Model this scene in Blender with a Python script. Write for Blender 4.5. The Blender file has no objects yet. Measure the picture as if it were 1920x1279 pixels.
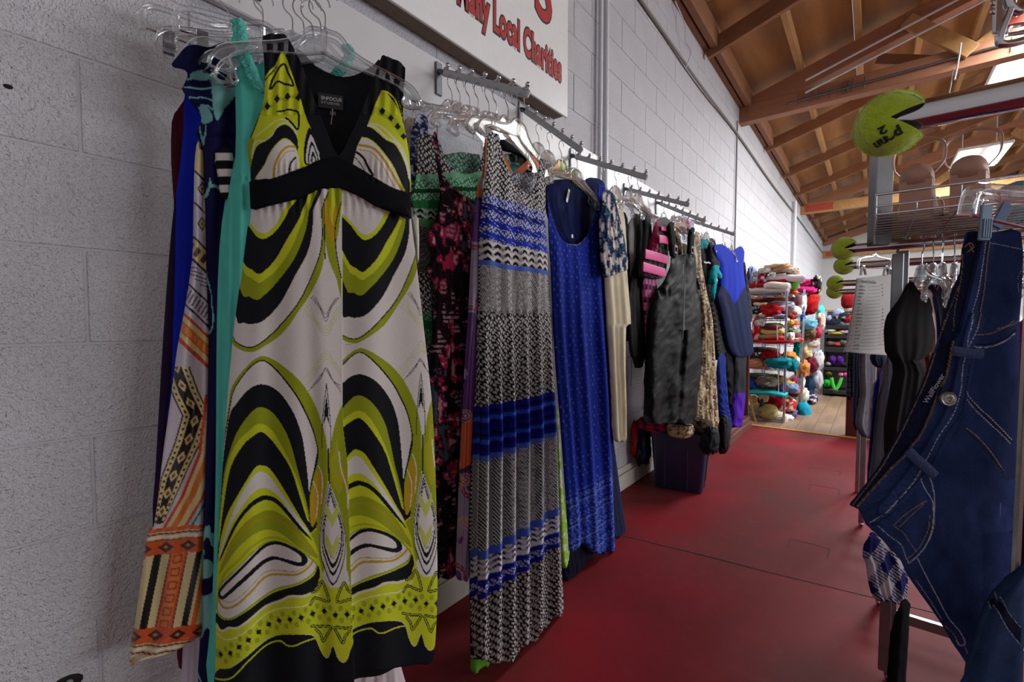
import bpy, bmesh, math, random
import numpy as np
from mathutils import Vector, Matrix, Euler
R = random.Random(7)
SC = bpy.context.scene
COL = SC.collection

# ------------------------------------------------------------------ camera, world, lights, exposure
FPX = 853.0
YAW = math.radians(38.4); PIT = math.atan(35.5 / FPX)
CAM = Vector((1.336, 0.0, 1.155))
FW = Vector((-math.sin(YAW) * math.cos(PIT), math.cos(YAW) * math.cos(PIT), -math.sin(PIT)))
RT = Vector((math.cos(YAW), math.sin(YAW), 0.0))
UP = RT.cross(FW)
cd = bpy.data.cameras.new('camera'); cam = bpy.data.objects.new('camera', cd); COL.objects.link(cam)
cd.sensor_width = 36.0; cd.lens = 36.0 * FPX / 1920.0; cd.clip_start = 0.02; cd.clip_end = 100
cam.matrix_world = Matrix(((RT.x, UP.x, -FW.x, CAM.x), (RT.y, UP.y, -FW.y, CAM.y), (RT.z, UP.z, -FW.z, CAM.z), (0, 0, 0, 1)))
SC.camera = cam
SC.view_settings.view_transform = 'Standard'; SC.view_settings.look = 'None'
SC.view_settings.gamma = 1.0; SC.view_settings.use_curve_mapping = False
SC.view_settings.exposure = 0.5
w = bpy.data.worlds.new('world'); SC.world = w; w.use_nodes = True
w.node_tree.nodes['Background'].inputs[0].default_value = (0.92, 0.95, 1.0, 1)
w.node_tree.nodes['Background'].inputs[1].default_value = 0.35
FIX = [(2.65, 10.9), (2.6, 7.55), (2.6, 6.2), (2.6, 14.2), (2.6, 3.2), (6.2, 2.5), (6.2, 7.0), (6.2, 11.5)]
for i, (fx, fy) in enumerate(FIX):
    ld = bpy.data.lights.new('tube_light', 'AREA'); ld.shape = 'RECTANGLE'; ld.size = 0.55; ld.size_y = 1.2
    ld.energy = (125, 115, 85, 125, 8, 10, 40, 40)[i]; ld.color = (.95, .98, 1.0)
    lo = bpy.data.objects.new('tube_light', ld); COL.objects.link(lo); lo.location = (fx, fy, 3.84)

ld = bpy.data.lights.new('side_fill_light', 'AREA'); ld.shape = 'RECTANGLE'; ld.size = 2.7; ld.size_y = 12.0; ld.energy = 690; ld.color = (.90, .95, 1.0)  # added fill light out of view on the right, brightens left wall and dresses
lo = bpy.data.objects.new('side_fill_light', ld); COL.objects.link(lo); lo.location = (12.95, 9.0, 2.4); lo.rotation_euler = (0, math.radians(90), 0)

# ------------------------------------------------------------------ helpers
def ray(px, py): return FW + RT * ((px - 960.0) / FPX) + UP * ((639.5 - py) / FPX)
def at_ax(px, py, ax, v):
    r = ray(px, py); t = (v - CAM[ax]) / r[ax]; return CAM + r * t
def at_d(px, py, d): return CAM + ray(px, py) * d
def lin(c):
    return tuple(((v / 255.0) / 12.92 if v / 255.0 <= 0.04045 else ((v / 255.0 + 0.055) / 1.055) ** 2.4) for v in c)
def nlin(a):
    a = np.asarray(a, float) / 255.0
    return np.where(a <= 0.04045, a / 12.92, ((a + 0.055) / 1.055) ** 2.4)

MATS = {}
def mat(name, col, rough=0.6, metal=0.0, noise=0.0, nscale=30.0, bump=0.0, bscale=200.0, spec=0.5, emit=None, estr=0.0, attr=False, sheen=0.0, coat=0.0, stretch=None, c2=None):
    if name in MATS: return MATS[name]
    m = bpy.data.materials.new(name); m.use_nodes = True; MATS[name] = m
    nt = m.node_tree; b = nt.nodes['Principled BSDF']; L = nt.links.new
    c = lin(col) if col else (0.5, 0.5, 0.5)
    b.inputs['Roughness'].default_value = rough; b.inputs['Metallic'].default_value = metal
    b.inputs['Specular IOR Level'].default_value = spec
    if sheen: b.inputs['Sheen Weight'].default_value = sheen
    if coat: b.inputs['Coat Weight'].default_value = coat; b.inputs['Coat Roughness'].default_value = 0.15
    tc = nt.nodes.new('ShaderNodeTexCoord'); mp = nt.nodes.new('ShaderNodeMapping'); L(tc.outputs['Object'], mp.inputs[0])
    if stretch: mp.inputs['Scale'].default_value = stretch
    nz = nt.nodes.new('ShaderNodeTexNoise'); nz.inputs['Scale'].default_value = nscale; nz.inputs['Detail'].default_value = 5
    L(mp.outputs[0], nz.inputs['Vector'])
    mx = nt.nodes.new('ShaderNodeMix'); mx.data_type = 'RGBA'
    if attr:
        at = nt.nodes.new('ShaderNodeAttribute'); at.attribute_name = 'Col'
        mu = nt.nodes.new('ShaderNodeMix'); mu.data_type = 'RGBA'; mu.blend_type = 'MULTIPLY'; mu.inputs[0].default_value = 1.0
        rg = nt.nodes.new('ShaderNodeMapRange'); rg.inputs[1].default_value = 0.25; rg.inputs[2].default_value = 0.75
        rg.inputs[3].default_value = 1 - noise; rg.inputs[4].default_value = 1 + noise
        L(nz.outputs[0], rg.inputs[0]); L(at.outputs['Color'], mu.inputs[6]); L(rg.outputs[0], mu.inputs[7]); L(mu.outputs[2], b.inputs['Base Color'])
    else:
        rg = nt.nodes.new('ShaderNodeMapRange'); rg.inputs[1].default_value = 0.3; rg.inputs[2].default_value = 0.7
        L(nz.outputs[0], rg.inputs[0]); L(rg.outputs[0], mx.inputs[0])
        if c2: ca, cb = c, lin(c2)
        else: ca = tuple(v * (1 - noise) for v in c); cb = tuple(min(1, v * (1 + noise)) for v in c)
        mx.inputs[6].default_value = (*ca, 1); mx.inputs[7].default_value = (*cb, 1); L(mx.outputs[2], b.inputs['Base Color'])
    if bump:
        n2 = nt.nodes.new('ShaderNodeTexNoise'); n2.inputs['Scale'].default_value = bscale; n2.inputs['Detail'].default_value = 3
        L(mp.outputs[0], n2.inputs['Vector'])
        bp = nt.nodes.new('ShaderNodeBump'); bp.inputs['Strength'].default_value = min(1.0, bump); bp.inputs['Distance'].default_value = 0.004
        L(n2.outputs[0], bp.inputs['Height']); L(bp.outputs[0], b.inputs['Normal'])
    if emit: b.inputs['Emission Color'].default_value = (*lin(emit), 1); b.inputs['Emission Strength'].default_value = estr
    return m
def clear_mat(name, tint=(245, 248, 250), gl=0.55, rough=0.06):
    if name in MATS: return MATS[name]
    m = bpy.data.materials.new(name); m.use_nodes = True; MATS[name] = m; nt = m.node_tree; nt.nodes.clear(); L = nt.links.new
    o = nt.nodes.new('ShaderNodeOutputMaterial'); t = nt.nodes.new('ShaderNodeBsdfTransparent'); t.inputs[0].default_value = (*lin(tint), 1)
    g = nt.nodes.new('ShaderNodeBsdfGlossy'); g.inputs['Roughness'].default_value = rough; g.inputs[0].default_value = (1, 1, 1, 1)
    lw = nt.nodes.new('ShaderNodeLayerWeight'); lw.inputs[0].default_value = gl
    df = nt.nodes.new('ShaderNodeBsdfDiffuse'); df.inputs[0].default_value = (.75, .78, .8, 1)
    m1 = nt.nodes.new('ShaderNodeMixShader'); m2 = nt.nodes.new('ShaderNodeMixShader'); m1.inputs[0].default_value = 0.10
    L(t.outputs[0], m1.inputs[1]); L(df.outputs[0], m1.inputs[2]); L(lw.outputs['Facing'], m2.inputs[0]); L(m1.outputs[0], m2.inputs[1]); L(g.outputs[0], m2.inputs[2])
    L(m2.outputs[0], o.inputs[0]); return m
CHROME = mat('chrome', (205, 207, 212), 0.16, 1.0, noise=.05, nscale=8)
STEEL = mat('brushed_steel', (150, 152, 156), 0.34, 1.0, noise=.1, nscale=20)
DARKST = mat('dull_steel', (120, 122, 126), 0.4, 0.9, noise=.15, nscale=40)
CLEAR = clear_mat('clear_plastic')
CLEARG = clear_mat('green_clear_plastic', (205, 235, 195), .5)
MILKY = clear_mat('cloudy_plastic', (215, 215, 210), .5, .25)
CLOTH = mat('printed_cloth', None, .85, noise=.08, nscale=600, bump=.12, bscale=900, attr=True, sheen=.0, spec=.08)
CRINKLE = mat('crinkle_chiffon', None, .75, noise=.07, nscale=500, bump=.25, bscale=260, attr=True, sheen=.0, spec=.15, stretch=(.35, .35, 3.0))
SATIN = mat('printed_satin', None, .32, noise=.03, nscale=300, bump=.03, bscale=40, attr=True, sheen=.02, spec=.5)
NYLON = mat('nylon_shell', None, .6, noise=.08, nscale=200, bump=.35, bscale=60, attr=True, spec=.14)
DENIM = mat('denim_cloth', None, .95, noise=.34, nscale=1100, bump=.3, bscale=1300, attr=True, spec=.05)

def props(o, label=None, cat=None, group=None, kind=None):
    if label: o['label'] = label
    if cat: o['category'] = cat
    if group: o['group'] = group
    if kind: o['kind'] = kind
    return o
def setpar(o, parent):
    if parent is not None:
        o.parent = parent; o.matrix_parent_inverse = Matrix.Translation(-parent['_o'].copy() if False else -Vector(parent.get('origin_', (0, 0, 0))))
def link(name, me, parent=None, loc=(0, 0, 0)):
    o = bpy.data.objects.new(name, me); COL.objects.link(o); o.location = loc; WLOC[o.name] = Vector(loc)
    if parent is not None:
        o.parent = parent; o.location = Vector(loc) - WLOC[parent.name]
    return o
WLOC = {}
def empty(name, loc, label=None, cat=None, group=None, kind=None, parent=None):
    o = link(name, None, parent, loc); o.empty_display_size = .05
    return props(o, label, cat, group, kind)
def mesh_np(name, V, F, m, parent=None, smooth=True, col=None, base=True):
    """V (n,3) world coordinates, F list/array of faces; origin goes to the bottom centre"""
    V = np.asarray(V, float)
    org = Vector(((V[:, 0].min() + V[:, 0].max()) / 2, (V[:, 1].min() + V[:, 1].max()) / 2, V[:, 2].min()))
    me = bpy.data.meshes.new(name)
    if isinstance(F, np.ndarray):
        n = len(F); k = F.shape[1]
        me.vertices.add(len(V)); me.vertices.foreach_set('co', (V - np.array(org)).astype(np.float32).ravel())
        me.loops.add(n * k); me.loops.foreach_set('vertex_index', F.astype(np.int32).ravel())
        me.polygons.add(n); me.polygons.foreach_set('loop_start', (np.arange(n) * k).astype(np.int32))
        me.update(calc_edges=True); me.validate()
    else:
        me.from_pydata((V - np.array(org)).tolist(), [], F)
    if smooth: me.polygons.foreach_set('use_smooth', np.ones(len(me.polygons), bool))
    if col is not None:
        a = me.color_attributes.new('Col', 'FLOAT_COLOR', 'POINT')
        c = np.ones((len(V), 4), np.float32); c[:, :3] = col; a.data.foreach_set('color', c.ravel())
    me.materials.append(m); me.update()
    return link(name, me, parent, org)

class MB:
    """collects boxes, tubes, lathes ... and links them as ONE mesh object (world coordinates)"""
    def __init__(s): s.v = []; s.f = []
    def add(s, v, f):
        n = len(s.v); s.v += [tuple(p) for p in v]; s.f += [tuple(i + n for i in q) for q in f]; return s
    def box(s, c, sz, rz=0.0, M=None, bev=0.0):
        hx, hy, hz = sz[0] / 2, sz[1] / 2, sz[2] / 2
        m = M or (Matrix.Translation(c) @ Matrix.Rotation(rz, 4, 'Z'))
        if bev <= 0:
            v = [m @ Vector((x, y, z)) for x in (-hx, hx) for y in (-hy, hy) for z in (-hz, hz)]
            f = [(0, 1, 3, 2), (4, 6, 7, 5), (0, 4, 5, 1), (2, 3, 7, 6), (0, 2, 6, 4), (1, 5, 7, 3)]
            return s.add(v, f)
        b = bev; pts = []; idx = {}
        for sx in (-1, 1):
            for sy in (-1, 1):
                for sz_ in (-1, 1):
                    for k in range(3):
                        p = [sx * hx, sy * hy, sz_ * hz]
                        for j in range(3):
                            if j != k: p[j] -= (sx, sy, sz_)[j] * b
                        idx[(sx, sy, sz_, k)] = len(pts); pts.append(m @ Vector(p))
        f = []
        for k in range(3):
            a, c2 = [j for j in range(3) if j != k]
            for sg in (-1, 1):
                q = []
                for (u, v_) in ((-1, -1), (1, -1), (1, 1), (-1, 1)):
                    t = [0, 0, 0]; t[k] = sg; t[a] = u; t[c2] = v_; q.append(idx[(*t, k)])
                f.append(tuple(q))
                # edge quads
            for u in (-1, 1):
                for v_ in (-1, 1):
                    q = []
                    for (kk, ss) in ((a, -1), (a, 1), (c2, 1), (c2, -1)):
                        t = [0, 0, 0]; t[a] = u; t[c2] = v_; t[k] = ss; q.append(idx[(*t, kk)])
                    f.append(tuple(q))
        for sx in (-1, 1):
            for sy in (-1, 1):
                for sz_ in (-1, 1): f.append(tuple(idx[(sx, sy, sz_, k)] for k in range(3)))
        return s.add(pts, f)
    def tube(s, pts, r, n=8, caps=True, sq=(1, 1), up=None):
        pts = [Vector(p) for p in pts]; rs = r if isinstance(r, (list, tuple)) else [r] * len(pts)
        prev = None; rings = []
        for i, p in enumerate(pts):
            d = (pts[min(i + 1, len(pts) - 1)] - pts[max(i - 1, 0)])
            d = d.normalized() if d.length > 1e-9 else Vector((0, 0, 1))
            if prev is None:
                a = Vector(up) if up is not None else (Vector((0, 0, 1)) if abs(d.z) < .9 else Vector((1, 0, 0)))
            else: a = prev
            a = (a - d * a.dot(d)); a = a.normalized() if a.length > 1e-6 else d.orthogonal().normalized()
            b = d.cross(a); prev = a
            rings.append([p + a * math.cos(2 * math.pi * k / n) * rs[i] * sq[0] + b * math.sin(2 * math.pi * k / n) * rs[i] * sq[1] for k in range(n)])
        v = [q for rg in rings for q in rg]; f = []
        for i in range(len(pts) - 1):
            for k in range(n): f.append((i * n + k, i * n + (k + 1) % n, (i + 1) * n + (k + 1) % n, (i + 1) * n + k))
        if caps: f.append(tuple(range(n))[::-1]); f.append(tuple((len(pts) - 1) * n + k for k in range(n)))
        return s.add(v, f)
    def ball(s, c, r, n=12, sc=(1, 1, 1)):
        c = Vector(c); v = []; f = []
        h = max(4, n // 2)
        for i in range(h + 1):
            th = math.pi * i / h
            for k in range(n):
                ph = 2 * math.pi * k / n
                v.append(c + Vector((r * sc[0] * math.sin(th) * math.cos(ph), r * sc[1] * math.sin(th) * math.sin(ph), r * sc[2] * math.cos(th))))
        for i in range(h):
            for k in range(n): f.append((i * n + k, (i + 1) * n + k, (i + 1) * n + (k + 1) % n, i * n + (k + 1) % n))
        return s.add(v, f)
    def prism(s, poly, a, b, M=None):
        """2D polygon in local XY extruded local z a..b"""
        m = M or Matrix.Identity(4); n = len(poly)
        v = [m @ Vector((p[0], p[1], a)) for p in poly] + [m @ Vector((p[0], p[1], b)) for p in poly]
        f = [tuple(range(n))[::-1], tuple(range(n, 2 * n))] + [(i, (i + 1) % n, n + (i + 1) % n, n + i) for i in range(n)]
        return s.add(v, f)
    def build(s, name, m, parent=None, smooth=False):
        o = mesh_np(name, np.array([tuple(p) for p in s.v]), s.f, m, parent, smooth)
        if smooth:
            try:
                o.data.set_sharp_from_angle(angle=math.radians(40))
            except Exception: pass
        return o
def crv(pts, k=6):
    P = [Vector(p) for p in pts]; out = []
    for i in range(len(P) - 1):
        a, b, c, d = P[max(i - 1, 0)], P[i], P[i + 1], P[min(i + 2, len(P) - 1)]
        for j in range(k):
            t = j / k; out.append(0.5 * ((2 * b) + (c - a) * t + (2 * a - 5 * b + 4 * c - d) * t * t + (3 * b - a - 3 * c + d) * t ** 3))
    out.append(P[-1]); return out
def smooth_poly(poly, k=4):
    P = [np.array(p, float) for p in poly]; n = len(P); out = []
    for i in range(n):
        a, b, c, d = P[i - 1], P[i], P[(i + 1) % n], P[(i + 2) % n]
        for j in range(k):
            t = j / k; out.append(0.5 * ((2 * b) + (c - a) * t + (2 * a - 5 * b + 4 * c - d) * t * t + (3 * b - a - 3 * c + d) * t ** 3))
    return np.array(out)
def smooth_line(pts, k=5):
    return np.array([(p.x, p.y) for p in crv([(a, b, 0) for a, b in pts], k)])
def pip(poly, X, Y):
    poly = np.asarray(poly, float); ins = np.zeros(X.shape, bool)
    bb = (X >= poly[:, 0].min()) & (X <= poly[:, 0].max()) & (Y >= poly[:, 1].min()) & (Y <= poly[:, 1].max())
    if not bb.any(): return ins
    x = X[bb]; y = Y[bb]; r = np.zeros(x.shape, bool); n = len(poly)
    for i in range(n):
        x1, y1 = poly[i]; x2, y2 = poly[(i + 1) % n]
        if y1 == y2: continue
        r ^= ((y1 > y) != (y2 > y)) & (x < (x2 - x1) * (y - y1) / (y2 - y1) + x1)
    ins[bb] = r; return ins
def dline(pts, X, Y, wd):
    """points closer than wd to the polyline"""
    pts = np.asarray(pts, float); out = np.zeros(X.shape, bool)
    for (a, b) in zip(pts[:-1], pts[1:]):
        bb = (X > min(a[0], b[0]) - wd) & (X < max(a[0], b[0]) + wd) & (Y > min(a[1], b[1]) - wd) & (Y < max(a[1], b[1]) + wd)
        if not bb.any(): continue
        x = X[bb]; y = Y[bb]; d = b - a; L2 = max(1e-9, d.dot(d)); t = np.clip(((x - a[0]) * d[0] + (y - a[1]) * d[1]) / L2, 0, 1)
        o = (x - a[0] - t * d[0]) ** 2 + (y - a[1] - t * d[1]) ** 2 < wd * wd
        out[bb] |= o
    return out
_RT = np.random.RandomState(3).rand(256, 256)
def vnoise(x, y):
    xi = np.floor(x).astype(int); yi = np.floor(y).astype(int); fx = x - xi; fy = y - yi
    fx = fx * fx * (3 - 2 * fx); fy = fy * fy * (3 - 2 * fy); g = lambda a, b: _RT[a % 256, b % 256]
    return (g(xi, yi) * (1 - fx) + g(xi + 1, yi) * fx) * (1 - fy) + (g(xi, yi + 1) * (1 - fx) + g(xi + 1, yi + 1) * fx) * fy
def fbm(x, y, o=3):
    s = 0; a = .5; t = 0
    for i in range(o): s = s + a * vnoise(x * 2 ** i + 17 * i, y * 2 ** i + 5 * i); t += a; a *= .5
    return s / t
def tri(x): return np.abs((x % 1.0) * 2 - 1)
def blend(c, m, col):
    c[m] = nlin(col); return c
def solid(col, var=0.0):
    def f(X, Y, S, Z):
        c = np.tile(nlin(col), (len(X), 1))
        if var: c *= (1 + var * (fbm(S * 40, Z * 20) - .5) * 2)[:, None]
        return c
    return f
def std_disp(amp=.012, k=5, ph=0.0, top=None, seed=1, drift=.6):
    def f(u, v, X, Y, S, Z, amp=amp):
        W_ = float(np.median([S[(Y >= a) & (Y < a + 8)].max() - S[(Y >= a) & (Y < a + 8)].min() for a in np.linspace(Y.min(), Y.max() - 8, 7) if ((Y >= a) & (Y < a + 8)).any()]))
        amp = min(amp, .085 * W_ / k)
        r = np.clip(v * 2.2, .15, 1.0)
        w_ = (u + .05 * np.sin(3 * v + seed)) * k + ph
        d = amp * r * (np.sin(2 * np.pi * w_ + drift * v) + .45 * np.sin(2 * np.pi * w_ * 2.3 + seed * 1.7 + v))
        d += amp * .5 * (fbm(u * 4 + seed * 3, v * 5 + seed) - .5)
        return d
    return f
ROOT_COUNT = [0]
def cloth(name, poly, plane, color, parent=None, mat_=None, step=3.0, disp=None, thick=.02, round_=.03, sm=3, off=0.0, tilt=0.0, only_front=False):
    """A cloth panel: outline given in photo pixels is cast onto the vertical plane the garment really hangs in
    (plane = ((x, y), heading)), then folded, rounded and given a back sheet and thickness."""
    poly = smooth_poly(poly, sm) if sm > 1 else np.asarray(poly, float)
    (x0, y0), hd = plane
    D = Vector((math.cos(hd), math.sin(hd), 0)); N = Vector((D.y, -D.x, 0))
    if N.dot(CAM - Vector((x0, y0, CAM.z))) < 0: N = -N
    P0 = Vector((x0, y0, 0)) + N * off
    xs = np.arange(poly[:, 0].min() - step * .5, poly[:, 0].max() + step * 1.5, step); ys = np.arange(poly[:, 1].min() - step * .5, poly[:, 1].max() + step * 1.5, step)
    GX, GY = np.meshgrid(xs, ys); ny, nx = GX.shape
    cx = (GX[:-1, :-1] + step / 2); cy = (GY[:-1, :-1] + step / 2)
    ins = pip(poly, cx, cy); ii, jj = np.nonzero(ins)
    q = np.stack([ii * nx + jj, (ii + 1) * nx + jj, (ii + 1) * nx + jj + 1, ii * nx + jj + 1], 1)
    used = np.unique(q); remap = -np.ones(nx * ny, int); remap[used] = np.arange(len(used)); q = remap[q]
    X = GX.ravel()[used].copy(); Y = GY.ravel()[used].copy()
    e = np.concatenate([q[:, [0, 1]], q[:, [1, 2]], q[:, [2, 3]], q[:, [3, 0]]]); es = np.sort(e, 1)
    key = es[:, 0].astype(np.int64) * len(used) + es[:, 1]; uk, inv, cnt = np.unique(key, return_inverse=True, return_counts=True)
    be = e[cnt[inv] == 1]; bv = np.unique(be)
    bx = X[bv]; by = Y[bv]; best = np.full(len(bv), 1e9); nxx = bx.copy(); nyy = by.copy()
    for i in range(len(poly)):
        a = poly[i]; b = poly[(i + 1) % len(poly)]; d = b - a; L2 = d.dot(d)
        if L2 < 1e-9: continue
        t = np.clip(((bx - a[0]) * d[0] + (by - a[1]) * d[1]) / L2, 0, 1); qx = a[0] + t * d[0]; qy = a[1] + t * d[1]
        dd = (bx - qx) ** 2 + (by - qy) ** 2; mk = dd < best; best[mk] = dd[mk]; nxx[mk] = qx[mk]; nyy[mk] = qy[mk]
    ok = best < (step * 1.6) ** 2; X[bv[ok]] = nxx[ok]; Y[bv[ok]] = nyy[ok]
    # row-wise u and v
    rows = used // nx; mn = np.full(ny, 1e9); mxx = np.full(ny, -1e9); np.minimum.at(mn, rows, X); np.maximum.at(mxx, rows, X)
    u = (X - mn[rows]) / np.maximum(1e-6, (mxx - mn)[rows]); v = (Y - Y.min()) / (Y.max() - Y.min())
    fw = np.array(FW); rt = np.array(RT); up = np.array(UP); C = np.array(CAM); n_ = np.array(N)
    rays = fw[None] + rt[None] * ((X - 960) / FPX)[:, None] + up[None] * ((639.5 - Y) / FPX)[:, None]
    def cast(extra):
        t = ((np.array(P0) - C) @ n_ + extra) / (rays @ n_); return C[None] + rays * t[:, None]
    W = cast(0.0); S = (W - np.array(P0)) @ np.array(D); Z = W[:, 2]
    dsp = disp(u, v, X, Y, S, Z) if disp is not None else 0 * u
    edge0 = np.abs(2 * u - 1) ** 5; edge = edge0 * np.clip((v - .07) * 9, 0, 1)
    wd = (mxx - mn)[rows] ; frnt = dsp - round_ * edge + tilt * v
    F3 = cast(frnt * 0.55); F3 = F3 + n_[None] * (frnt * .45)[:, None]
    c = color(X, Y, S, Z)
    if only_front: return mesh_np(name, F3, q[:, ::-1], mat_ or CLOTH, parent, True, c)
    B3 = F3 - n_[None] * (thick * (1 - .85 * edge0) * np.clip((v - .16) * 5, .05, 1) + .002)[:, None] 
    nV = len(F3); quads = np.concatenate([q, q[:, ::-1] + nV, np.stack([be[:, 1], be[:, 0], be[:, 0] + nV, be[:, 1] + nV], 1)])
    if True: quads = quads
    return mesh_np(name, np.concatenate([F3, B3]), quads, mat_ or CLOTH, parent, True, np.concatenate([c, c]))
def text_obj(name, s, size, M, m, parent=None, ext=.0004, offset=0.0, sx=1.0, align='LEFT', fn=None, spacing=1.0):
    cu = bpy.data.curves.new(name, 'FONT'); cu.body = s; cu.size = size; cu.extrude = ext; cu.offset = offset; cu.align_x = align; cu.space_character = spacing
    cu.resolution_u = 4
    to = bpy.data.objects.new('tmp_text', cu); COL.objects.link(to); dg = bpy.context.evaluated_depsgraph_get(); dg.update()
    me = bpy.data.meshes.new_from_object(to.evaluated_get(dg)); bpy.data.objects.remove(to)
    V = [Vector((v.co.x * sx, v.co.y, v.co.z)) for v in me.vertices]; F = [tuple(p.vertices) for p in me.polygons]
    V = [(fn(v) if fn else M @ v) for v in V]
    return mesh_np(name, np.array([tuple(v) for v in V]), F, m, parent, False)
def copy_tree(o, parent=None, **kw):
    c = o.copy(); COL.objects.link(c); WLOC[c.name] = WLOC.get(o.name, Vector())
    if parent is not None: c.parent = parent
    for ch in list(o.children): copy_tree(ch, c)
    return c
# ------------------------------------------------------------------ structure
WH = 3.78; YE = 18.0
def st(o, kind='structure'): o['kind'] = kind; return o
WALLP = mat('painted_block', (205, 204, 209), .33, noise=.05, nscale=3, bump=1.0, bscale=230, spec=.6)
def wall_stain(m):
    nt = m.node_tree
    for n_ in nt.nodes:
        if n_.type == 'BUMP': n_.inputs['Distance'].default_value = .007
    nt = m.node_tree; L = nt.links.new; b = nt.nodes['Principled BSDF']
    src = b.inputs['Base Color'].links[0].from_socket
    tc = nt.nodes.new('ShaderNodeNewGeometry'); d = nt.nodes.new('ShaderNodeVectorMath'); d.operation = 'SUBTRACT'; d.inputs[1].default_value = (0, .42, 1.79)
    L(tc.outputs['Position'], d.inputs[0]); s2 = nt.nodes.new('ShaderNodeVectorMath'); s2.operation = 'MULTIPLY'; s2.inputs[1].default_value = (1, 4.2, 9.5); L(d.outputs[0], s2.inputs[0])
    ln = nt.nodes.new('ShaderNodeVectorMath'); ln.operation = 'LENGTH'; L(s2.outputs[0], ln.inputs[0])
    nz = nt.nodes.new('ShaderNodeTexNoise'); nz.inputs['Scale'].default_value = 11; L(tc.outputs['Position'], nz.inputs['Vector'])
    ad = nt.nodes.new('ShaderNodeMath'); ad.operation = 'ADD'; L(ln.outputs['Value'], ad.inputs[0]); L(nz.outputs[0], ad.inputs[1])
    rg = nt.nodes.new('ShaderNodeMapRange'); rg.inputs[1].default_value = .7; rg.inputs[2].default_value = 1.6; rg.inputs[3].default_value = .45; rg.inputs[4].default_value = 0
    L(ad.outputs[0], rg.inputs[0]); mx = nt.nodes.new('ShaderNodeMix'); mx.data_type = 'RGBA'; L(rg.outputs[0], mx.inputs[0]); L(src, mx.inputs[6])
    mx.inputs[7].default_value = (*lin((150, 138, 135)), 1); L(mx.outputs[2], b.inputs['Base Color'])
    # two scales of relief: roller stipple and block pores
    n3 = nt.nodes.new('ShaderNodeTexNoise'); n3.inputs['Scale'].default_value = 100; n3.inputs['Detail'].default_value = 3; n3.inputs['Roughness'].default_value = .5; L(tc.outputs['Position'], n3.inputs['Vector'])
    bp = nt.nodes.new('ShaderNodeBump'); bp.inputs['Strength'].default_value = .8; bp.inputs['Distance'].default_value = .006
    old = b.inputs['Normal'].links[0].from_socket; L(old, bp.inputs['Normal']); L(n3.outputs[0], bp.inputs['Height']); L(bp.outputs[0], b.inputs['Normal'])
wall_stain(WALLP)
JOINT = mat('painted_joint', (184, 182, 186), .6, noise=.06, nscale=20, bump=.4, bscale=120)
wl = MB().box((-.0517, (YE - .8) / 2, WH / 2), (.10, YE + .8, WH)).build('wall_left', JOINT); st(wl)
def block_mesh(y0, y1, z0, z1, nm):
    g = .0030; cy = (y0 + y1) / 2; cz = (z0 + z1) / 2
    return MB().box((-.0042, cy, cz), (.012, y1 - y0 - 2 * g, z1 - z0 - 2 * g), bev=.0016)
BH = .2032; BW = .4064; Z0 = .0926
cells = []
k = -1
while Z0 + k * BH < WH:
    za = max(.0, Z0 + k * BH); zb = min(WH, Z0 + (k + 1) * BH)
    ya = .202 - (0 if (k % 2) else BW / 2) - 2 * BW
    if True:
        y = ya
        while y < YE:
            y1 = min(y + BW, YE)
            if zb - za > .03 and y1 - y > .05: cells.append((y, y1, za, zb))
            y = y + BW
    k += 1
cells.sort(key=lambda c: math.hypot(c[0] - 0 + .2, (c[2] - 1.155)))
blk = {}
for i, (y0, y1, z0, z1) in enumerate(cells[:298]):
    key = (round(y1 - y0, 3), round(z1 - z0, 3))
    if key not in blk:
        o = block_mesh(y0, y1, z0, z1, 'block').build('block', WALLP, wl); blk[key] = (o, (y0, z0))
    else:
        src, (sy, sz) = blk[key]; o = src.copy(); COL.objects.link(o); o.location = Vector(src.location) + Vector((R.uniform(-.0008, .0008), y0 - sy, z0 - sz))
rest = MB()
for (y0, y1, z0, z1) in cells[298:]:
    rest.f += block_mesh(0, 0, 0, 0, '').f and [] or []
    m_ = block_mesh(y0, y1, z0, z1, ''); rest.add(m_.v, m_.f)
ro = rest.build('block', WALLP, wl); ro['kind'] = 'stuff'
# conduit fixings, hole, peg on the near wall
HOLE = mat('dark_hole', (25, 18, 15), .9)
MB().ball((.002, at_ax(15, 163, 0, 0).y, at_ax(15, 163, 0, 0).z), .006, 10, (.4, 1.2, .8)).build('hole', HOLE, wl, True)
p = at_ax(122, 1275, 0, .0); MB().ball((.0, p.y, p.z - .01), .024, 14, (.16, 1.3, .8)).build('hole', HOLE, wl, True)
MB().ball((.008, p.y + .005, p.z - .006), .007, 10).build('anchor', mat('anchor_grey', (140, 150, 150), .5), wl, True)

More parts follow.
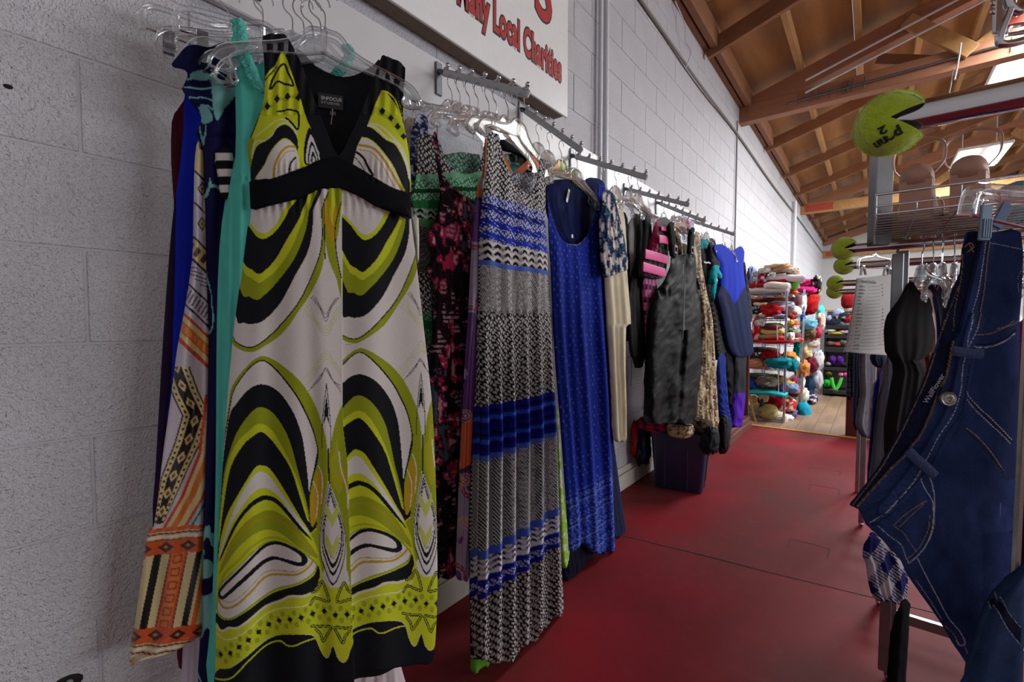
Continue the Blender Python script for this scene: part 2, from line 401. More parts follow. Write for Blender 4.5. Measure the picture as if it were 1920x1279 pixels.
# floor
FL = mat('red_floor_paint', (140, 30, 40), .4, noise=.0, nscale=1.3, c2=(106, 24, 32), bump=.12, bscale=26, spec=.14)
def floor_wear(m):
    nt = m.node_tree; L = nt.links.new; b = nt.nodes['Principled BSDF']; src = b.inputs['Base Color'].links[0].from_socket
    g = nt.nodes.new('ShaderNodeNewGeometry')
    mp = nt.nodes.new('ShaderNodeMapping'); mp.inputs['Scale'].default_value = (.9, .55, 1); L(g.outputs['Position'], mp.inputs[0])
    n = nt.nodes.new('ShaderNodeTexNoise'); n.inputs['Scale'].default_value = 1.7; n.inputs['Detail'].default_value = 6; L(mp.outputs[0], n.inputs['Vector'])
    r = nt.nodes.new('ShaderNodeMapRange'); r.inputs[1].default_value = .42; r.inputs[2].default_value = .7; r.inputs[4].default_value = .8; L(n.outputs[0], r.inputs[0])
    x = nt.nodes.new('ShaderNodeMix'); x.data_type = 'RGBA'; L(r.outputs[0], x.inputs[0]); L(src, x.inputs[6]); x.inputs[7].default_value = (*lin((88, 52, 50)), 1)
    n2 = nt.nodes.new('ShaderNodeTexNoise'); n2.inputs['Scale'].default_value = 14; n2.inputs['Detail'].default_value = 8; L(g.outputs['Position'], n2.inputs['Vector'])
    r2 = nt.nodes.new('ShaderNodeMapRange'); r2.inputs[1].default_value = .56; r2.inputs[2].default_value = .74; r2.inputs[4].default_value = .18; L(n2.outputs[0], r2.inputs[0])
    x2 = nt.nodes.new('ShaderNodeMix'); x2.data_type = 'RGBA'; L(r2.outputs[0], x2.inputs[0]); L(x.outputs[2], x2.inputs[6]); x2.inputs[7].default_value = (*lin((140, 66, 74)), 1)
    L(x2.outputs[2], b.inputs['Base Color'])
    r3 = nt.nodes.new('ShaderNodeMapRange'); r3.inputs[3].default_value = .45; r3.inputs[4].default_value = .75; L(n.outputs[0], r3.inputs[0]); L(r3.outputs[0], b.inputs['Roughness'])
floor_wear(FL)
fl = MB().box((6.5, 1.6, -.05), (13.2, 8.1, .1)).build('floor', FL); st(fl)
CR = mat('crack_grime', (72, 40, 34), .9, noise=.3, nscale=60)
cp = [(.02, 2.235), (.286, 2.265), (.5, 2.292), (.752, 2.325), (1.0, 2.352), (1.274, 2.386), (1.7, 2.44), (3, 2.6)]
MB().tube([(x, y + R.uniform(-.003, .003), .0008) for x, y in cp], [.004, .004, .007, .008, .004, .003, .003, .003], 6, sq=(.25, 1), up=(0, 0, 1)).build('expansion_joint', CR, fl)
for (a, b, ww, dd) in ((1515, 1028, .17, .12), (1545, 918, .17, .13), (1545, 883, .2, .1)):
    p = at_ax(a, b, 2, 0); m = MB(); 
    for (x0, y0, x1, y1) in ((-1, -1, -1, 1), (-1, 1, 1, 1), (1, 1, 1, -1)):
        m.tube([(p.x + x0 * ww / 2, p.y + y0 * dd / 2, .0005), (p.x + (x0 + x1) * ww / 4 + .003, p.y + (y0 + y1) * dd / 4 + .004, .0006), (p.x + x1 * ww / 2, p.y + y1 * dd / 2, .0005)], .0028, 5, sq=(.2, 1), up=(0, 0, 1))
    m.build('floor_patch_outline', CR, fl)
VIN = mat('vinyl_floor', (150, 122, 98), .45, noise=.12, nscale=9, stretch=(1, .12, 1), c2=(118, 94, 74))
f2 = MB().box((6.5, 11.83, -.052), (13.2, 12.36, .1)).build('floor', mat('vinyl_gap', (70, 55, 45), .8)); st(f2)
pm = {}
for i in range(14):
    for j in range(5):
        x0 = .1 + i * .152; y0 = 5.66 + (j - .5 * (i % 2)) * 1.22
        ya = max(5.66, y0); yb = y0 + 1.22
        MB().box((x0 + .076, (ya + yb) / 2, -.0005), (.148, yb - ya - .004, .006)).build('floor_plank', VIN, f2)
th = MB().box((1.0, 5.62, .004), (2.2, .06, .012), bev=.003).build('trim_1', mat('threshold_wood', (178, 128, 52), .45, noise=.1, nscale=12)); st(th)
# baseboard
BBM = mat('baseboard_paint', (196, 190, 180), .5, noise=.06, nscale=9, bump=.15, bscale=60)
bb = empty('baseboard_left', (.02, 2, 0)); st(bb)
for z, h, t, nm in ((.055, .11, .022, 'board'), (.135, .045, .014, 'moulding')):
    for y0, y1 in ((-.7, 1.83), (1.834, 4.55), (5.7, 9.0)):
        MB().box((t / 2 + .001, (y0 + y1) / 2, z), (t, y1 - y0, h), bev=.003).build(nm, BBM, bb)
# far walls
WHITE = mat('white_drywall', (206, 205, 204), .7, noise=.03, nscale=3, bump=.1, bscale=90)
wf = MB().box((6.5, YE + .05, 3.2), (13.2, .1, 6.4)).build('wall_far', WHITE); st(wf)
wr = MB().box((13.1, 8.6, .45), (.1, 18.8, .9)).box((13.1, 8.6, 3.93), (.1, 18.8, .16)).build('wall_right', WHITE); st(wr)  # out of view; left open above the sill for the added side light
wn = MB().box((6.5, -.76, 3.0), (13.4, .1, 6.0)).build('wall_near', WHITE); st(wn)  # unseen back wall, put in to keep the near floor dark
# ceiling: plywood sheets, rafters, purlins, trusses
PLY = mat('plywood', (166, 114, 62), .55, noise=.0, nscale=5, c2=(112, 72, 36), stretch=(1, .12, 1), bump=.1, bscale=60)
LUM = mat('lumber_pink', (158, 108, 78), .6, noise=.14, nscale=5, stretch=(.4, 1, 3), bump=.2, bscale=80)
LUM2 = mat('lumber_tan', (178, 134, 82), .6, noise=.15, nscale=5, stretch=(3, .4, 3), bump=.2, bscale=80)
LUM3 = mat('lumber_old', (134, 90, 58), .65, noise=.15, nscale=5, bump=.2, bscale=80)
REDP = mat('lumber_red_stamp', (176, 70, 52), .6, noise=.2, nscale=30)
SL = .30; RX = 6.6
ce = empty('ceiling', (RX, 9, WH + 1)); st(ce)
def zr(x): return WH + .12 + SL * min(x, 2 * RX - x)
deck = MB()
sh = None
SLA = math.atan(SL)
nS = 6; dx = RX / nS
for side in (0, 1):
    for i in range(nS):
        for j in range(8):
            y0 = -.6 + j * 2.44; y1 = min(y0 + 2.434, YE); xc = (i + .5) * dx; sg = 1
            if side: xc = 2 * RX - xc; sg = -1
            key = (side, round(y1 - y0, 2))
            M = Matrix.Translation((xc, (y0 + y1) / 2, zr(xc) + .008 + (.002 if (i + j) % 2 else 0))) @ Matrix.Rotation(-SLA * sg, 4, 'Y')
            MB().box(None, ((dx - .006) / math.cos(SLA), y1 - y0, .014), M=M).build('plywood_sheet', PLY, ce)
def beam(m, a, b, wd, hd, up=(0, 0, 1)):
    a = Vector(a); b = Vector(b); d = (b - a).normalized(); s_ = d.cross(Vector(up)).normalized(); u = s_.cross(d)
    c = (a + b) / 2; M = Matrix(((d.x, s_.x, u.x, c.x), (d.y, s_.y, u.y, c.y), (d.z, s_.z, u.z, c.z), (0, 0, 0, 1)))
    return m.box(None, ((b - a).length, wd, hd), M=M, bev=.004)
for x in [.62 + .52 * i for i in range(12)]:
    beam(MB(), (x, -.6, zr(x) - .045), (x, YE, zr(x) - .06), .055, .12).build('purlin', LUM2, ce)
for y in (.1, 3.1, 4.65, 7.7, 9.3, 10.8, 13.6, 15.1, 16.5):
    beam(MB(), (.02, y, zr(.02) - .17), (RX, y, zr(RX) - .17), .05, .15).build('rafter', LUM3, ce)
beam(MB(), (.10, -.6, WH + .05), (.10, YE, WH + .05), .06, .20).build('ledger_board', LUM3, ce)
beam(MB(), (.025, -.6, WH + .02), (.025, YE, WH + .02), .05, .12).build('ledger_board', LUM3, ce)
for ti, y in enumerate((6.18, 12.1, 17.85)):
    t = empty('roof_truss', (RX, y, WH - .2), parent=ce)
    dz = -.12 if ti < 2 else -.45
    beam(MB(), (.0, y, WH + dz), (2 * RX, y, WH + dz), .13, .20).build('bottom_chord', LUM if ti < 1 else LUM2, t)
    for s in (0, 1):
        f = (lambda x: x) if s == 0 else (lambda x: 2 * RX - x)
        beam(MB(), (f(.02), y, zr(0) - .20), (f(RX), y, zr(RX) - .24), .118, .21).build('top_chord', LUM, t)
        for a, b in (((2.0, WH - .1), (1.52, zr(1.52) - .2)), ((2.0, WH - .1), (3.2, zr(3.2) - .3)), ((4.3, WH - .1), (3.2, zr(3.2) - .3)), ((4.3, WH - .1), (RX - .1, zr(RX) - .4))):
            yo = .09 if a[0] > b[0] else .035
            beam(MB(), (f(a[0]), y - yo, a[1]), (f(b[0]), y - yo, b[1]), .05, .13).build('web', LUM2, t)
        beam(MB(), (f(1.3), y + .1, zr(1.3) - .35), (f(1.85), y + .05, WH - .08), .05, .10).build('brace', LUM3, t)
    if ti == 0:
        m = MB()
        for x in (.72, .8, .9, 1.02, 1.06, 1.1, 1.2, 2.25, 2.35, 2.45, 2.6): m.tube([(x, y - .075, WH + dz - .06), (x + .01, y - .078, WH + dz + .07)], .006, 6)
        m.tube([(.5, y - .08, WH + dz - .02), (2.9, y - .08, WH + dz + .03)], .012, 8); m.build('rod', DARKST, t)
        MB().box((2.35, y - .07, WH + .06), (.36, .03, .16)).build('splice_plate', REDP, t)
    MB().box((.35 + .0 * ti, y - .068, WH + dz), (.5, .012, .15)).build('stamp', REDP if ti else LUM, t)
# conduits and cables
PIPE = mat('pipe_white', (205, 207, 212), .35, noise=.04); 
for i, (x, dz_) in enumerate(((0, 0), (0, -.13))):
    o = MB().tube([(.7, 5.9 , 3.76 + dz_), (2.5, 5.7, 4.20 + dz_)], .011, 8).build('roof_conduit', PIPE, None, True)
    props(o, ('upper' if i == 0 else 'lower') + ' of two slim white conduits rising across the plywood roof', 'conduit')
def conduit(px, y0, y1, r, lab, x=.03, m=PIPE):
    a = at_ax(px, 400, 0, x); o = MB().tube([(x, a.y, y0), (x, a.y, y1)], r, 10).build('conduit', m, None, True); return props(o, lab, 'conduit')
conduit(1123.5, .0, WH, .013, 'left one of the paired vertical white conduits beside the charity sign')
conduit(1134, .0, WH, .017, 'right one of the paired vertical white conduits beside the charity sign', .035)
GREYW = mat('grey_cable', (120, 118, 116), .6)
conduit(1379, 1.9, WH - .25, .009, 'thin grey wire dropping down the block wall from the first roof truss', .02, GREYW)
conduit(1490, 1.2, WH - .2, .035, 'thick pale conduit down the block wall above the wire shelves', .05)
MB_c = MB(); q = at_ax(1240, 55, 0, .02)
pts = [(.02, 1.5, q.z + .06), (.02, 3.0, q.z + .01), (.02, q.y, q.z), (.03, 4.5, q.z - .03), (.02, 6.0, q.z + .01), (.02, 8.5, q.z - .02), (.02, 11.8, q.z + .01), (.02, 17.8, q.z)]
o = MB().tube(crv(pts), .012, 8).build('wall_cable', GREYW, None, True); props(o, 'grey electrical cable running along the top of the block wall', 'cable')
o = MB().tube(crv([(.03, 3.75, 3.72), (.06, 3.9, 3.6), (.05, 3.95, 3.5), (.08, 4.0, 3.42), (.04, 4.0, 3.3)]), .005, 6).build('loose_wire', PIPE, None, True); props(o, 'short loose white wire dangling beside the wall cable', 'wire')
# fixtures
TUBE = mat('tube_glow', (255, 255, 255), .5, emit=(255, 252, 245), estr=9)
HOUS = mat('fixture_housing', (225, 225, 225), .5)
labs = ['bright fluorescent ceiling fixture directly above the wedge sandals', 'fluorescent fixture second from the top right corner of the picture', 'fluorescent fixture nearest the top right corner of the picture']
for i, (fx, fy) in enumerate(FIX[:3]):
    t = empty('ceiling_light', (fx, fy, 3.86), labs[i], 'ceiling light', 'fluorescent ceiling fixtures')
    m = MB(); m.box((fx, fy, 3.92), (.62, 1.24, .05), bev=.01); m.build('housing', HOUS, t)
    for s in (-.17, .17): MB().box((fx + s, fy, 3.882), (.20, 1.18, .02), bev=.005).build('tube_panel', TUBE, t)
    for s in (-.2, .2): MB().tube([(fx + s, fy, 3.94), (fx + s, fy, zr(fx) - .02)], .006, 6).build('hanging_rod', PIPE, t)

# display board along wall, sign
bd = MB().box((.016, 2.5, 2.052), (.026, 5.6, .186), bev=.004).build('trim_2', mat('board_paint', (196, 194, 196), .35, noise=.03, nscale=6)); st(bd)
SGN = mat('sign_white', (224, 224, 222), .35, noise=.02); RED = mat('sign_red', (165, 36, 32), .5, noise=.08); BLK = mat('sign_black', (25, 15, 15), .5)
sg = empty('charity_sign', (.09, 1.2, 2.22), 'large white wall sign with red lettering about many local charities', 'sign')
q = at_ax(1065, 221, 0, .09)
MB().box((.082, (q.y - .6) / 2, q.z + .45), (.012, q.y + .6, .9), bev=.002).build('panel', SGN, sg)
MB().box((.045, (q.y - .6) / 2, q.z + .035), (.06, q.y + .56, .06)).build('batten', mat('sign_batten', (128, 112, 96), .7, noise=.1), sg)
def sign_text(s, y_right, z, size, sx, nm='lettering'):
    for off, m_, xx in ((.014, BLK, .0884), (.006, RED, .0892)):
        f = lambda v, xx=xx: Vector((xx + v.z, y_right + v.x, z + v.y))
        text_obj(nm if m_ is RED else nm + '_outline', s, size, None, m_, sg, .0004, off, sx, 'RIGHT', f, 1.03 if nm == 'lettering' else 1)
sign_text('So Many Local Charities', 1.970, 2.352, .166, .50)
sign_text('T S', 1.885, 2.575, .42, .78, 'big_letters')

# ------------------------------------------------------------------ waterfall arms
ARMS = [(.55, .40, 2.10, 1.88), (1.2, .425, 2.098, 1.895), (1.706, .33, 2.14, 1.885), (2.163, .43, 2.06, 1.867), (2.84, .42, 2.036, 1.872), (3.40, .36, 2.06, 1.877), (4.016, .42, 2.05, 1.87)]
AL = ['hanging rail arm behind the black and lime dress', 'chrome ball arm holding the green and blue zigzag dresses', 'chrome ball arm above the royal blue tank dress', 'chrome ball arm crossing in front of the paired conduits', 'chrome ball arm above the black bib overalls', 'chrome ball arm above the grey and teal wetsuit', 'farthest chrome ball arm, above the blue wetsuit']
def armpt(i, x):
    y, xe, za, zb = ARMS[i]; t = (x - .03) / (xe - .03); return Vector((x, y, za + (zb - za) * t))
for i, (y, xe, za, zb) in enumerate(ARMS):
    t = empty('waterfall_arm', (.03, y, za), AL[i], 'clothes rail', 'slanted ball arms on the left wall')
    a = Vector((.06, y, za - .015)); b = Vector((xe + .03, y, zb - .012))
    d = (b - a).normalized()
    beam(MB(), a, b, .013, .026).build('bar', mat('arm_steel', (176, 178, 182), .35, .25, noise=.05), t)
    m = MB().box((.032, y, za - .03), (.012, .03, .12), bev=.002); m.tube([(.03, y, za), a], .010, 8); m.build('bracket', DARKST, t)
    for k in range(7):
        s = (k + .35) / 6.4; c = a.lerp(b, min(s, .985)) + Vector((0, 0, .030))
        m = MB(); m.ball(c, .0085, 12); m.tube([c + Vector((0, 0, -.02)), c], .0035, 8); m.tube([c + Vector((-.012, -.010, -.012)), c + Vector((0, .0, -.006)), c + Vector((-.012, .010, -.012))], .0035, 6)
        m.build('ball', CHROME, t, True)

# ------------------------------------------------------------------ hangers
def hanger_proto(kind, matb, lab):
    t = empty('clothes_hanger', (0, 0, 0), lab, 'hanger')
    # hook: from rail level (z 0) down to the neck (z -.085)
    hk = [(0, 0, -.085), (0, 0, -.06), (-.004, 0, -.048), (-.018, 0, -.036), (-.021, 0, -.018), (-.012, 0, -.002), (.004, 0, .004), (.018, 0, -.004), (.022, 0, -.018)]
    MB().tube(crv(hk, 5), .0017, 7).build('hook', CHROME, t, True)
    if kind in ('dress', 'flat'):
        body = MB(); wd = .205
        for s in (-1, 1):
            top = crv([(0, 0, -.088), (s * .03, 0, -.092), (s * .055, 0, -.118), (s * .09, 0, -.135), (s * .14, 0, -.150), (s * .185, 0, -.166), (s * wd, 0, -.190), (s * wd * 1.02, 0, -.208)], 4)
            body.tube(top, .0042, 8, sq=(1, 1.5))
            low = crv([(0, 0, -.135), (s * .05, 0, -.150), (s * .10, 0, -.158), (s * .15, 0, -.170), (s * .172, 0, -.185), (s * .168, 0, -.205), (s * .182, 0, -.214), (s * wd * 1.02, 0, -.210)], 4)
            body.tube(low, .0032, 8, sq=(1, 1.4))
            # notch
            body.tube(crv([(s * .128, 0, -.166), (s * .128, 0, -.150), (s * .136, 0, -.146), (s * .14, 0, -.156), (s * .146, 0, -.166)], 3), .0028, 6)
            # thin web
            v = []; n = 10
            for k in range(n + 1):
                a = top[int(k * (len(top) - 5) / n)]; b = low[int(k * (len(low) - 9) / n)]; v += [a + Vector((0, .0008, 0)), b + Vector((0, .0008, 0))]
            body.add(v, [(2 * k, 2 * k + 2, 2 * k + 3, 2 * k + 1) for k in range(n)])
        body.tube([(0, 0, -.082), (0, 0, -.135)], .006, 8)
        body.build('frame', matb, t, True)
    else:   # trouser hanger with clamps
        body = MB()
        arc = crv([(-.165, 0, -.165), (-.168, 0, -.135), (-.155, 0, -.112), (-.12, 0, -.105), (-.04, 0, -.098), (0, 0, -.085), (.04, 0, -.098), (.12, 0, -.105), (.155, 0, -.112), (.168, 0, -.135), (.165, 0, -.165)], 4)
        body.tube(arc, .007, 8, sq=(1, .8)); body.build('frame', matb, t, True)
        MB().tube([(-.16, 0, -.16), (.16, 0, -.16)], .002, 7).build('bar', CHROME, t, True)
        for s in (-1, 1):
            m = MB()
            for q_ in (-1, 1):
                m.box(None, (.022, .003, .05), M=Matrix.Translation((s * .12, q_ * .007, -.172)) @ Matrix.Rotation(q_ * .16, 4, 'X'), bev=.001)
                for r_ in (-.006, 0, .006): m.box(None, (.002, .003, .03), M=Matrix.Translation((s * .12 + r_, q_ * .0095, -.178)) @ Matrix.Rotation(q_ * .16, 4, 'X'))
            m.build('clip', clear_mat('smoke_plastic', (150, 165, 175), .5, .1), t)
    return t
HP = {'dress': hanger_proto('dress', CLEAR, 'x'), 'milky': hanger_proto('dress', MILKY, 'x'), 'green': hanger_proto('dress', CLEARG, 'x'), 'clamp': hanger_proto('clamp', CLEAR, 'x')}
USED = set()
def hang(kind, loc, heading, label, roll=0.0, group=None, scale=1.0):
    src = HP[kind]
    if kind not in USED: USED.add(kind); t = src
    else: t = copy_tree(src)
    t.location = loc; t.rotation_euler = (0, roll, heading); t.scale = (scale,) * 3
    t['label'] = label
    if group: t['group'] = group
    return t
PI = math.pi
# ------------------------------------------------------------------ the black and lime dress: the print, traced motif by motif
def A2(l): return [(380 + x / 2.906, 400 + y / 2.906) for x, y in l]
def A3(l): return [(380 + x / 2.9125, 840 + y / 2.9125) for x, y in l]
def AB(l): return [(440 + x / 3.281, 40 + y / 3.281) for x, y in l]
cW = (205, 200, 196); cL = (186, 194, 38); cO = (140, 150, 26); cG = (176, 142, 24); cK = (17, 18, 24); cY = (205, 208, 60)
PRINT = []
def pf(pts, col, k=4): PRINT.append(('f', smooth_poly(pts, k), col))
def pl(pts, wd, col): PRINT.append(('l', smooth_line(pts), wd, col))
# upper nested bowls (open towards the waistband)
TOPY = -160
def bowl(edge, topx_l, topx_r, col): pf(A2([(topx_l, TOPY)] + edge[::-1] + [(topx_r, TOPY)]), col, 3)
pf(A2([(100, -200), (760, -200), (760, 1279), (100, 1279)]), cW, 1)
bowl([(666, -20), (665, 130), (655, 290), (600, 420), (520, 540), (440, 650), (330, 728), (265, 757), (195, 742), (150, 700), (115, 610), (80, 400)], 60, 655, cO)
bowl([(652, -20), (652, 180), (600, 340), (520, 500), (400, 640), (310, 715), (250, 735), (190, 715), (158, 680), (122, 590), (85, 390)], 60, 648, cK)
bowl([(646, -20), (646, 178), (595, 336), (515, 495), (397, 632), (308, 708), (250, 728), (190, 708), (162, 676), (128, 586), (90, 385)], 60, 640, cW)
bowl([(603, -20), (598, 100), (570, 220), (500, 350), (430, 480), (340, 578), (280, 602), (220, 595), (165, 530)], 60, 612, cK)
bowl([(578, -10), (560, 100), (500, 250), (400, 380), (330, 450), (295, 472), (250, 452), (190, 395)], 60, 588, cO)
bowl([(560, -10), (530, 80), (480, 200), (400, 310), (345, 355), (305, 378), (262, 350), (200, 280)], 60, 570, cL)
bowl([(540, -10), (510, 60), (455, 150), (400, 245), (340, 310), (305, 330), (265, 305), (200, 235)], 60, 548, cK)
bowl([(470, -20), (430, 55), (380, 112), (330, 138), (290, 122), (230, 45)], 60, 530, cL)
bowl([(440, -20), (400, 55), (360, 95), (330, 108), (285, 85), (225, 15)], 60, 495, cW)
# leaf between the bowls and the fold
pf(A2([(700, -140), (672, 20), (668, 140), (690, 260), (730, 360), (755, 470), (752, 330), (728, 190), (745, 60), (760, -140)]), cO)
pf(A2([(662, -60), (668, 60), (700, 160), (716, 190), (722, 90), (735, 0), (720, -70)]), cG)
pf(A2([(690, -140), (684, -60), (690, 0), (710, 70), (712, 0), (722, -60), (712, -140)]), cL)
pl(A2([(662, -80), (664, 100), (668, 250)]), .9, cK); pl(A2([(755, -60), (722, 80), (730, 220), (755, 350)]), .9, cK)
# woven crossing lines on the white waist
for dx in (0, 9, 18):
    pl(A2([(590 + dx, 458 - dx * .6), (640, 520 - dx), (672, 590 - dx * 2.2), (700, 520 - dx), (745 - dx, 458 + dx * .2)]), .5, (70, 70, 76))
    pl(A2([(572 + dx, 972 - dx), (640, 905 - dx), (674, 840 + dx), (710, 910), (755, 975 - dx * 2)]), .5, (70, 70, 76))
for dx in (0, 16, 32, 50):
    pl(A2([(535 + dx, 530 - dx * .8), (610, 590 - dx * .5), (674, 668 - dx), (720, 590 - dx), (757, 540 - dx)]), .45, (178, 182, 90))
    pl(A2([(535 + dx * .5, 912 + dx * .9), (610, 830 + dx), (674, 745 + dx), (720, 810 + dx * .6), (757, 850 + dx)]), .45, (178, 182, 90))
# lower nested arches
def B(up, dn): return A2(up) + A3(dn)
def arch(l3, l2, r2, r3, col): pf(A3(l3) + A2(l2) + A2(r2) + A3(r3), col, 3)
arch([(60, 700), (60, 300)], [(136, 1040), (150, 960), (190, 890), (250, 822), (312, 780)], [(370, 790), (450, 840), (520, 900), (580, 980), (630, 1080), (660, 1170), (678, 1260)], [(684, 60), (688, 160), (660, 320), (640, 480), (640, 700)], cO)
arch([(60, 700), (60, 300)], [(140, 1060), (160, 975), (190, 918), (250, 842), (315, 799)], [(370, 822), (440, 890), (514, 985), (565, 1080), (606, 1180), (628, 1270)], [(634, 30), (625, 90), (600, 180), (582, 300), (586, 440)], cK)
arch([(62, 700), (62, 300)], [(144, 1070), (164, 980), (193, 925), (252, 850), (315, 806)], [(368, 830), (437, 900), (508, 992), (558, 1085), (600, 1185), (622, 1270)], [(626, 30), (617, 90), (592, 180), (578, 300), (582, 440)], cW)
arch([(70, 620), (75, 450), (90, 200)], [(135, 1130), (180, 1040), (250, 960), (315, 932)], [(380, 950), (440, 1000), (500, 1090), (540, 1200), (555, 1279)], [(575, 150), (584, 300), (590, 470)], cK)
arch([(72, 640), (85, 400), (110, 150)], [(158, 1260), (200, 1170), (260, 1090), (310, 1057)], [(370, 1080), (430, 1150), (480, 1250)], [(530, 150), (570, 300), (586, 400), (592, 468)], cO)
arch([(72, 640), (84, 410), (120, 140)], [(172, 1270), (235, 1200), (275, 1165), (308, 1148)], [(360, 1168), (415, 1240)], [(505, 130), (556, 290), (582, 400), (591, 468)], cL)
arch([(72, 650), (82, 520), (112, 300), (150, 110)], [(215, 1270), (270, 1218), (315, 1192)], [(352, 1215), (400, 1270)], [(480, 105), (530, 250), (572, 390), (590, 462)], cK)
def arch3(pts, col): pf(A3(pts), col, 3)
arch3([(75, 620), (100, 470), (135, 360), (185, 270), (250, 160), (290, 105), (320, 97), (362, 115), (420, 190), (480, 280), (540, 380), (592, 468), (640, 620), (640, 980), (60, 1010)], cL)
arch3([(82, 600), (150, 385), (230, 222), (280, 150), (315, 132), (355, 150), (420, 232), (500, 340), (588, 468), (500, 388), (440, 295), (380, 242), (330, 222), (280, 240), (220, 312), (150, 432), (90, 600)], cW)
arch3([(88, 610), (170, 420), (250, 310), (310, 268), (350, 264), (400, 280), (460, 330), (530, 412), (602, 505), (525, 432), (450, 350), (395, 304), (350, 290), (318, 294), (258, 332), (180, 436), (95, 615)], cK)
arch3([(78, 700), (150, 520), (230, 410), (300, 360), (370, 345), (450, 375), (530, 440), (632, 600), (560, 560), (480, 500), (410, 462), (340, 452), (270, 478), (180, 560), (100, 680)], cO)
pl(A3([(100, 640), (180, 500), (260, 420), (340, 384), (420, 398), (500, 450), (600, 560)]), 1.1, cG)
pl(A3([(75, 790), (120, 690), (200, 610), (260, 545), (330, 505), (400, 495), (480, 515), (580, 580)]), 2.2, (160, 168, 30))
arch3([(68, 860), (88, 760), (150, 690), (250, 590), (320, 530), (400, 510), (480, 530), (560, 568), (615, 618), (626, 650), (600, 692), (520, 735), (420, 772), (350, 812), (270, 862), (200, 914), (130, 944), (82, 932), (66, 900)], cO)
arch3([(74, 860), (94, 765), (154, 695), (252, 596), (322, 537), (400, 517), (478, 537), (556, 574), (608, 622), (618, 648), (594, 686), (516, 728), (416, 764), (346, 804), (266, 854), (196, 905), (130, 934), (86, 924), (72, 895)], cW)
arch3([(80, 832), (76, 800), (120, 738), (200, 658), (270, 588), (330, 534), (400, 514), (470, 524), (540, 558), (576, 600), (562, 632), (520, 637), (450, 622), (390, 617), (330, 642), (270, 692), (180, 772), (120, 828), (95, 840)], cK)
arch3([(96, 818), (92, 800), (132, 748), (212, 668), (282, 598), (340, 550), (400, 532), (470, 543), (528, 574), (543, 600), (533, 616), (480, 608), (420, 600), (368, 600), (308, 630), (238, 690), (160, 762), (112, 812)], cW)
pl(A3([(70, 830), (108, 878), (180, 858), (260, 788), (340, 712), (430, 692), (520, 682), (580, 645), (604, 612)]), 2.1, cG)
pl(A3([(90, 840), (160, 840), (250, 770), (330, 690), (420, 672), (510, 668), (570, 635)]), .7, cG)
arch3([(60, 925), (100, 945), (150, 940), (200, 915), (280, 862), (360, 812), (450, 768), (540, 733), (608, 694), (630, 640), (642, 700), (622, 762), (560, 792), (480, 797), (420, 832), (330, 872), (250, 932), (190, 972), (140, 977), (100, 1005), (60, 985)], cK)
# lime lower border and hem
arch3([(55, 990), (100, 1010), (140, 982), (190, 977), (250, 938), (330, 878), (420, 838), (480, 803), (560, 798), (622, 768), (642, 705), (700, 760), (830, 760), (830, 1090), (810, 1085), (792, 1140), (765, 1160), (735, 1130), (712, 1070), (692, 1130), (670, 1143), (640, 1098), (610, 1026), (560, 1008), (480, 1010), (400, 1030), (310, 1080), (230, 1140), (150, 1200), (55, 1270)], cL)
pl(A3([(60, 995), (100, 1012), (140, 985), (190, 980), (250, 941), (330, 881), (420, 841), (480, 806), (560, 801), (600, 785)]), 1.8, cW)
pl(A3([(62, 1030), (110, 1052), (170, 1038), (250, 990), (330, 925), (420, 880), (500, 862), (570, 850), (640, 790)]), 1.0, (215, 214, 170))
BELT = A3([(70, 1142), (120, 1138), (180, 1098), (240, 1052), (300, 1012), (360, 972), (420, 946), (485, 930), (550, 914), (610, 900), (660, 890), (712, 905), (765, 900), (830, 902)])
bl = smooth_line(BELT, 12); seg = np.linalg.norm(np.diff(bl, axis=0), axis=1); cum = np.concatenate([[0], np.cumsum(seg)])
def along(s):
    i = min(len(bl) - 2, max(0, int(np.searchsorted(cum, s)) - 1)); t = (s - cum[i]) / max(seg[i], 1e-6); p_ = bl[i] + (bl[i + 1] - bl[i]) * t; d_ = (bl[i + 1] - bl[i]) / max(seg[i], 1e-6); return p_, d_
pl(BELT, 8.5, (150, 160, 28))
n_d = 13
for k in range(n_d):
    s = (k + .35) * cum[-1] / n_d; p_, d_ = along(s); nrm = np.array([-d_[1], d_[0]])
    for sg in (-1, 1):
        q_, _ = along(min(cum[-1], s + cum[-1] / n_d / 2)); c_ = q_ + nrm * sg * 7.5
        pf([(c_[0] + 8.5 * math.cos(a), c_[1] + 8.5 * math.sin(a)) for a in np.linspace(0, 6.28, 9)[:-1]], cL, 2)
        c_ = q_ + nrm * sg * 11
        pf([(c_[0] + 4.5 * math.cos(a), c_[1] + 5.5 * math.sin(a)) for a in np.linspace(0, 6.28, 9)[:-1]], (150, 160, 28), 2)
for k in range(n_d):
    s = (k + .35) * cum[-1] / n_d; p_, d_ = along(s); nrm = np.array([-d_[1], d_[0]])
    pf([tuple(p_ + d_ * 5.4), tuple(p_ + nrm * 5.4), tuple(p_ - d_ * 5.4), tuple(p_ - nrm * 5.4)], cK, 1)
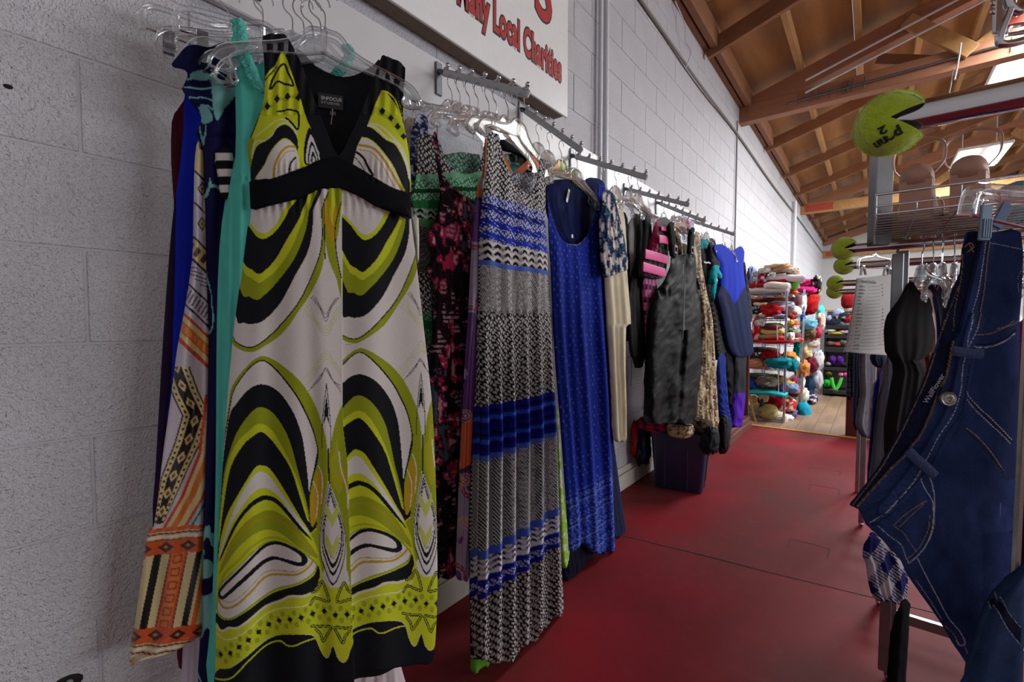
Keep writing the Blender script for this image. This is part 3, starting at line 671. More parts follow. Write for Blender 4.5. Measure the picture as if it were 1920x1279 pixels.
# teardrop between the arches
pf(A3([(690, 40), (745, -200), (830, -200), (830, 900), (800, 700), (785, 640), (782, 480), (748, 330), (692, 170)]), cO)
pf(A3([(640, 110), (662, 190), (652, 300), (602, 430), (586, 330), (612, 180)]), cG); pf(A3([(700, 60), (722, 20), (735, -60), (752, 80), (765, 190), (745, 250), (710, 170)]), (160, 160, 30)); pf(A3([(752, 110), (772, 180), (800, 330), (815, 420), (800, 250), (780, 130)]), cG)
pl(A3([(632, 0), (604, 150), (586, 240), (582, 300)]), 1.0, cK); pl(A3([(745, 20), (758, 120), (788, 220), (795, 330)]), 1.2, cW)
pl(A3([(632, 95), (655, 160), (648, 300)]), .9, cW); pl(A3([(604, 180), (630, 260), (620, 380)]), .9, cW)
def tear(sc_, col, yo=0):
    base = [(692, 175), (668, 300), (645, 430), (641, 560), (660, 640), (712, 748), (765, 640), (782, 520), (772, 420), (738, 320), (706, 230)]
    c0 = (711, 470 + yo); pf(A3([(c0[0] + (x - 711) * sc_, c0[1] + (y - 470) * sc_) for x, y in base]), col, 3)
tear(1.0, cK); tear(.95, cW); tear(.85, cK, -12); tear(.79, cW, -14); tear(.74, cK, -22); tear(.66, cW, -26); tear(.60, cK, -34); tear(.585, cW, -36)
for yy in (0, 170):
    pf(A3([(672, 290 + yy), (708, 360 + yy), (742, 290 + yy), (745, 350 + yy), (708, 430 + yy), (670, 350 + yy)]), (180, 188, 90), 1)
pl(A3([(688, 0), (690, 175)]), 1.3, cK); pl(A2([(676, 925), (655, 1120), (650, 1279)]), .7, cK); pl(A2([(676, 925), (695, 1120), (700, 1279)]), .7, cK); pf(A2([(676, 990), (660, 1150), (676, 1100), (690, 1150)]), cK, 2)
# curled triangles beside the teardrop
for (ox, oy, fx) in ((0, 0, 1), (1424, 0, -1)):
    for w_, c_ in ((3.4, cK), (1.0, cL)):
        pl(A3([(ox + fx * x, oy + y) for x, y in ((590, 850), (610, 818), (650, 828), (690, 832), (672, 770), (650, 728), (630, 770), (600, 785))]), w_ * .75, c_)
        pl(A3([(ox + fx * x, oy + y) for x, y in ((596, 968), (640, 975), (700, 972), (685, 1010), (658, 1055), (645, 1020), (620, 990))]), w_ * .75, c_)
pf(A3([(60, 1252), (150, 1203), (230, 1143), (310, 1083), (400, 1033), (480, 1013), (560, 1011), (610, 1029), (640, 1101), (670, 1146), (692, 1133), (712, 1073), (735, 1133), (765, 1163), (792, 1143), (810, 1088), (830, 1092), (830, 1500), (40, 1500)]), cK, 3)
pl(A3([(60, 1285), (160, 1250), (250, 1160), (340, 1090), (420, 1058), (460, 1075), (500, 1072), (560, 1048), (630, 1035)]), 1.4, cL)

def foldx(Y): return np.interp(Y, [300, 800, 870, 1100, 1279, 1320], [641, 643, 652, 659, 664, 665])
def left_print(X, Y, c):
    for it in PRINT:
        if it[0] == 'f': m = pip(it[1], X, Y); c[m] = nlin(it[2])
        else: m = dline(it[1], X, Y, it[2]); c[m] = nlin(it[3])
    return c
def skirt_col(X, Y):
    # the right panel repeats the print, shifted and squeezed
    fx = foldx(Y); right = X > fx
    x2 = (X - 380) * 2.906; y2 = (Y - 400) * 2.906
    xa = 300 + (x2 - 865) / .88; ya = (y2 - 20) / .91
    xb = 315 + (x2 - 850) / .95; yb = 780 + (y2 - 737) / .92
    x3 = (X - 380) * 2.9125; y3 = (Y - 840) * 2.9125
    xx = 705 + (x3 - 1218 + np.clip(y3 - 700, 0, 400) * .08) / .97; yc = (y3 + 40 + .117 * (705 - xx)); xc3 = xx
    Xm = np.where(Y < 645, 380 + xa / 2.906, np.where(Y < 812, 380 + xb / 2.906, 380 + xc3 / 2.9125))
    Ym = np.where(Y < 645, 400 + ya / 2.906, np.where(Y < 812, 400 + yb / 2.906, 840 + yc / 2.9125))
    w_ = np.clip((Y - 770) / 100, 0, 1); lowm = Y > 645
    Xm = np.where(lowm, (1 - w_) * (380 + xb / 2.906) + w_ * (380 + xc3 / 2.9125), Xm); Ym = np.where(lowm, (1 - w_) * (400 + yb / 2.906) + w_ * (840 + yc / 2.9125), Ym)
    XX = np.where(right, Xm, X); YY = np.where(right, Ym, Y)
    c = np.tile(nlin(cW), (len(X), 1)); return left_print(XX, YY, c)
BOD = []
def bf(pts, col, k=4): BOD.append(('f', smooth_poly(AB(pts), k), col))
def bs(pts, wd, col): BOD.append(('l', smooth_line(AB(pts)), wd, col))
CUPL = [(300, 183), (325, 240), (345, 300), (400, 462), (450, 620), (500, 722), (538, 852), (440, 892), (330, 937), (230, 967), (90, 977), (60, 960), (50, 800), (100, 700), (155, 560), (182, 430), (188, 340), (250, 268), (275, 215)]
bf(CUPL, cL, 2)
bf([(60, 1000), (60, 760), (100, 700), (120, 760), (100, 860), (95, 975)], cO, 2)
bs([(215, 415), (240, 340), (300, 262), (330, 320), (360, 392), (310, 385), (262, 372), (225, 412)], 2.0, cK); bs([(190, 360), (225, 320), (260, 275)], 1.2, cK)
bs([(265, 555), (330, 545), (385, 555), (395, 600), (388, 665), (350, 625), (315, 592)], 1.8, cK)
bs([(190, 520), (260, 475), (330, 465), (410, 470)], 8, (158, 168, 28))
for (x, y) in ((200, 520), (260, 477), (325, 463), (392, 468)):
    for sg in (-1, 1): bf([(x + 32 + 24 * math.cos(a), y + sg * 34 + 26 * math.sin(a)) for a in np.linspace(0, 6.28, 9)[:-1]], cL, 2)
for (x, y) in ((200, 520), (260, 477), (325, 463), (392, 468)): bf([(x - 20, y), (x, y - 24), (x + 20, y), (x, y + 24)], cK, 1)
bf([(110, 740), (180, 700), (240, 650), (300, 612), (350, 640), (385, 700), (375, 740), (320, 680), (270, 690), (220, 740), (150, 745), (100, 860)], cL, 3)
bs([(100, 830), (125, 735), (190, 735), (240, 690), (275, 635), (320, 625), (360, 655), (385, 700)], 1.4, cW); bs([(130, 700), (200, 650), (270, 605), (330, 612)], .9, (215, 214, 150))
bf([(88, 975), (92, 880), (130, 770), (190, 738), (232, 706), (262, 656), (310, 636), (352, 662), (386, 722), (388, 800), (350, 742), (300, 724), (240, 790), (190, 880), (130, 972)], cK, 3)
bf([(118, 968), (180, 884), (226, 802), (296, 726), (352, 744), (388, 802), (402, 872), (395, 905), (330, 937), (230, 967)], cL, 3)
bf([(124, 968), (184, 886), (230, 806), (298, 732), (350, 750), (384, 806), (396, 872), (390, 905), (330, 937), (230, 967)], cW, 3)
bs([(240, 962), (250, 890), (290, 810), (330, 776), (372, 775)], 2.2, cG); bs([(262, 950), (280, 870), (320, 812), (370, 800)], .8, cG); bs([(335, 930), (345, 880), (375, 840)], 1.6, cK)
bf([(430, 880), (426, 790), (440, 700), (462, 650), (500, 722), (538, 852), (480, 872)], cK, 2)
for a, b in ((.86, cW), (.66, cK), (.52, cW), (.34, cK), (.2, cW)):
    bf([(455 + (x - 455) * a + (1 - a) * 34, 865 + (y - 865) * a) for x, y in ((436, 875), (434, 790), (462, 668), (500, 740), (530, 850))], b, 2)
CUPR = [(905, 420), (960, 436), (1010, 490), (1032, 560), (1052, 680), (1085, 800), (1092, 900), (1090, 1000), (1068, 1057), (980, 1025), (860, 963), (726, 880), (755, 765), (815, 645), (868, 505)]
bf(CUPR, cL, 2)
bf([(905, 420), (960, 436), (1010, 490), (1040, 620), (1000, 530), (950, 455)], cK, 3); bs([(905, 425), (965, 452), (1005, 520), (1030, 600)], 1.2, cY)
bs([(870, 545), (960, 590), (1040, 690)], 7, (158, 168, 28))
for (x, y) in ((908, 552), (962, 592), (1004, 641), (1042, 700)): bf([(x - 20, y), (x, y - 22), (x + 20, y), (x, y + 22)], cK, 1)
bs([(830, 628), (900, 645), (970, 705), (1030, 770), (1065, 860), (1080, 960)], 1.2, cW)
bf([(812, 648), (860, 668), (930, 728), (990, 758), (1042, 850), (1072, 940), (1084, 1015), (1068, 1056), (1042, 1022), (985, 905), (930, 832), (870, 752), (800, 716), (780, 700)], cK, 3)
bs([(820, 640), (870, 655), (935, 715), (1000, 750), (1052, 850), (1078, 960)], 1.5, cW)
bf([(790, 712), (862, 745), (930, 826), (985, 905), (1045, 1030), (1066, 1057), (980, 1025), (860, 963), (726, 880), (755, 765)], cL, 3)
bf([(790, 718), (860, 752), (925, 832), (980, 912), (1038, 1034), (1058, 1056), (980, 1025), (860, 963), (726, 880), (757, 770)], cW, 3)
bs([(765, 762), (850, 782), (915, 852), (990, 970), (1040, 1045)], 2.3, cG); bs([(760, 790), (840, 810), (900, 880), (980, 1010)], .8, cG)
bs([(752, 808), (790, 840), (820, 900), (850, 950)], 2.2, cK); bs([(742, 840), (775, 880), (800, 930)], .8, cK)
BAND = smooth_poly(AB([(84, 978), (230, 967), (440, 890), (530, 850), (630, 832), (730, 880), (860, 963), (980, 1025), (1086, 1060), (1090, 1208), (960, 1170), (860, 1135), (760, 1072), (640, 1020), (520, 1030), (400, 1088), (220, 1132), (92, 1146)]), 3)
bf([(300, 60), (300, 183), (325, 240), (345, 300), (400, 462), (450, 620), (500, 722), (538, 855), (650, 845), (600, 700), (540, 560), (470, 400), (400, 200)], cK, 1)
bf([(905, 420), (868, 505), (815, 645), (755, 765), (726, 885), (640, 845), (690, 650), (790, 400), (870, 250), (905, 190), (960, 200), (960, 436)], cK, 1)
def hero_color(X, Y, S, Z):
    c = np.tile(nlin(cK), (len(X), 1))
    low = Y > 330; 
    if low.any(): c[low] = skirt_col(X[low], Y[low])
    topb = pip(np.vstack([AB([(0, -60), (1200, -60), (1200, 1064), (1105, 1064)]), BAND[::-1][: 0], AB([(980, 1030), (860, 968), (730, 885), (630, 838), (530, 855), (440, 895), (230, 972), (0, 982)])]), X, Y)
    xs = X[topb]; ys = Y[topb]; cc = np.tile(nlin(cK), (len(xs), 1))
    for it in BOD:
        if it[0] == 'f': cc[pip(it[1], xs, ys)] = nlin(it[2])
        else: cc[dline(it[1], xs, ys, it[2])] = nlin(it[3])
    c[topb] = cc
    c[pip(BAND, X, Y)] = nlin((14, 14, 18))
    return c
HERO = [(493, 66), (528, 64), (536, 66), (552, 92), (566, 122), (580, 160), (596, 205), (614, 250), (634, 293), (652, 262), (672, 220), (690, 175), (704, 138), (716, 104), (724, 106), (742, 112), (760, 127), (757, 165), (756, 205), (758, 230), (768, 285), (772, 345), (772, 408), (780, 470), (790, 560), (800, 650), (812, 760), (818, 880), (821, 1000), (822, 1120), (818, 1210), (812, 1252), (790, 1254), (765, 1256), (740, 1262), (716, 1272), (690, 1276), (665, 1282), (640, 1300), (560, 1318), (480, 1326), (402, 1330), (400, 1240), (401, 1150), (404, 1060), (412, 920), (420, 800), (428, 700), (438, 600), (452, 500), (462, 420), (466, 345), (464, 300), (461, 268), (470, 248), (486, 210), (495, 180), (496, 140), (494, 100)]
HP_ = ((.405, .538), math.radians(56.6))
def hero_disp(u, v, X, Y, S, Z):
    fx = foldx(Y); r = np.clip((Y - 340) / 200, 0, 1)
    d = r * .010 * np.exp(-((X - fx + 22) / 26) ** 2) * 2.2 - r * .012 * (X > fx) + r * .012 * np.exp(-((X - fx - 60) / 34) ** 2)
    d += r * .007 * np.sin((X - 430) / 19.0 + v) * (X < fx) + r * .008 * np.sin((X - fx) / 21.0)
    d += r * .012 * np.exp(-((X - np.interp(Y, [340, 1300], [493, 470])) / 22) ** 2) + r * .010 * np.exp(-((X - np.interp(Y, [340, 1300], [590, 625])) / 16) ** 2)
    d += (1 - r) * .018 * (np.exp(-((X - 520) ** 2 + (Y - 290) ** 2) / 1300) + np.exp(-((X - 715) ** 2 + (Y - 310) ** 2) / 1300))
    # gathers under the bust
    g = np.exp(-((Y - 322) / 18) ** 2) * (np.exp(-((X - 548) / 22) ** 2) + np.exp(-((X - 706) / 22) ** 2)); d += g * .003 * np.sin(X / 1.7)
    g2 = np.exp(-((Y - 372) / 26) ** 2); d += g2 * .0028 * np.sin(X / 2.4)
    # pleated shoulder straps
    d += (Y < 215) * .003 * np.sin((X + (Y - 60) * .05) / 3.2)
    return d
hero = cloth('maxi_dress', HERO, HP_, hero_color, None, CRINKLE, 1.25, hero_disp, .05, .03, 2)
props(hero, 'sleeveless maxi dress with black bodice bands and swirling lime, white and black print', 'dress')
lin_ = cloth('lining', [(556, 90), (590, 122), (612, 135), (640, 144), (668, 140), (700, 122), (712, 112), (716, 150), (715, 200), (700, 250), (690, 300), (600, 300), (585, 250), (575, 190), (562, 140)], HP_, solid((26, 27, 31)), hero, CLOTH, 2.5, None, .004, .0, 3, off=-.045)
lin_['label'] = 'black inner back of the dress'
cloth('waistband', [tuple(p) for p in BAND[::3]], HP_, solid((15, 15, 19)), hero, CLOTH, 3, lambda u, v, X, Y, S, Z: .018 * (np.exp(-((X - 520) ** 2) / 2600) + np.exp(-((X - 715) ** 2) / 2600)) * .6, .004, .02, 1, off=.0045)['label'] = 'black empire waistband'
def on_plane(px, py, plane, off=0.0):
    (x0, y0), hd = plane; D = Vector((math.cos(hd), math.sin(hd), 0)); N = Vector((D.y, -D.x, 0))
    if N.dot(CAM - Vector((x0, y0, CAM.z))) < 0: N = -N
    r = ray(px, py); t = ((Vector((x0, y0, 0)) + N * off - CAM).dot(N)) / r.dot(N); return CAM + r * t, D, N
p, D, N = on_plane(600, 179, HP_, -.038)
Mt = Matrix(((D.x, 0, N.x, p.x), (D.y, 0, N.y, p.y), (0, 1, 0, p.z), (0, 0, 0, 1)))
lb = MB().box(None, (.052, .032, .001), M=Mt @ Matrix.Translation((.022, -.010, 0))).build('neck_label', mat('label_black', (14, 14, 16), .5), hero)
TXT = mat('label_text', (190, 190, 192), .5)
text_obj('lettering', 'ENFOCUS', .0105, Mt @ Matrix.Translation((.002, -.008, .001)), TXT, hero, .0002, .0001, .92)
text_obj('lettering', 'STUDIO', .007, Mt @ Matrix.Translation((.002, -.0165, .001)), TXT, hero, .0002, 0, 1.25, spacing=1.3)
MB().box(None, (.012, .008, .001), M=Mt @ Matrix.Translation((.026, -.036, .002))).build('size_tag', mat('label_grey', (70, 68, 72), .6), hero)
text_obj('lettering', '8', .006, Mt @ Matrix.Translation((.024, -.031, .0025)), TXT, hero)
MB().tube([Mt @ Vector((.026, -.030, .003)), Mt @ Vector((.022, -.062, .004))], .0007, 5).build('tag_pin', mat('pin_pink', (196, 150, 160), .4), hero)

# ------------------------------------------------------------------ garments behind it, towards the wall
def swirl(p0, p1): pass
def navy_mint(X, Y, S, Z):
    c = np.tile(nlin((22, 22, 62)), (len(X), 1)); mint = (120, 178, 176)
    n = fbm(S * 22 + 4, Z * 6 + 2, 4); blend(c, (np.abs(n - .5) < .022), mint); blend(c, fbm(S * 9 + 1, Z * 7 + 8, 3) > .66, mint)
    for pts, wd in (([(372, 140), (400, 145), (410, 175), (402, 228), (385, 205)], 0), ):
        pass
    top = Y < 235
    blend(c, top, (22, 22, 62))
    for poly in ([(398, 145), (412, 150), (425, 165), (441, 160), (440, 180), (420, 205), (408, 228), (400, 205)], [(358, 140), (372, 132), (385, 128), (392, 116), (391, 125), (378, 134), (395, 138), (396, 146), (360, 148)], [(374, 198), (382, 194), (392, 204), (400, 226), (384, 232), (375, 222)]):
        blend(c, pip(smooth_poly(poly, 3), X, Y), mint)
    for l, wd in (([(352, 150), (372, 144), (396, 146)], 1.6), ([(345, 165), (370, 164), (397, 164)], 1.6), ([(356, 184), (380, 182), (398, 190)], 1.1), ([(396, 132), (415, 142), (430, 152)], 1.2), ([(392, 96), (412, 112), (428, 120)], .8), ([(372, 200), (388, 197), (399, 208)], 1.2)):
        blend(c, dline(smooth_line(l), X, Y, wd), mint)
    return c
H_ = math.radians
def nm(o, lab, cat='dress', group=None): return props(o, lab, cat, group)
o = cloth('maxi_dress', [(441, 120), (448, 60), (463, 60), (470, 120), (498, 110), (520, 160), (560, 300), (560, 600), (520, 1300), (391, 1330), (395, 1150), (401, 950), (403, 760), (404, 600), (409, 463), (420, 366), (439, 288), (441, 200)], ((.355, .55), H_(62)),
      lambda X, Y, S, Z: solid((84, 186, 172), .12)(X, Y, S, Z), None, CLOTH, 2.6, lambda u, v, X, Y, S, Z: .004 * np.sin(X / 3.4 + v * 3) * np.clip((Y - 180) / 200, .3, 1) + .008 * np.sin(X / 14) + .003 * np.exp(-((Y - 335) / 6) ** 2) * np.sin(X / 1.8), .03, .03, 2)
nm(o, 'turquoise crinkled halter maxi dress with braided straps, behind the black and lime dress'); tq = o
def braid(pts, nm_='braided_strap'):
    P = crv(pts, 8); m = MB()
    for ph in (0, 2.09, 4.19):
        q_ = []
        for i, p_ in enumerate(P):
            t_ = i * .9 + ph; q_.append(Vector(p_) + Vector((.55, .35, 0)).normalized() * .009 * math.sin(t_) + Vector((.6, -.8, 0)) * .004 * math.sin(2 * t_))
        m.tube(q_, .0062, 6)
    return m.build(nm_, mat('turquoise_yarn', (84, 182, 168), .85, noise=.1, nscale=90), tq, True)
PT = ((.365, .55), H_(62)); f = lambda a, b, o_=.012: on_plane(a, b, PT, o_)[0]
braid([f(448, 42), f(452, 70), f(458, 100), f(470, 130), f(482, 155), f(498, 170)])
braid([f(446, 40), f(449, 60), f(447, 84)])
braid([f(650, 88, -.03), f(655, 104, -.03), f(646, 122, -.03), f(632, 138, -.03), f(616, 150, -.03)])
o = cloth('maxi_dress', [(321, 119), (333, 104), (348, 90), (370, 84), (395, 86), (420, 82), (445, 88), (470, 120), (470, 400), (450, 700), (440, 1310), (372, 1320), (374, 1200), (380, 1000), (386, 760), (388, 600), (385, 480), (384, 400), (380, 330), (374, 262), (366, 250), (370, 238), (376, 222), (374, 210), (362, 196), (350, 182), (342, 168), (352, 145), (348, 134), (330, 128)], ((.29, .55), H_(66)), navy_mint, None, CLOTH, 2.0,
      lambda u, v, X, Y, S, Z: .012 * np.sin(X / 11 + Y / 90) + .006 * np.sin(Y / 9) * (Y < 260), .03, .03, 2)
nm(o, 'navy dress with mint brush strokes and ruffled cap sleeve, left of the turquoise dress')
DIA = lambda x, y, cx, cy, rx, ry: np.abs(x - cx) / rx + np.abs(y - cy) / ry < 1
def satin_col(X, Y, S, Z):
    c = np.tile(nlin((200, 192, 200)), (len(X), 1)); cre = (214, 196, 138); dk = (36, 24, 30); red = (196, 62, 34)
    t = Y + (X - 345) * -.95   # diagonal bands running down to the right
    def band(a, b, col): blend(c, (t > a) & (t < b), col)
    band(230, 300, cre); band(300, 305, dk); 
    for cy in (345, 410): blend(c, DIA(X, Y, 379, cy + 10, 9, 14), dk); blend(c, DIA(X, Y, 379, cy + 10, 6, 9), cre); blend(c, DIA(X, Y, 379, cy + 10, 3, 5), (120, 70, 40))
    band(360, 364, dk); band(425, 430, dk); band(430, 470, cre); band(468, 474, dk)
    r1 = ((t - 450) ** 2 < 120) & (((X * .8 + Y * .5) % 16) < 9); blend(c, r1, (90, 50, 46))
    blend(c, (t > 480) & (t < 505) & ((Y - X * .3) % 7 < 2.2), (80, 44, 60))
    band(522, 527, dk); blend(c, (t > 532) & (t < 560) & ((Y * .6 + X) % 9 < 3.4), (72, 40, 60)); band(566, 571, dk)
    band(585, 592, red); band(592, 604, cre); band(604, 628, (206, 112, 40)); blend(c, (t > 610) & (t < 622) & ((X + Y * .2) % 10 < 5), (226, 150, 70)); band(628, 640, cre); band(640, 650, red)
    # serpentine black and gold band
    yy = Y; cx = np.interp(yy, [690, 735, 780, 830, 900, 985], [330, 346, 368, 352, 322, 296])
    hw = np.interp(yy, [690, 780, 900, 985], [26, 27, 22, 10]); d = X - cx
    inb = (np.abs(d) < hw) & (Y > 688) & (Y < 985); blend(c, inb, dk)
    blend(c, inb & (np.abs(np.abs(d) - hw * .66) < hw * .22), cre); blend(c, inb & (np.abs(np.abs(d) - hw * .66) < 2.0) & ((Y % 11) < 5), dk)
    blend(c, inb & (np.abs(d) < 8) & (np.abs(((Y + 8) % 34) - 17) / 12 + np.abs(d) / 8 < 1), cre); blend(c, inb & (np.abs(((Y + 8) % 34) - 17) / 6 + np.abs(d) / 4 < 1), (120, 76, 30))
    # red sweep down to the cuff
    cx2 = np.interp(Y, [740, 850, 930, 1000], [384, 372, 340, 300]); d2 = (X - cx2); lo = (Y > 740) & (Y < 1000) & (X > 300)
    for a, b, col in ((0, 6, red), (6, 14, cre), (14, 26, (206, 112, 40)), (26, 38, cre), (38, 44, red), (44, 60, (150, 190, 190)), (50, 53, dk)): blend(c, lo & (d2 > a) & (d2 < b), col)
    # border panel
    yb = 995 - (X - 285) * .14; e = Y - yb
    bord = e > 0
    blend(c, bord, (206, 190, 140)); blend(c, bord & (e < 8), (206, 96, 40)); 
    for k in range(4): blend(c, bord & (e > 10 + k * 6) & (e < 13 + k * 6), (112, 40, 48) if k % 2 == 0 else (222, 214, 200))
    blend(c, (e > 24) & (e < 50), (198, 82, 32)); xd = (X + e * .12) % 42 - 21; blend(c, (e > 24) & (e < 50) & (np.abs(xd) / 16 + np.abs(e - 37) / 10 < 1), (62, 30, 30)); blend(c, (e > 24) & (e < 50) & (np.abs(xd) / 5 + np.abs(e - 37) / 3.5 < 1), (190, 120, 60))
    mid = (e > 50) & (e < 186); xs = X + (e - 50) * .21
    blend(c, mid & (xs > 288) & (xs < 303), (14, 18, 20)); blend(c, mid & (xs > 320) & (xs < 350), (190, 84, 36)); blend(c, mid & (xs > 324) & (xs < 346), (214, 120, 52)); 
    gx = np.abs(xs - 335) ; blend(c, mid & (gx < 9) & ((np.abs((e % 24) - 12) < 8) & ~((np.abs((e % 24) - 12) < 5) & (gx < 6))), (168, 58, 26)); blend(c, mid & (xs > 318) & (xs < 320.5), (120, 30, 20)); blend(c, mid & (xs > 350) & (xs < 352.5), (120, 30, 20))
    blend(c, mid & (xs > 368) & (xs < 380), (14, 18, 20)); blend(c, mid & (xs > 386) & (xs < 396), (204, 100, 44))
    blend(c, mid & (xs < 272) & ((e % 17) < 4), (206, 70, 40))
    blend(c, (e > 186) & (e < 214), (198, 82, 32)); blend(c, (e > 186) & (e < 214) & (np.abs(xd) / 16 + np.abs(e - 200) / 10 < 1), (62, 30, 30)); blend(c, (e > 186) & (e < 214) & (np.abs(xd) / 5 + np.abs(e - 200) / 3.5 < 1), (190, 120, 60))
    for k in range(4): blend(c, (e > 216 + k * 6) & (e < 219 + k * 6), (112, 40, 48) if k % 2 == 0 else (222, 214, 200))
    blend(c, e > 242, (206, 100, 44))
    return c
o = cloth('maxi_dress', [(372, 262), (385, 285), (398, 300), (402, 500), (400, 800), (388, 985), (386, 1060), (384, 1180), (372, 1195), (345, 1215), (318, 1226), (290, 1233), (262, 1240), (240, 1245), (250, 1180), (262, 1098), (270, 1040), (277, 998), (287, 993), (297, 920), (306, 845), (318, 760), (329, 673), (336, 629), (347, 572), (360, 484), (362, 419), (364, 331), (366, 290)], ((.235, .53), H_(72)), satin_col, None, SATIN, 1.6,
      lambda u, v, X, Y, S, Z: .014 * np.sin(u * 5 + v * 4) + .007 * np.sin(u * 14 - v * 6) * np.clip(v * 2, .2, 1), .03, .03, 2)
nm(o, 'white satin dress with gold serpentine bands and wide orange tribal border at hem')
for args in (
    ([(349, 160), (380, 200), (390, 330), (380, 700), (345, 1000), (330, 1010), (312, 800), (316, 760), (321, 703), (323, 616), (327, 506), (329, 375), (338, 310), (344, 240)], ((.165, .51), H_(76)), (22, 38, 168), 'smooth royal blue long dress hanging beside the white satin dress', 4),
    ([(348, 180), (366, 240), (362, 420), (330, 430), (327, 375), (322, 300), (323, 225), (333, 205), (345, 188)], ((.115, .50), H_(80)), (62, 18, 32), 'dark maroon top nearest to the bare block wall', 5),
    ([(330, 370), (346, 500), (345, 700), (320, 990), (287, 995), (292, 888), (299, 760), (305, 660), (311, 570), (320, 450), (326, 390)], ((.135, .50), H_(79)), (38, 22, 50), 'dark purple long dress hanging below the maroon top', 4),
    ([(360, 1140), (385, 1120), (392, 1200), (395, 1330), (350, 1330), (338, 1290), (344, 1180)], ((.20, .52), H_(74)), (196, 188, 202), 'pale lilac skirt hem showing under the orange satin border', 5),
    ([(332, 1210), (344, 1200), (346, 1240), (336, 1258)], ((.17, .51), H_(78)), (92, 18, 40), 'dark red hem corner below the orange satin border', 3),
    ([(640, 1240), (700, 1230), (749, 1240), (752, 1330), (620, 1340), (630, 1280)], ((.34, .60), H_(62)), (196, 180, 184), 'pale pink slip hem showing below the black and lime dress', 5)):
    o = cloth('long_dress' if 'dress' in args[3] else 'garment', args[0], args[1], solid(args[2], .1), None, CLOTH, 3, std_disp(.007, args[4], seed=args[4]), .02, .02, 2)
    nm(o, args[3], 'clothes')
# black and cream striped top between navy and turquoise, small star top right of hero
def stripes(X, Y, S, Z):
    c = np.tile(nlin((196, 188, 184)), (len(X), 1)); blend(c, (Y % 30) < 16, (18, 18, 22)); return c
nm(cloth('striped_blouse', [(403, 285), (435, 280), (436, 360), (415, 370), (408, 330)], ((.32, .55), H_(64)), stripes, None, CLOTH, 2, std_disp(.006, 2), .01, .01, 2), 'black and cream striped top squeezed beside the turquoise dress', 'top')
nm(cloth('cream_blouse', [(771, 408), (785, 410), (786, 486), (781, 487), (778, 450)], ((.34, .60), H_(60)), solid((206, 202, 186)), None, CLOTH, 2, None, .006, .01, 2), 'cream white fabric edge showing right of the black and lime dress', 'clothes')
# hangers of the first arm
hl = [('dress', (.405, .538, 1.865), 56.6, 'clear hanger carrying the black and lime dress', .06), ('dress', (.36, .545, 1.872), 62, 'clear hanger carrying the turquoise halter dress', -.05), ('dress', (.315, .55, 1.885), 60, 'clear hanger with square notch, third from the aisle on the nearest arm', -.06),
      ('dress', (.28, .55, 1.905), 66, 'clear hanger carrying the navy and mint dress', -.02), ('dress', (.235, .55, 1.93), 70, 'clear hanger carrying the white satin dress', .03), ('clamp', (.19, .50, 1.945), 74, 'clear trouser hanger with grey striped clip above the royal blue dress', .0),
      ('dress', (.15, .52, 1.955), 80, 'clear hanger closest to the wall on the nearest arm', .03), ('clamp', (.105, .46, 1.95), 84, 'clear trouser hanger leaning on the block wall', .0)]
for kd, loc, hd, lab, roll in hl: hang(kd, Vector(loc) - Vector((0, 0, .0)), H_(hd), lab, roll)
NEO = mat('neoprene', None, .75, noise=.06, nscale=60, bump=.05, bscale=60, attr=True, spec=.06)
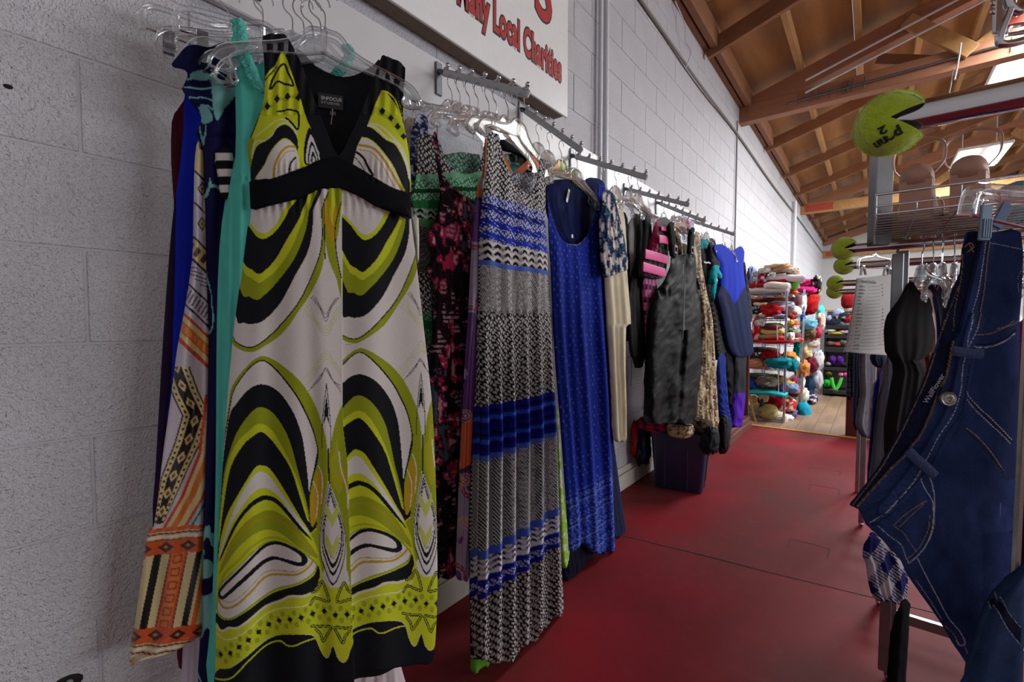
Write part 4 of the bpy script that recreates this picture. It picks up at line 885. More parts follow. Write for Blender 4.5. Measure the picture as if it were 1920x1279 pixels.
# ------------------------------------------------------------------ print functions for the other garments
def knit(c, m, S, Z, a, b, sz=.011, ph=0.0, zig=.016, per=.055):
    t = Z + zig * tri(S / per + ph); row = np.floor(t / sz); fr = (t / sz) - row
    d = np.sin(2 * np.pi * (S / (sz * 1.45) + .5 * (row % 2) + .06 * np.sin(row * 2.7))); k = (fr > .32) & (d + .5 * (fr - .66) > -.3)
    blend(c, m, b); blend(c, m & k, a)
def zig(c, m, S, Z, a, b, sz=.009, per=.07, amp=.045):
    t = Z + amp * tri(S / per); blend(c, m, b); blend(c, m & ((t / sz) % 1 > .5), a)
    d = ((S / .0075) % 1 > .5) ^ ((Z / .0075) % 1 > .5); blend(c, m & (tri(S / per) > .6) & d, a)
BW_W = (198, 194, 192); BW_K = (24, 22, 26)
def blue_bw(X, Y, S, Z):
    c = np.tile(nlin(BW_W), (len(X), 1)); j = .012 * (fbm(S * 14, Z * 4) - .5); z = Z + j
    knit(c, z > 1.50, S, Z, BW_W, BW_K, .0105)
    knit(c, (z > 1.36) & (z < 1.54) & (Y > 365), S, Z, (186, 190, 206), (26, 38, 128), .010)
    for a, b, col in ((1.490, 1.510, (22, 28, 110)), (1.445, 1.465, (24, 40, 150)), (1.405, 1.425, (30, 48, 160))): blend(c, (z > a) & (z < b) & (Y > 360) & ((S * 90 + z * 300) % 5 > .8), col)
    zig(c, (z > 1.33) & (z < 1.40), S, Z, BW_W, BW_K, .022, .045, .012); blend(c, (z > 1.315) & (z < 1.34), (72, 100, 180))
    zig(c, (z > 1.185) & (z < 1.325), S, Z, (176, 174, 174), BW_K, .0115, .055, .045)
    knit(c, (z > .90) & (z < 1.185), S, Z, (188, 184, 182), BW_K, .0115)
    blend(c, (z > .745) & (z < .90), (22, 30, 132)); 
    for k in range(7): blend(c, (z > .875 - k * .022) & (z < .884 - k * .022 + .004 * (k % 3)), ((16, 20, 60), (52, 84, 180), (20, 26, 96))[k % 3])
    blend(c, (z > .73) & (z < .752), (80, 104, 178)); zig(c, (z > .46) & (z < .735), S, Z, (176, 174, 176), BW_K, .0125, .06, .045)
    blend(c, (z > .43) & (z < .462), (66, 90, 170)); zig(c, (z > .385) & (z < .435), S, Z, BW_W, (40, 44, 90), .018, .04, .012)
    for a in (.375, .335): blend(c, (z > a - .018) & (z < a), (24, 30, 128))
    knit(c, (z > .335) & (z < .357), S, Z, (180, 180, 200), (26, 34, 120), .010); knit(c, z < .317, S, Z, (186, 178, 174), BW_K, .0125)
    return c
def green_bw(X, Y, S, Z):
    c = np.tile(nlin(BW_W), (len(X), 1)); knit(c, Y > 0, S, Z, (192, 188, 186), BW_K, .011)
    gr = (40, 112, 62); yy = Y + 8 * (fbm(S * 10, Z * 3) - .5)
    blend(c, (yy > 325) & (yy < 350), (110, 165, 132)); knit(c, (yy > 335) & (yy < 352), S, Z, (150, 190, 165), gr, .010)
    blend(c, (yy > 352) & (yy < 360), (22, 60, 36)); knit(c, (yy > 360) & (yy < 374), S, Z, (150, 186, 160), gr, .010); blend(c, (yy > 374) & (yy < 390), (34, 104, 56))
    zig(c, (yy > 390) & (yy < 412), S, Z, (150, 172, 150), BW_K, .018, .04, .012); blend(c, (yy > 410) & (yy < 424), (76, 120, 84))
    zig(c, (yy > 424) & (yy < 510), S, Z, (118, 116, 112), BW_K, .0085, .055, .05)
    knit(c, (yy > 585) & (yy < 600), S, Z, (140, 170, 150), gr, .010); blend(c, (yy > 600) & (yy < 618), (34, 98, 54)); knit(c, (yy > 618) & (yy < 650), S, Z, (120, 150, 130), gr, .010)
    zig(c, yy > 670, S, Z, (118, 114, 110), BW_K, .0085, .055, .05); return c
def magenta(X, Y, S, Z):
    c = np.tile(nlin((26, 14, 22)), (len(X), 1)); n = fbm(S * 55, Z * 40, 3); n2 = fbm(S * 8 + 9, Z * 5, 3); g = (np.sin(Z * 420) > -.2)
    blend(c, (n > .54) & (n2 > .42), (152, 34, 72)); blend(c, (n > .6) & g & (n2 < .5), (150, 116, 124)); blend(c, (n > .66) & (n2 > .55), (186, 150, 158)); blend(c, (n < .40) & (n2 > .6), (70, 78, 92)); blend(c, (n > .5) & (n < .54) & ~g, (96, 18, 50)); return c
def paisley(X, Y, S, Z):
    c = np.tile(nlin((92, 38, 116)), (len(X), 1)); n = fbm(S * 16 + 3, Z * 9 + Y * 0, 2); m = fbm(S * 9, Z * 5 + 3, 2)
    blend(c, n > .56, (150, 136, 160)); blend(c, m > .56, (206, 92, 44)); blend(c, np.abs(m - .56) < .02, (60, 20, 70)); blend(c, np.abs(n - .45) < .02, (160, 150, 168)); blend(c, np.abs(n - .52) < .014, (210, 110, 50))
    r = np.hypot(X - 872, (Y - 900) ); 
    for cy in (900, 980, 780): 
        r = np.hypot(X - 874, Y - cy); blend(c, (r < 12) & ((r % 5) < 2.5), (200, 150, 120))
    return c
def cross(X, Y, S, Z):
    c = np.tile(nlin((24, 42, 136)), (len(X), 1)); a = .036
    for ox, oz in ((0, 0), (.5, .5)):
        fx = ((S / a + ox) % 1 - .5) * a; fz = ((Z / (a * 1.15) + oz) % 1 - .5) * a * 1.15
        blend(c, ((np.abs(fx) < .0011) & (np.abs(fz) < .005)) | ((np.abs(fz) < .0011) & (np.abs(fx) < .004)), (84, 104, 178))
    z0 = np.interp(X, [1065, 1156], [.40, .40]); lo = Z < .42; lb = (96, 116, 178)
    blend(c, lo & ((Z % .09) < .006), lb); n = fbm(S * 130, Z * 150, 2); blend(c, lo & ((Z % .09) > .05) & (n > .52), (70, 90, 160)); sx = (S % .03) - .015; zz = ((Z % .09) - .028)
    blend(c, lo & (np.abs(np.hypot(sx, zz) - .009) < .002), lb); blend(c, lo & (np.abs(sx) + np.abs(zz) < .004), lb); return c
def floral(X, Y, S, Z):
    c = np.tile(nlin((28, 42, 78)), (len(X), 1)); n = fbm(S * 40, Z * 30, 4); blend(c, n > .54, (176, 168, 160)); blend(c, n > .64, (206, 200, 194)); blend(c, (n < .4), (60, 96, 128)); blend(c, n < .34, (20, 26, 50)); return c
def camo(X, Y, S, Z):
    n = fbm(S * 22 + Z * 6, Z * 12, 4); s = fbm((S + .4 * Z) * 60, (Z - .4 * S) * 14, 3); c = np.tile(nlin((132, 112, 82)), (len(X), 1))
    blend(c, n > .58, (178, 160, 126)); blend(c, n < .42, (72, 52, 36)); blend(c, np.abs(s - .5) < .02, (206, 190, 156)); blend(c, np.abs(s - .42) < .016, (44, 32, 24)); blend(c, (n > .49) & (n < .505), (120, 70, 40)); return c
def plaid(X, Y, S, Z):
    c = np.tile(nlin((150, 74, 116)), (len(X), 1)); a = ((S + .0) % .05) < .022; b = (Z % .07) < .03; blend(c, a, (190, 120, 158)); blend(c, b, (120, 52, 92)); blend(c, a & b, (40, 20, 40)); return c
G = lambda lst, c: [tuple(p) for p in lst]
Y2 = lambda y, x=.42: ((x, y), H_(90))
def cl(name, poly, plane, col, lab, cat='clothes', m=None, step=2.2, amp=.012, k=5, th=.02, seed=1, sm=2, parent=None, off=0.0, disp=None, rnd=.02, **kw):
    o = cloth(name, poly, plane, col if callable(col) else solid(col, .12), parent, m, step, disp or std_disp(amp, k, seed=seed), th, rnd, sm, off, **kw)
    if parent is None: props(o, lab, cat)
    elif lab: o['label'] = lab
    return o
# --- second arm
PA = Y2(1.2, .42)
def dA_disp(u, v, X, Y, S, Z):
    r = np.clip((Y - 560) / 250, 0, 1); t = np.clip((Y - 560) / 690, 0, 1)
    cen = 905 + (X - 905) * 1.0; d = 0
    for a, b in ((912, 900), (935, 925), (958, 952), (985, 978), (1010, 1005), (1030, 1045)):
        cx = a + (b - a) * t; d = d + np.exp(-((X - cx) / (5 + 6 * t)) ** 2)
    return r * .052 * d + (1 - r) * .005 * np.sin(X / 5.0) + .004 * np.exp(-((Y - 588) / 9) ** 2) * np.sin(X / 1.7)
dA = cl('maxi_dress', [(915, 252), (926, 249), (937, 252), (939, 270), (945, 300), (956, 328), (970, 350), (985, 362), (995, 364), (1003, 355), (1008, 335), (1011, 315), (1014, 298), (1020, 298), (1026, 306), (1025, 340), (1027, 380), (1030, 430), (1033, 480), (1035, 560), (1037, 580), (1040, 640), (1043, 700), (1047, 760), (1052, 900), (1055, 1000), (1058, 1070), (1062, 1150), (1050, 1153), (1036, 1154), (1031, 1178), (1010, 1184), (1003, 1200), (985, 1208), (974, 1212), (968, 1232), (945, 1238), (930, 1235), (915, 1240), (900, 1232), (893, 1228), (889, 1150), (889, 1000), (892, 900), (897, 780), (902, 700), (905, 600), (907, 560), (906, 480), (907, 420), (910, 350), (913, 300)],
   PA, blue_bw, 'black and white knit-print maxi dress with royal blue stripe bands', 'dress', step=1.35, th=.05, disp=dA_disp, rnd=.03)
cl('back_panel', [(934, 300), (950, 318), (980, 326), (1012, 320), (1014, 340), (1006, 362), (992, 372), (972, 360), (950, 335)], PA, lambda X, Y, S, Z: (lambda c: (knit(c, Y > 0, S, Z, (196, 196, 200), (70, 72, 96), .010), c)[1])(np.ones((len(X), 3))), 'pale inside of the dress back', parent=dA, off=-.06, step=1.5, amp=0, th=.004)
p, D, N = on_plane(984, 346, PA, -.05); MB().box((p.x, p.y, p.z), (.0015, .032, .014), rz=0).build('neck_label', mat('label_brown', (84, 62, 54), .7), dA)
PB = Y2(1.2, .345)
cl('maxi_dress', [(909, 262), (917, 266), (918, 300), (917, 340), (918, 380), (920, 600), (905, 900), (885, 1081), (872, 1084), (860, 1082), (864, 960), (868, 840), (873, 740), (880, 640), (885, 560), (888, 460), (892, 400), (897, 350), (906, 325), (909, 300)], Y2(1.19, .375), paisley, 'orange and purple paisley maxi dress beside the knit-print dress', 'dress', SATIN, k=3, step=1.8)
cl('maxi_dress', [(905, 560), (915, 560), (920, 900), (925, 1236), (912, 1246), (900, 1256), (888, 1258), (887, 1100), (888, 1000), (894, 860), (896, 760), (901, 680)], Y2(1.2, .36),
   lambda X, Y, S, Z: (lambda c: (blend(c, np.abs(fbm(S * 14, Z * 10, 2) - .5) < .012, (170, 168, 166)), blend(c, Y > 1236, (96, 150, 46)), c)[2])(np.tile(nlin((20, 20, 24)), (len(X), 1))), 'black maxi dress with fine white line drawing and bright green hem', 'dress', k=2, step=1.8)
# orange cross straps and black camisole seen through the neckline
m_o = mat('orange_strap', (222, 104, 40), .7, noise=.06)
def strap(pts, plane, w, name, m, parent=None, th=.003):
    q_ = [on_plane(a, b, plane)[0] for a, b in pts]; return MB().tube(q_, w, 6, sq=(.18, 1), up=(1, 0, 0)).build(name, m, parent, True)
ot = empty('strappy_camisole', on_plane(968, 345, Y2(1.2, .33))[0], 'bright orange cross-strap top seen through the neckline of the knit-print dress', 'top')
for pts in (([(941, 292), (950, 310), (962, 334)]), ([(1004, 294), (985, 312), (962, 332), (963, 340)]), ([(913, 262), (914, 290), (915, 320)]), ([(1003, 292), (1006, 305), (1007, 315)])): strap(pts, Y2(1.2, .33), .014, 'strap', m_o, ot)
cl('camisole', [(938, 262), (970, 262), (992, 280), (1005, 292), (1008, 320), (1002, 350), (996, 350), (996, 320), (985, 296), (960, 285), (942, 280)], Y2(1.2, .30), (18, 18, 22), 'black camisole strap hanging behind the orange cross straps', 'top', step=2, th=.01, amp=.004)
cl('leaf_print_blouse', [(940, 290), (1002, 300), (1004, 370), (950, 350)], Y2(1.2, .26), lambda X, Y, S, Z: (lambda c, n: (blend(c, n > .52, (60, 140, 140)), blend(c, n < .42, (38, 60, 40)), blend(c, (Y > 330), (40, 60, 26)), blend(c, (Y > 330) & (fbm(S * 120, Z * 120) > .52), (190, 200, 60)), c)[4])(np.tile(nlin((176, 196, 170)), (len(X), 1)), fbm(S * 30, Z * 30)), 'green and teal leaf print top glimpsed behind the orange straps', 'top', step=2, amp=.004)
cl('ruffled_dress', [(813, 250), (819, 250), (824, 290), (830, 322), (850, 350), (872, 366), (893, 378), (905, 400), (903, 560), (900, 800), (870, 1040), (862, 1072), (852, 1084), (838, 1087), (826, 1082), (818, 1075), (816, 900), (812, 800), (812, 700), (817, 600), (822, 545), (812, 520), (806, 500), (820, 478), (812, 462), (806, 440), (818, 420), (825, 395), (828, 360), (822, 320), (815, 280)], Y2(1.19, .30), magenta, 'black and magenta speckled ruffle dress between the green and paisley dresses', 'dress', step=1.6, amp=.012, k=4)
dG = cl('maxi_dress', [(783, 262), (792, 254), (806, 252), (818, 258), (826, 272), (834, 296), (850, 318), (872, 326), (893, 322), (903, 305), (908, 275), (916, 262), (922, 300), (922, 560), (905, 900), (800, 900), (795, 760), (790, 700), (784, 600), (780, 480), (780, 400), (774, 372), (780, 350), (783, 300)], Y2(1.19, .245), green_bw, 'black and white knit-print maxi dress with emerald green bands', 'dress', step=1.5, amp=.010, k=6)

cl('back_panel', [(832, 290), (900, 290), (904, 320), (880, 345), (850, 340)], Y2(1.19, .245), lambda X, Y, S, Z: (lambda c: (knit(c, Y > 0, S, Z, (160, 190, 176), (60, 100, 80), .012), c)[1])(np.ones((len(X), 3))), 'pale green inside of the dress back', parent=dG, off=-.05, step=2, amp=0, th=.004)
cl('star_print_blouse', [(778, 222), (800, 218), (806, 250), (800, 290), (786, 330), (776, 365), (770, 378), (774, 300)], Y2(1.17, .20), lambda X, Y, S, Z: (lambda c: (blend(c, fbm(S * 140, Z * 140, 2) > .62, (190, 190, 206)), c)[1])(np.tile(nlin((44, 48, 92)), (len(X), 1))), 'navy top speckled with small white stars at top of second rack', 'top', step=1.8)
cl('lace_blouse', [(755, 230), (780, 224), (784, 300), (779, 345), (766, 330), (756, 300)], Y2(1.17, .14), lambda X, Y, S, Z: (lambda c: (blend(c, np.abs(fbm(S * 50, Z * 40, 3) - .5) < .03, (130, 116, 104)), c)[1])(np.tile(nlin((186, 176, 160)), (len(X), 1))), 'beige lace top peeking beside the black and lime dress', 'top', step=2)
cl('magenta_blouse', [(768, 335), (781, 340), (781, 380), (770, 385)], Y2(1.17, .15), (132, 24, 72), 'deep magenta fabric corner under the beige lace top', 'top', step=2)
for i, (x, lab, kd, r_) in enumerate(((.43, 'cloudy clear hanger carrying the blue-striped knit-print dress', 'milky', .10), (.38, 'clear hanger carrying the paisley maxi dress', 'milky', .08), (.33, 'clear hanger carrying the black camisole and orange straps', 'dress', .05), (.29, 'clear hanger carrying the magenta speckled dress', 'dress', -.04), (.245, 'clear hanger carrying the emerald banded dress', 'dress', .04), (.20, 'clear hanger carrying the star print top', 'dress', -.03), (.155, 'clear hanger carrying the beige lace top', 'dress', .02), (.11, 'empty clear hanger nearest the wall on the second arm', 'dress', -.05))):
    z = armpt(1, min(x, .425)).z - .01; hang(kd, (x, 1.2 - .01, z), H_(90 + R.uniform(-6, 6)), lab, r_)
# --- third arm: royal blue tank dress
PC = Y2(1.706, .345)
dB = cl('tank_dress', [(1028, 398), (1027, 372), (1033, 400), (1043, 430), (1058, 452), (1080, 461), (1098, 449), (1112, 420), (1120, 385), (1121, 350), (1126, 346), (1135, 352), (1137, 400), (1135, 480), (1138, 560), (1142, 640), (1146, 700), (1149, 800), (1152, 900), (1154, 960), (1156, 1030), (1149, 1034), (1140, 1030), (1133, 1039), (1112, 1036), (1106, 1022), (1088, 1021), (1080, 1030), (1070, 1030), (1068, 960), (1062, 880), (1055, 780), (1048, 700), (1042, 600), (1037, 500), (1031, 440)], PC, cross, 'royal blue tank maxi dress with tiny crosses and bandana border', 'dress', CLOTH, step=1.5, amp=.03, k=2.4, th=.05)
cl('back_panel', [(1026, 345), (1060, 336), (1090, 338), (1124, 346), (1122, 400), (1105, 440), (1085, 458), (1060, 452), (1040, 430), (1028, 398)], PC, lambda X, Y, S, Z: solid((20, 28, 66), .5)(X, Y, S, Z), 'dark navy inner back of the dress', parent=dB, off=-.04, step=2, amp=.003, th=.004)
p, D, N = on_plane(1065, 367, PC, -.03); MB().box(None, (.0012, .013, .06), M=Matrix.Translation(p) @ Matrix.Rotation(-.35, 4, 'X')).build('price_ticket', mat('ticket_white', (205, 206, 204), .5), dB)
MB().box(None, (.001, .006, .03), M=Matrix.Translation(p + Vector((.001, .002, .004))) @ Matrix.Rotation(-.35, 4, 'X')).build('ticket_print', mat('ticket_grey', (110, 120, 120), .5), dB)
p, D, N = on_plane(1073, 443, PC, .028); MB().box(None, (.0012, .012, .014), M=Matrix.Translation(p) @ Matrix.Rotation(.2, 4, 'X')).build('neck_label', mat('ticket_white', (205, 206, 204), .5), dB)
cl('long_skirt', [(1060, 1015), (1085, 1012), (1112, 1020), (1116, 1048), (1101, 1053), (1099, 1076), (1084, 1080), (1080, 1098), (1068, 1103), (1060, 1092)], Y2(1.70, .30), (24, 24, 38), 'black chiffon hem hanging below the royal blue dress', 'clothes', step=2, amp=.01)
cl('chiffon_dress', [(1143, 720), (1150, 800), (1160, 880), (1170, 950), (1178, 1002), (1170, 1008), (1158, 1006), (1145, 1000), (1138, 850)], Y2(1.76, .30), (30, 34, 62), 'dark navy chiffon skirt edge right of the royal blue dress', 'dress', step=2)
cl('lime_wrap', [(1045, 750), (1052, 830), (1058, 920), (1068, 990), (1071, 1035), (1066, 1062), (1060, 1066), (1054, 1040), (1050, 950), (1046, 850)], Y2(1.62, .33), lambda X, Y, S, Z: (lambda c: (blend(c, fbm(S * 60, Z * 60) > .56, (206, 216, 180)), c)[1])(np.tile(nlin((150, 196, 72)), (len(X), 1))), 'lime green crinkled wrap sliver left of the royal blue dress', 'clothes', step=1.8)
cl('sweater', [(1098, 336), (1118, 334), (1136, 345), (1137, 372), (1128, 380), (1122, 420), (1112, 400), (1104, 360)], Y2(1.74, .27), (24, 44, 84), 'navy blue top shoulder behind the royal blue dress', 'top', step=2)
for i, (x, lab, kd, r_) in enumerate(((.345, 'clear hanger carrying the royal blue tank dress', 'dress', .12), (.31, 'pale green clear hanger behind the royal blue dress', 'green', .04), (.26, 'second pale green hanger on the third arm', 'green', -.04), (.20, 'clear hanger midway along the third arm', 'dress', .04), (.14, 'clear hanger nearest the wall on the third arm', 'dress', -.03))):
    z = armpt(2, min(x, .33)).z - .01; hang(kd, (x, 1.70, z), H_(90 + R.uniform(-6, 6)), lab, r_, scale=.92)
# --- fourth arm
cl('floral_blouse', [(1130, 366), (1136, 357), (1144, 358), (1152, 366), (1158, 382), (1166, 412), (1172, 440), (1178, 470), (1181, 504), (1165, 510), (1145, 518), (1134, 512), (1128, 440)], Y2(2.16, .41), floral, 'navy and white floral blouse sleeve overlapping the cream coat', 'top', step=1.5)
cl('wool_coat', [(1142, 362), (1152, 362), (1162, 376), (1173, 410), (1178, 450), (1180, 506), (1184, 560), (1187, 608), (1178, 613), (1177, 700), (1179, 822), (1166, 826), (1154, 824), (1150, 760), (1144, 640), (1136, 510), (1130, 400)], Y2(2.19, .37), (206, 196, 168), 'long cream wool coat hanging under the floral sleeve', 'coat', step=2, amp=.014, k=1.7)
cl('dark_coat', [(1158, 388), (1168, 396), (1178, 410), (1184, 470), (1186, 560), (1180, 640), (1160, 600)], Y2(2.3, .30), (20, 20, 22), 'black coat shoulder just behind the cream coat', 'coat', step=2.5)
for i, (x, lab, r_) in enumerate(((.42, 'clear hanger carrying the floral blouse', .06), (.37, 'clear hanger carrying the cream wool coat', -.04), (.30, 'clear hanger midway along the fourth arm', .05), (.22, 'clear hanger near the wall on the fourth arm', -.05))):
    hang('dress', (x, 2.16, armpt(3, x).z - .01), H_(90 + R.uniform(-6, 6)), lab, r_, scale=.92)
# --- fifth arm
cl('grey_cardigan', [(1186, 404), (1196, 402), (1205, 410), (1204, 440), (1199, 492), (1192, 500), (1187, 545), (1180, 552), (1180, 500), (1176, 440)], Y2(2.8, .30), (134, 132, 128), 'light grey knit cardigan with open front, right of the cream coat', 'top', step=1.8)
cl('black_jacket', [(1200, 396), (1208, 388), (1216, 394), (1218, 450), (1224, 560), (1228, 640), (1224, 672), (1213, 668), (1208, 686), (1196, 690), (1190, 672), (1184, 655), (1180, 560), (1190, 508), (1197, 480)], Y2(2.8, .335), (24, 23, 25), 'black jacket with drooping cuffs left of the bib overalls', 'jacket', NYLON, step=1.8, amp=.02)
cl('charcoal_blouse', [(1213, 400), (1222, 405), (1226, 470), (1219, 560), (1207, 520), (1210, 440)], Y2(2.82, .355), (66, 68, 74), 'charcoal grey sleeve beside the pink-banded vest', 'top', step=2)
cl('plaid_shirt', [(1208, 518), (1230, 522), (1236, 560), (1230, 592), (1225, 620), (1222, 652), (1216, 645), (1213, 595), (1208, 560)], Y2(2.78, .37), plaid, 'pink and black plaid shirt sleeve under the pink-banded vest', 'shirt', step=1.6)
def vest_col(X, Y, S, Z):
    c = np.tile(nlin((46, 46, 48)), (len(X), 1)); yy = Y - (X - 1205) * .12
    blend(c, (X < 1236) & (Y < 470), (140, 26, 74)); return c
vs = cl('life_vest', [(1229, 418), (1238, 410), (1250, 408), (1258, 420), (1257, 450), (1254, 490), (1251, 512), (1242, 523), (1224, 522), (1207, 517), (1205, 506), (1207, 488), (1211, 470), (1222, 472), (1227, 450)], Y2(2.8, .40), vest_col, 'black life vest with bright pink straps', 'vest', NYLON, step=1.6, th=.05, amp=.006)
PKM = mat('pink_webbing', (206, 44, 128), .6, noise=.05)
for pts, w_ in (([(1210, 476), (1230, 481), (1251, 487)], .024), ([(1206, 500), (1228, 506), (1247, 512)], .024), ([(1236, 448), (1246, 449), (1254, 452)], .022), ([(1240, 428), (1252, 430)], .012)):
    q_ = [on_plane(a, b, Y2(2.8, .415))[0] for a, b in pts]; MB().tube(q_, w_, 8, sq=(1, .14), up=(0, 0, 1)).build('pink_strap', PKM, vs)
pb = Y2(2.8, .425)
def bib_disp(u, v, X, Y, S, Z):
    return .022 * np.sin(u * 11 + v * 2) * np.clip(v * 2, .2, 1) + .016 * (fbm(u * 5 + v * 3, v * 13 + u * 2, 3) - .5) * 2 + .012 * np.exp(-((Y - 548) / 8) ** 2) * np.sin(X / 2.2) * (np.abs(X - 1282) > 22) - .035 * np.exp(-((X - np.interp(Y, [640, 800], [1281, 1272])) / 5) ** 2) * (Y > 620)
def bib_col(X, Y, S, Z):
    c = np.tile(nlin((13, 15, 18)), (len(X), 1)); blend(c, (np.abs(X - np.interp(Y, [480, 640], [1284, 1280])) < .8) & (Y < 640) & (Y > 480), (100, 104, 108)); blend(c, (np.abs(Y - np.interp(X, [1228, 1250], [540, 545])) < 1) & (X < 1250), (20, 22, 26)); return c
bib = cl('bib_overalls', [(1261, 474), (1271, 478), (1286, 477), (1302, 473), (1306, 495), (1309, 520), (1315, 545), (1320, 575), (1322, 620), (1321, 660), (1317, 700), (1311, 740), (1309, 770), (1301, 797), (1288, 796), (1276, 786), (1268, 792), (1248, 795), (1228, 793), (1224, 760), (1224, 680), (1227, 620), (1229, 570), (1236, 545), (1247, 532), (1253, 515), (1257, 495)], pb, bib_col, 'black padded bib overalls with front zip and buckled straps', 'overalls', NYLON, step=1.5, th=.10, disp=bib_disp, rnd=.03)
BS = mat('black_webbing', (28, 28, 30), .6)
cl('shoulder_strap', [(1253, 420), (1264, 419), (1270, 455), (1273, 480), (1260, 480), (1256, 450)], pb, (26, 26, 28), '', parent=bib, step=2, th=.01, amp=.002, off=.01)
cl('shoulder_strap', [(1294, 430), (1303, 429), (1304, 470), (1303, 482), (1291, 482), (1292, 460)], pb, (26, 26, 28), '', parent=bib, step=2, th=.01, amp=.002, off=.01)
for a, b in ((1266, 462), (1297, 464)):
    p, D, N = on_plane(a, b, pb, .03); m = MB(); m.box(p, (.012, .05, .012)); m.box(p + Vector((0, 0, -.035)), (.012, .05, .012)); m.box(p + Vector((0, .022, -.018)), (.012, .008, .04)); m.box(p + Vector((0, -.022, -.018)), (.012, .008, .04)); m.build('buckle', mat('buckle_plastic', (60, 62, 66), .3), bib)
zz = MB(); q_ = [on_plane(a, b, pb, .055)[0] for a, b in ((1284, 482), (1283, 540), (1281, 600), (1280, 636))]; zz.tube(q_, .0028, 6); zz.build('zipper', mat('zip_grey', (96, 98, 102), .5), bib)
for i, (x, lab, kd, r_, dy) in enumerate(((.42, 'clear hanger carrying the black bib overalls', 'dress', .05, 0), (.40, 'clear hanger through the shoulder straps of the life vest', 'dress', -.03, -.10), (.36, 'clear hanger carrying the plaid shirt', 'dress', .04, 0), (.30, 'clear hanger carrying the light grey cardigan', 'dress', -.04, -.05), (.20, 'clear hanger near the wall on the fifth arm', 'dress', .03, 0))):
    hang(kd, (x, 2.84 + dy * .3, armpt(4, x).z - .012), H_(90 + R.uniform(-6, 6)), lab, r_, scale=.9)
# --- sixth arm
cl('fishing_blouse', [(1268, 462), (1280, 455), (1292, 462), (1294, 478), (1284, 482), (1270, 480)], Y2(3.3, .33), lambda X, Y, S, Z: (lambda c: (blend(c, X < 1278, (206, 74, 36)), c)[1])(np.tile(nlin((206, 200, 190)), (len(X), 1))), 'orange and white shirt glimpsed between the bib overall straps', 'shirt', step=2)
cl('camo_belt', [(1264, 425), (1272, 430), (1280, 460), (1282, 478), (1276, 480), (1268, 455)], Y2(3.35, .36), camo, 'slim camouflage strap between the bib overall straps', 'clothes', step=2)
cl('camo_overalls', [(1303, 438), (1312, 437), (1314, 465), (1318, 495), (1325, 535), (1332, 568), (1338, 600), (1342, 660), (1345, 700), (1350, 780), (1352, 804), (1338, 811), (1322, 811), (1306, 800), (1308, 740), (1316, 700), (1319, 620), (1314, 560), (1304, 520), (1300, 480)], Y2(3.38, .40), camo, 'reed-pattern camouflage overalls hanging right of the black bibs', 'overalls', NYLON, step=1.5, amp=.02, th=.06)
def wet1(X, Y, S, Z):
    c = np.tile(nlin((62, 64, 68)), (len(X), 1)); blend(c, (Y < 466) & (X < 1329), (20, 140, 148)); return c
w1 = cl('wetsuit', [(1313, 449), (1320, 444), (1327, 450), (1336, 470), (1342, 500), (1347, 545), (1352, 590), (1361, 640), (1374, 668), (1362, 673), (1350, 675), (1344, 650), (1337, 600), (1330, 560), (1321, 520), (1315, 485)], Y2(3.42, .37), wet1, 'grey short-sleeved wetsuit with teal collar and trim', 'wetsuit', NEO, step=1.6, th=.05)
text_obj('logo', 'O\'NEILL', .045, None, mat('logo_pale', (180, 182, 184), .5), w1, .0005, 0, 1.0, fn=lambda v: on_plane(1319, 494, Y2(3.42, .37), .03)[0] + Vector((0, v.x, v.y - .12 * v.x))) if False else None
strap([(1320, 491), (1324, 493), (1328, 492), (1332, 494)], Y2(3.42, .40), .006, 'logo_stroke', mat('logo_pale', (180, 182, 184), .5), w1)
cl('teal_panel', [(1337, 530), (1346, 528), (1344, 550), (1339, 570), (1336, 550)], Y2(3.42, .39), (16, 142, 150), '', parent=w1, step=2, th=.02, amp=.002)
cl('sleeve', [(1329, 455), (1338, 458), (1347, 478), (1354, 500), (1336, 502), (1332, 480)], Y2(3.42, .41), (40, 42, 46), 'black sleeve', parent=w1, step=2, th=.05, amp=.003)
cl('sleeve_cuff', [(1336, 500), (1348, 498), (1351, 506), (1357, 518), (1352, 523), (1346, 512), (1344, 530), (1337, 530)], Y2(3.42, .42), (16, 142, 150), 'teal sleeve cuff', parent=w1, step=2, th=.04, amp=.003)
for i, (x, lab, r_) in enumerate(((.40, 'clear hanger carrying the camouflage overalls', .04), (.36, 'clear hanger carrying the teal and grey wetsuit', -.03), (.31, 'clear hanger midway along the sixth arm', .04), (.25, 'clear hanger with frilly top on the sixth arm', -.05), (.18, 'clear hanger nearest the wall on the sixth arm', .02))):
    hang('dress', (x, 3.40, armpt(5, min(x, .36)).z - .012), H_(90 + R.uniform(-6, 6)), lab, r_, scale=.9)
cl('frilly_blouse', [(1256, 412), (1272, 404), (1290, 408), (1302, 418), (1300, 432), (1286, 438), (1268, 430), (1258, 424)], Y2(3.4, .28), lambda X, Y, S, Z: (lambda c: (blend(c, fbm(S * 60, Z * 60) > .55, (190, 120, 150)), c)[1])(np.tile(nlin((196, 190, 206)), (len(X), 1))), 'white and pink frilly straps bunched on hangers above the overalls', 'top', step=1.6, amp=.015)
cl('dark_wetsuit', [(1328, 452), (1335, 446), (1342, 455), (1350, 470), (1357, 495), (1360, 520), (1352, 540), (1346, 500), (1336, 470)], Y2(3.7, .33), (36, 38, 44), 'black wetsuit arm in front of the royal blue wetsuit', 'wetsuit', NEO, step=1.8)
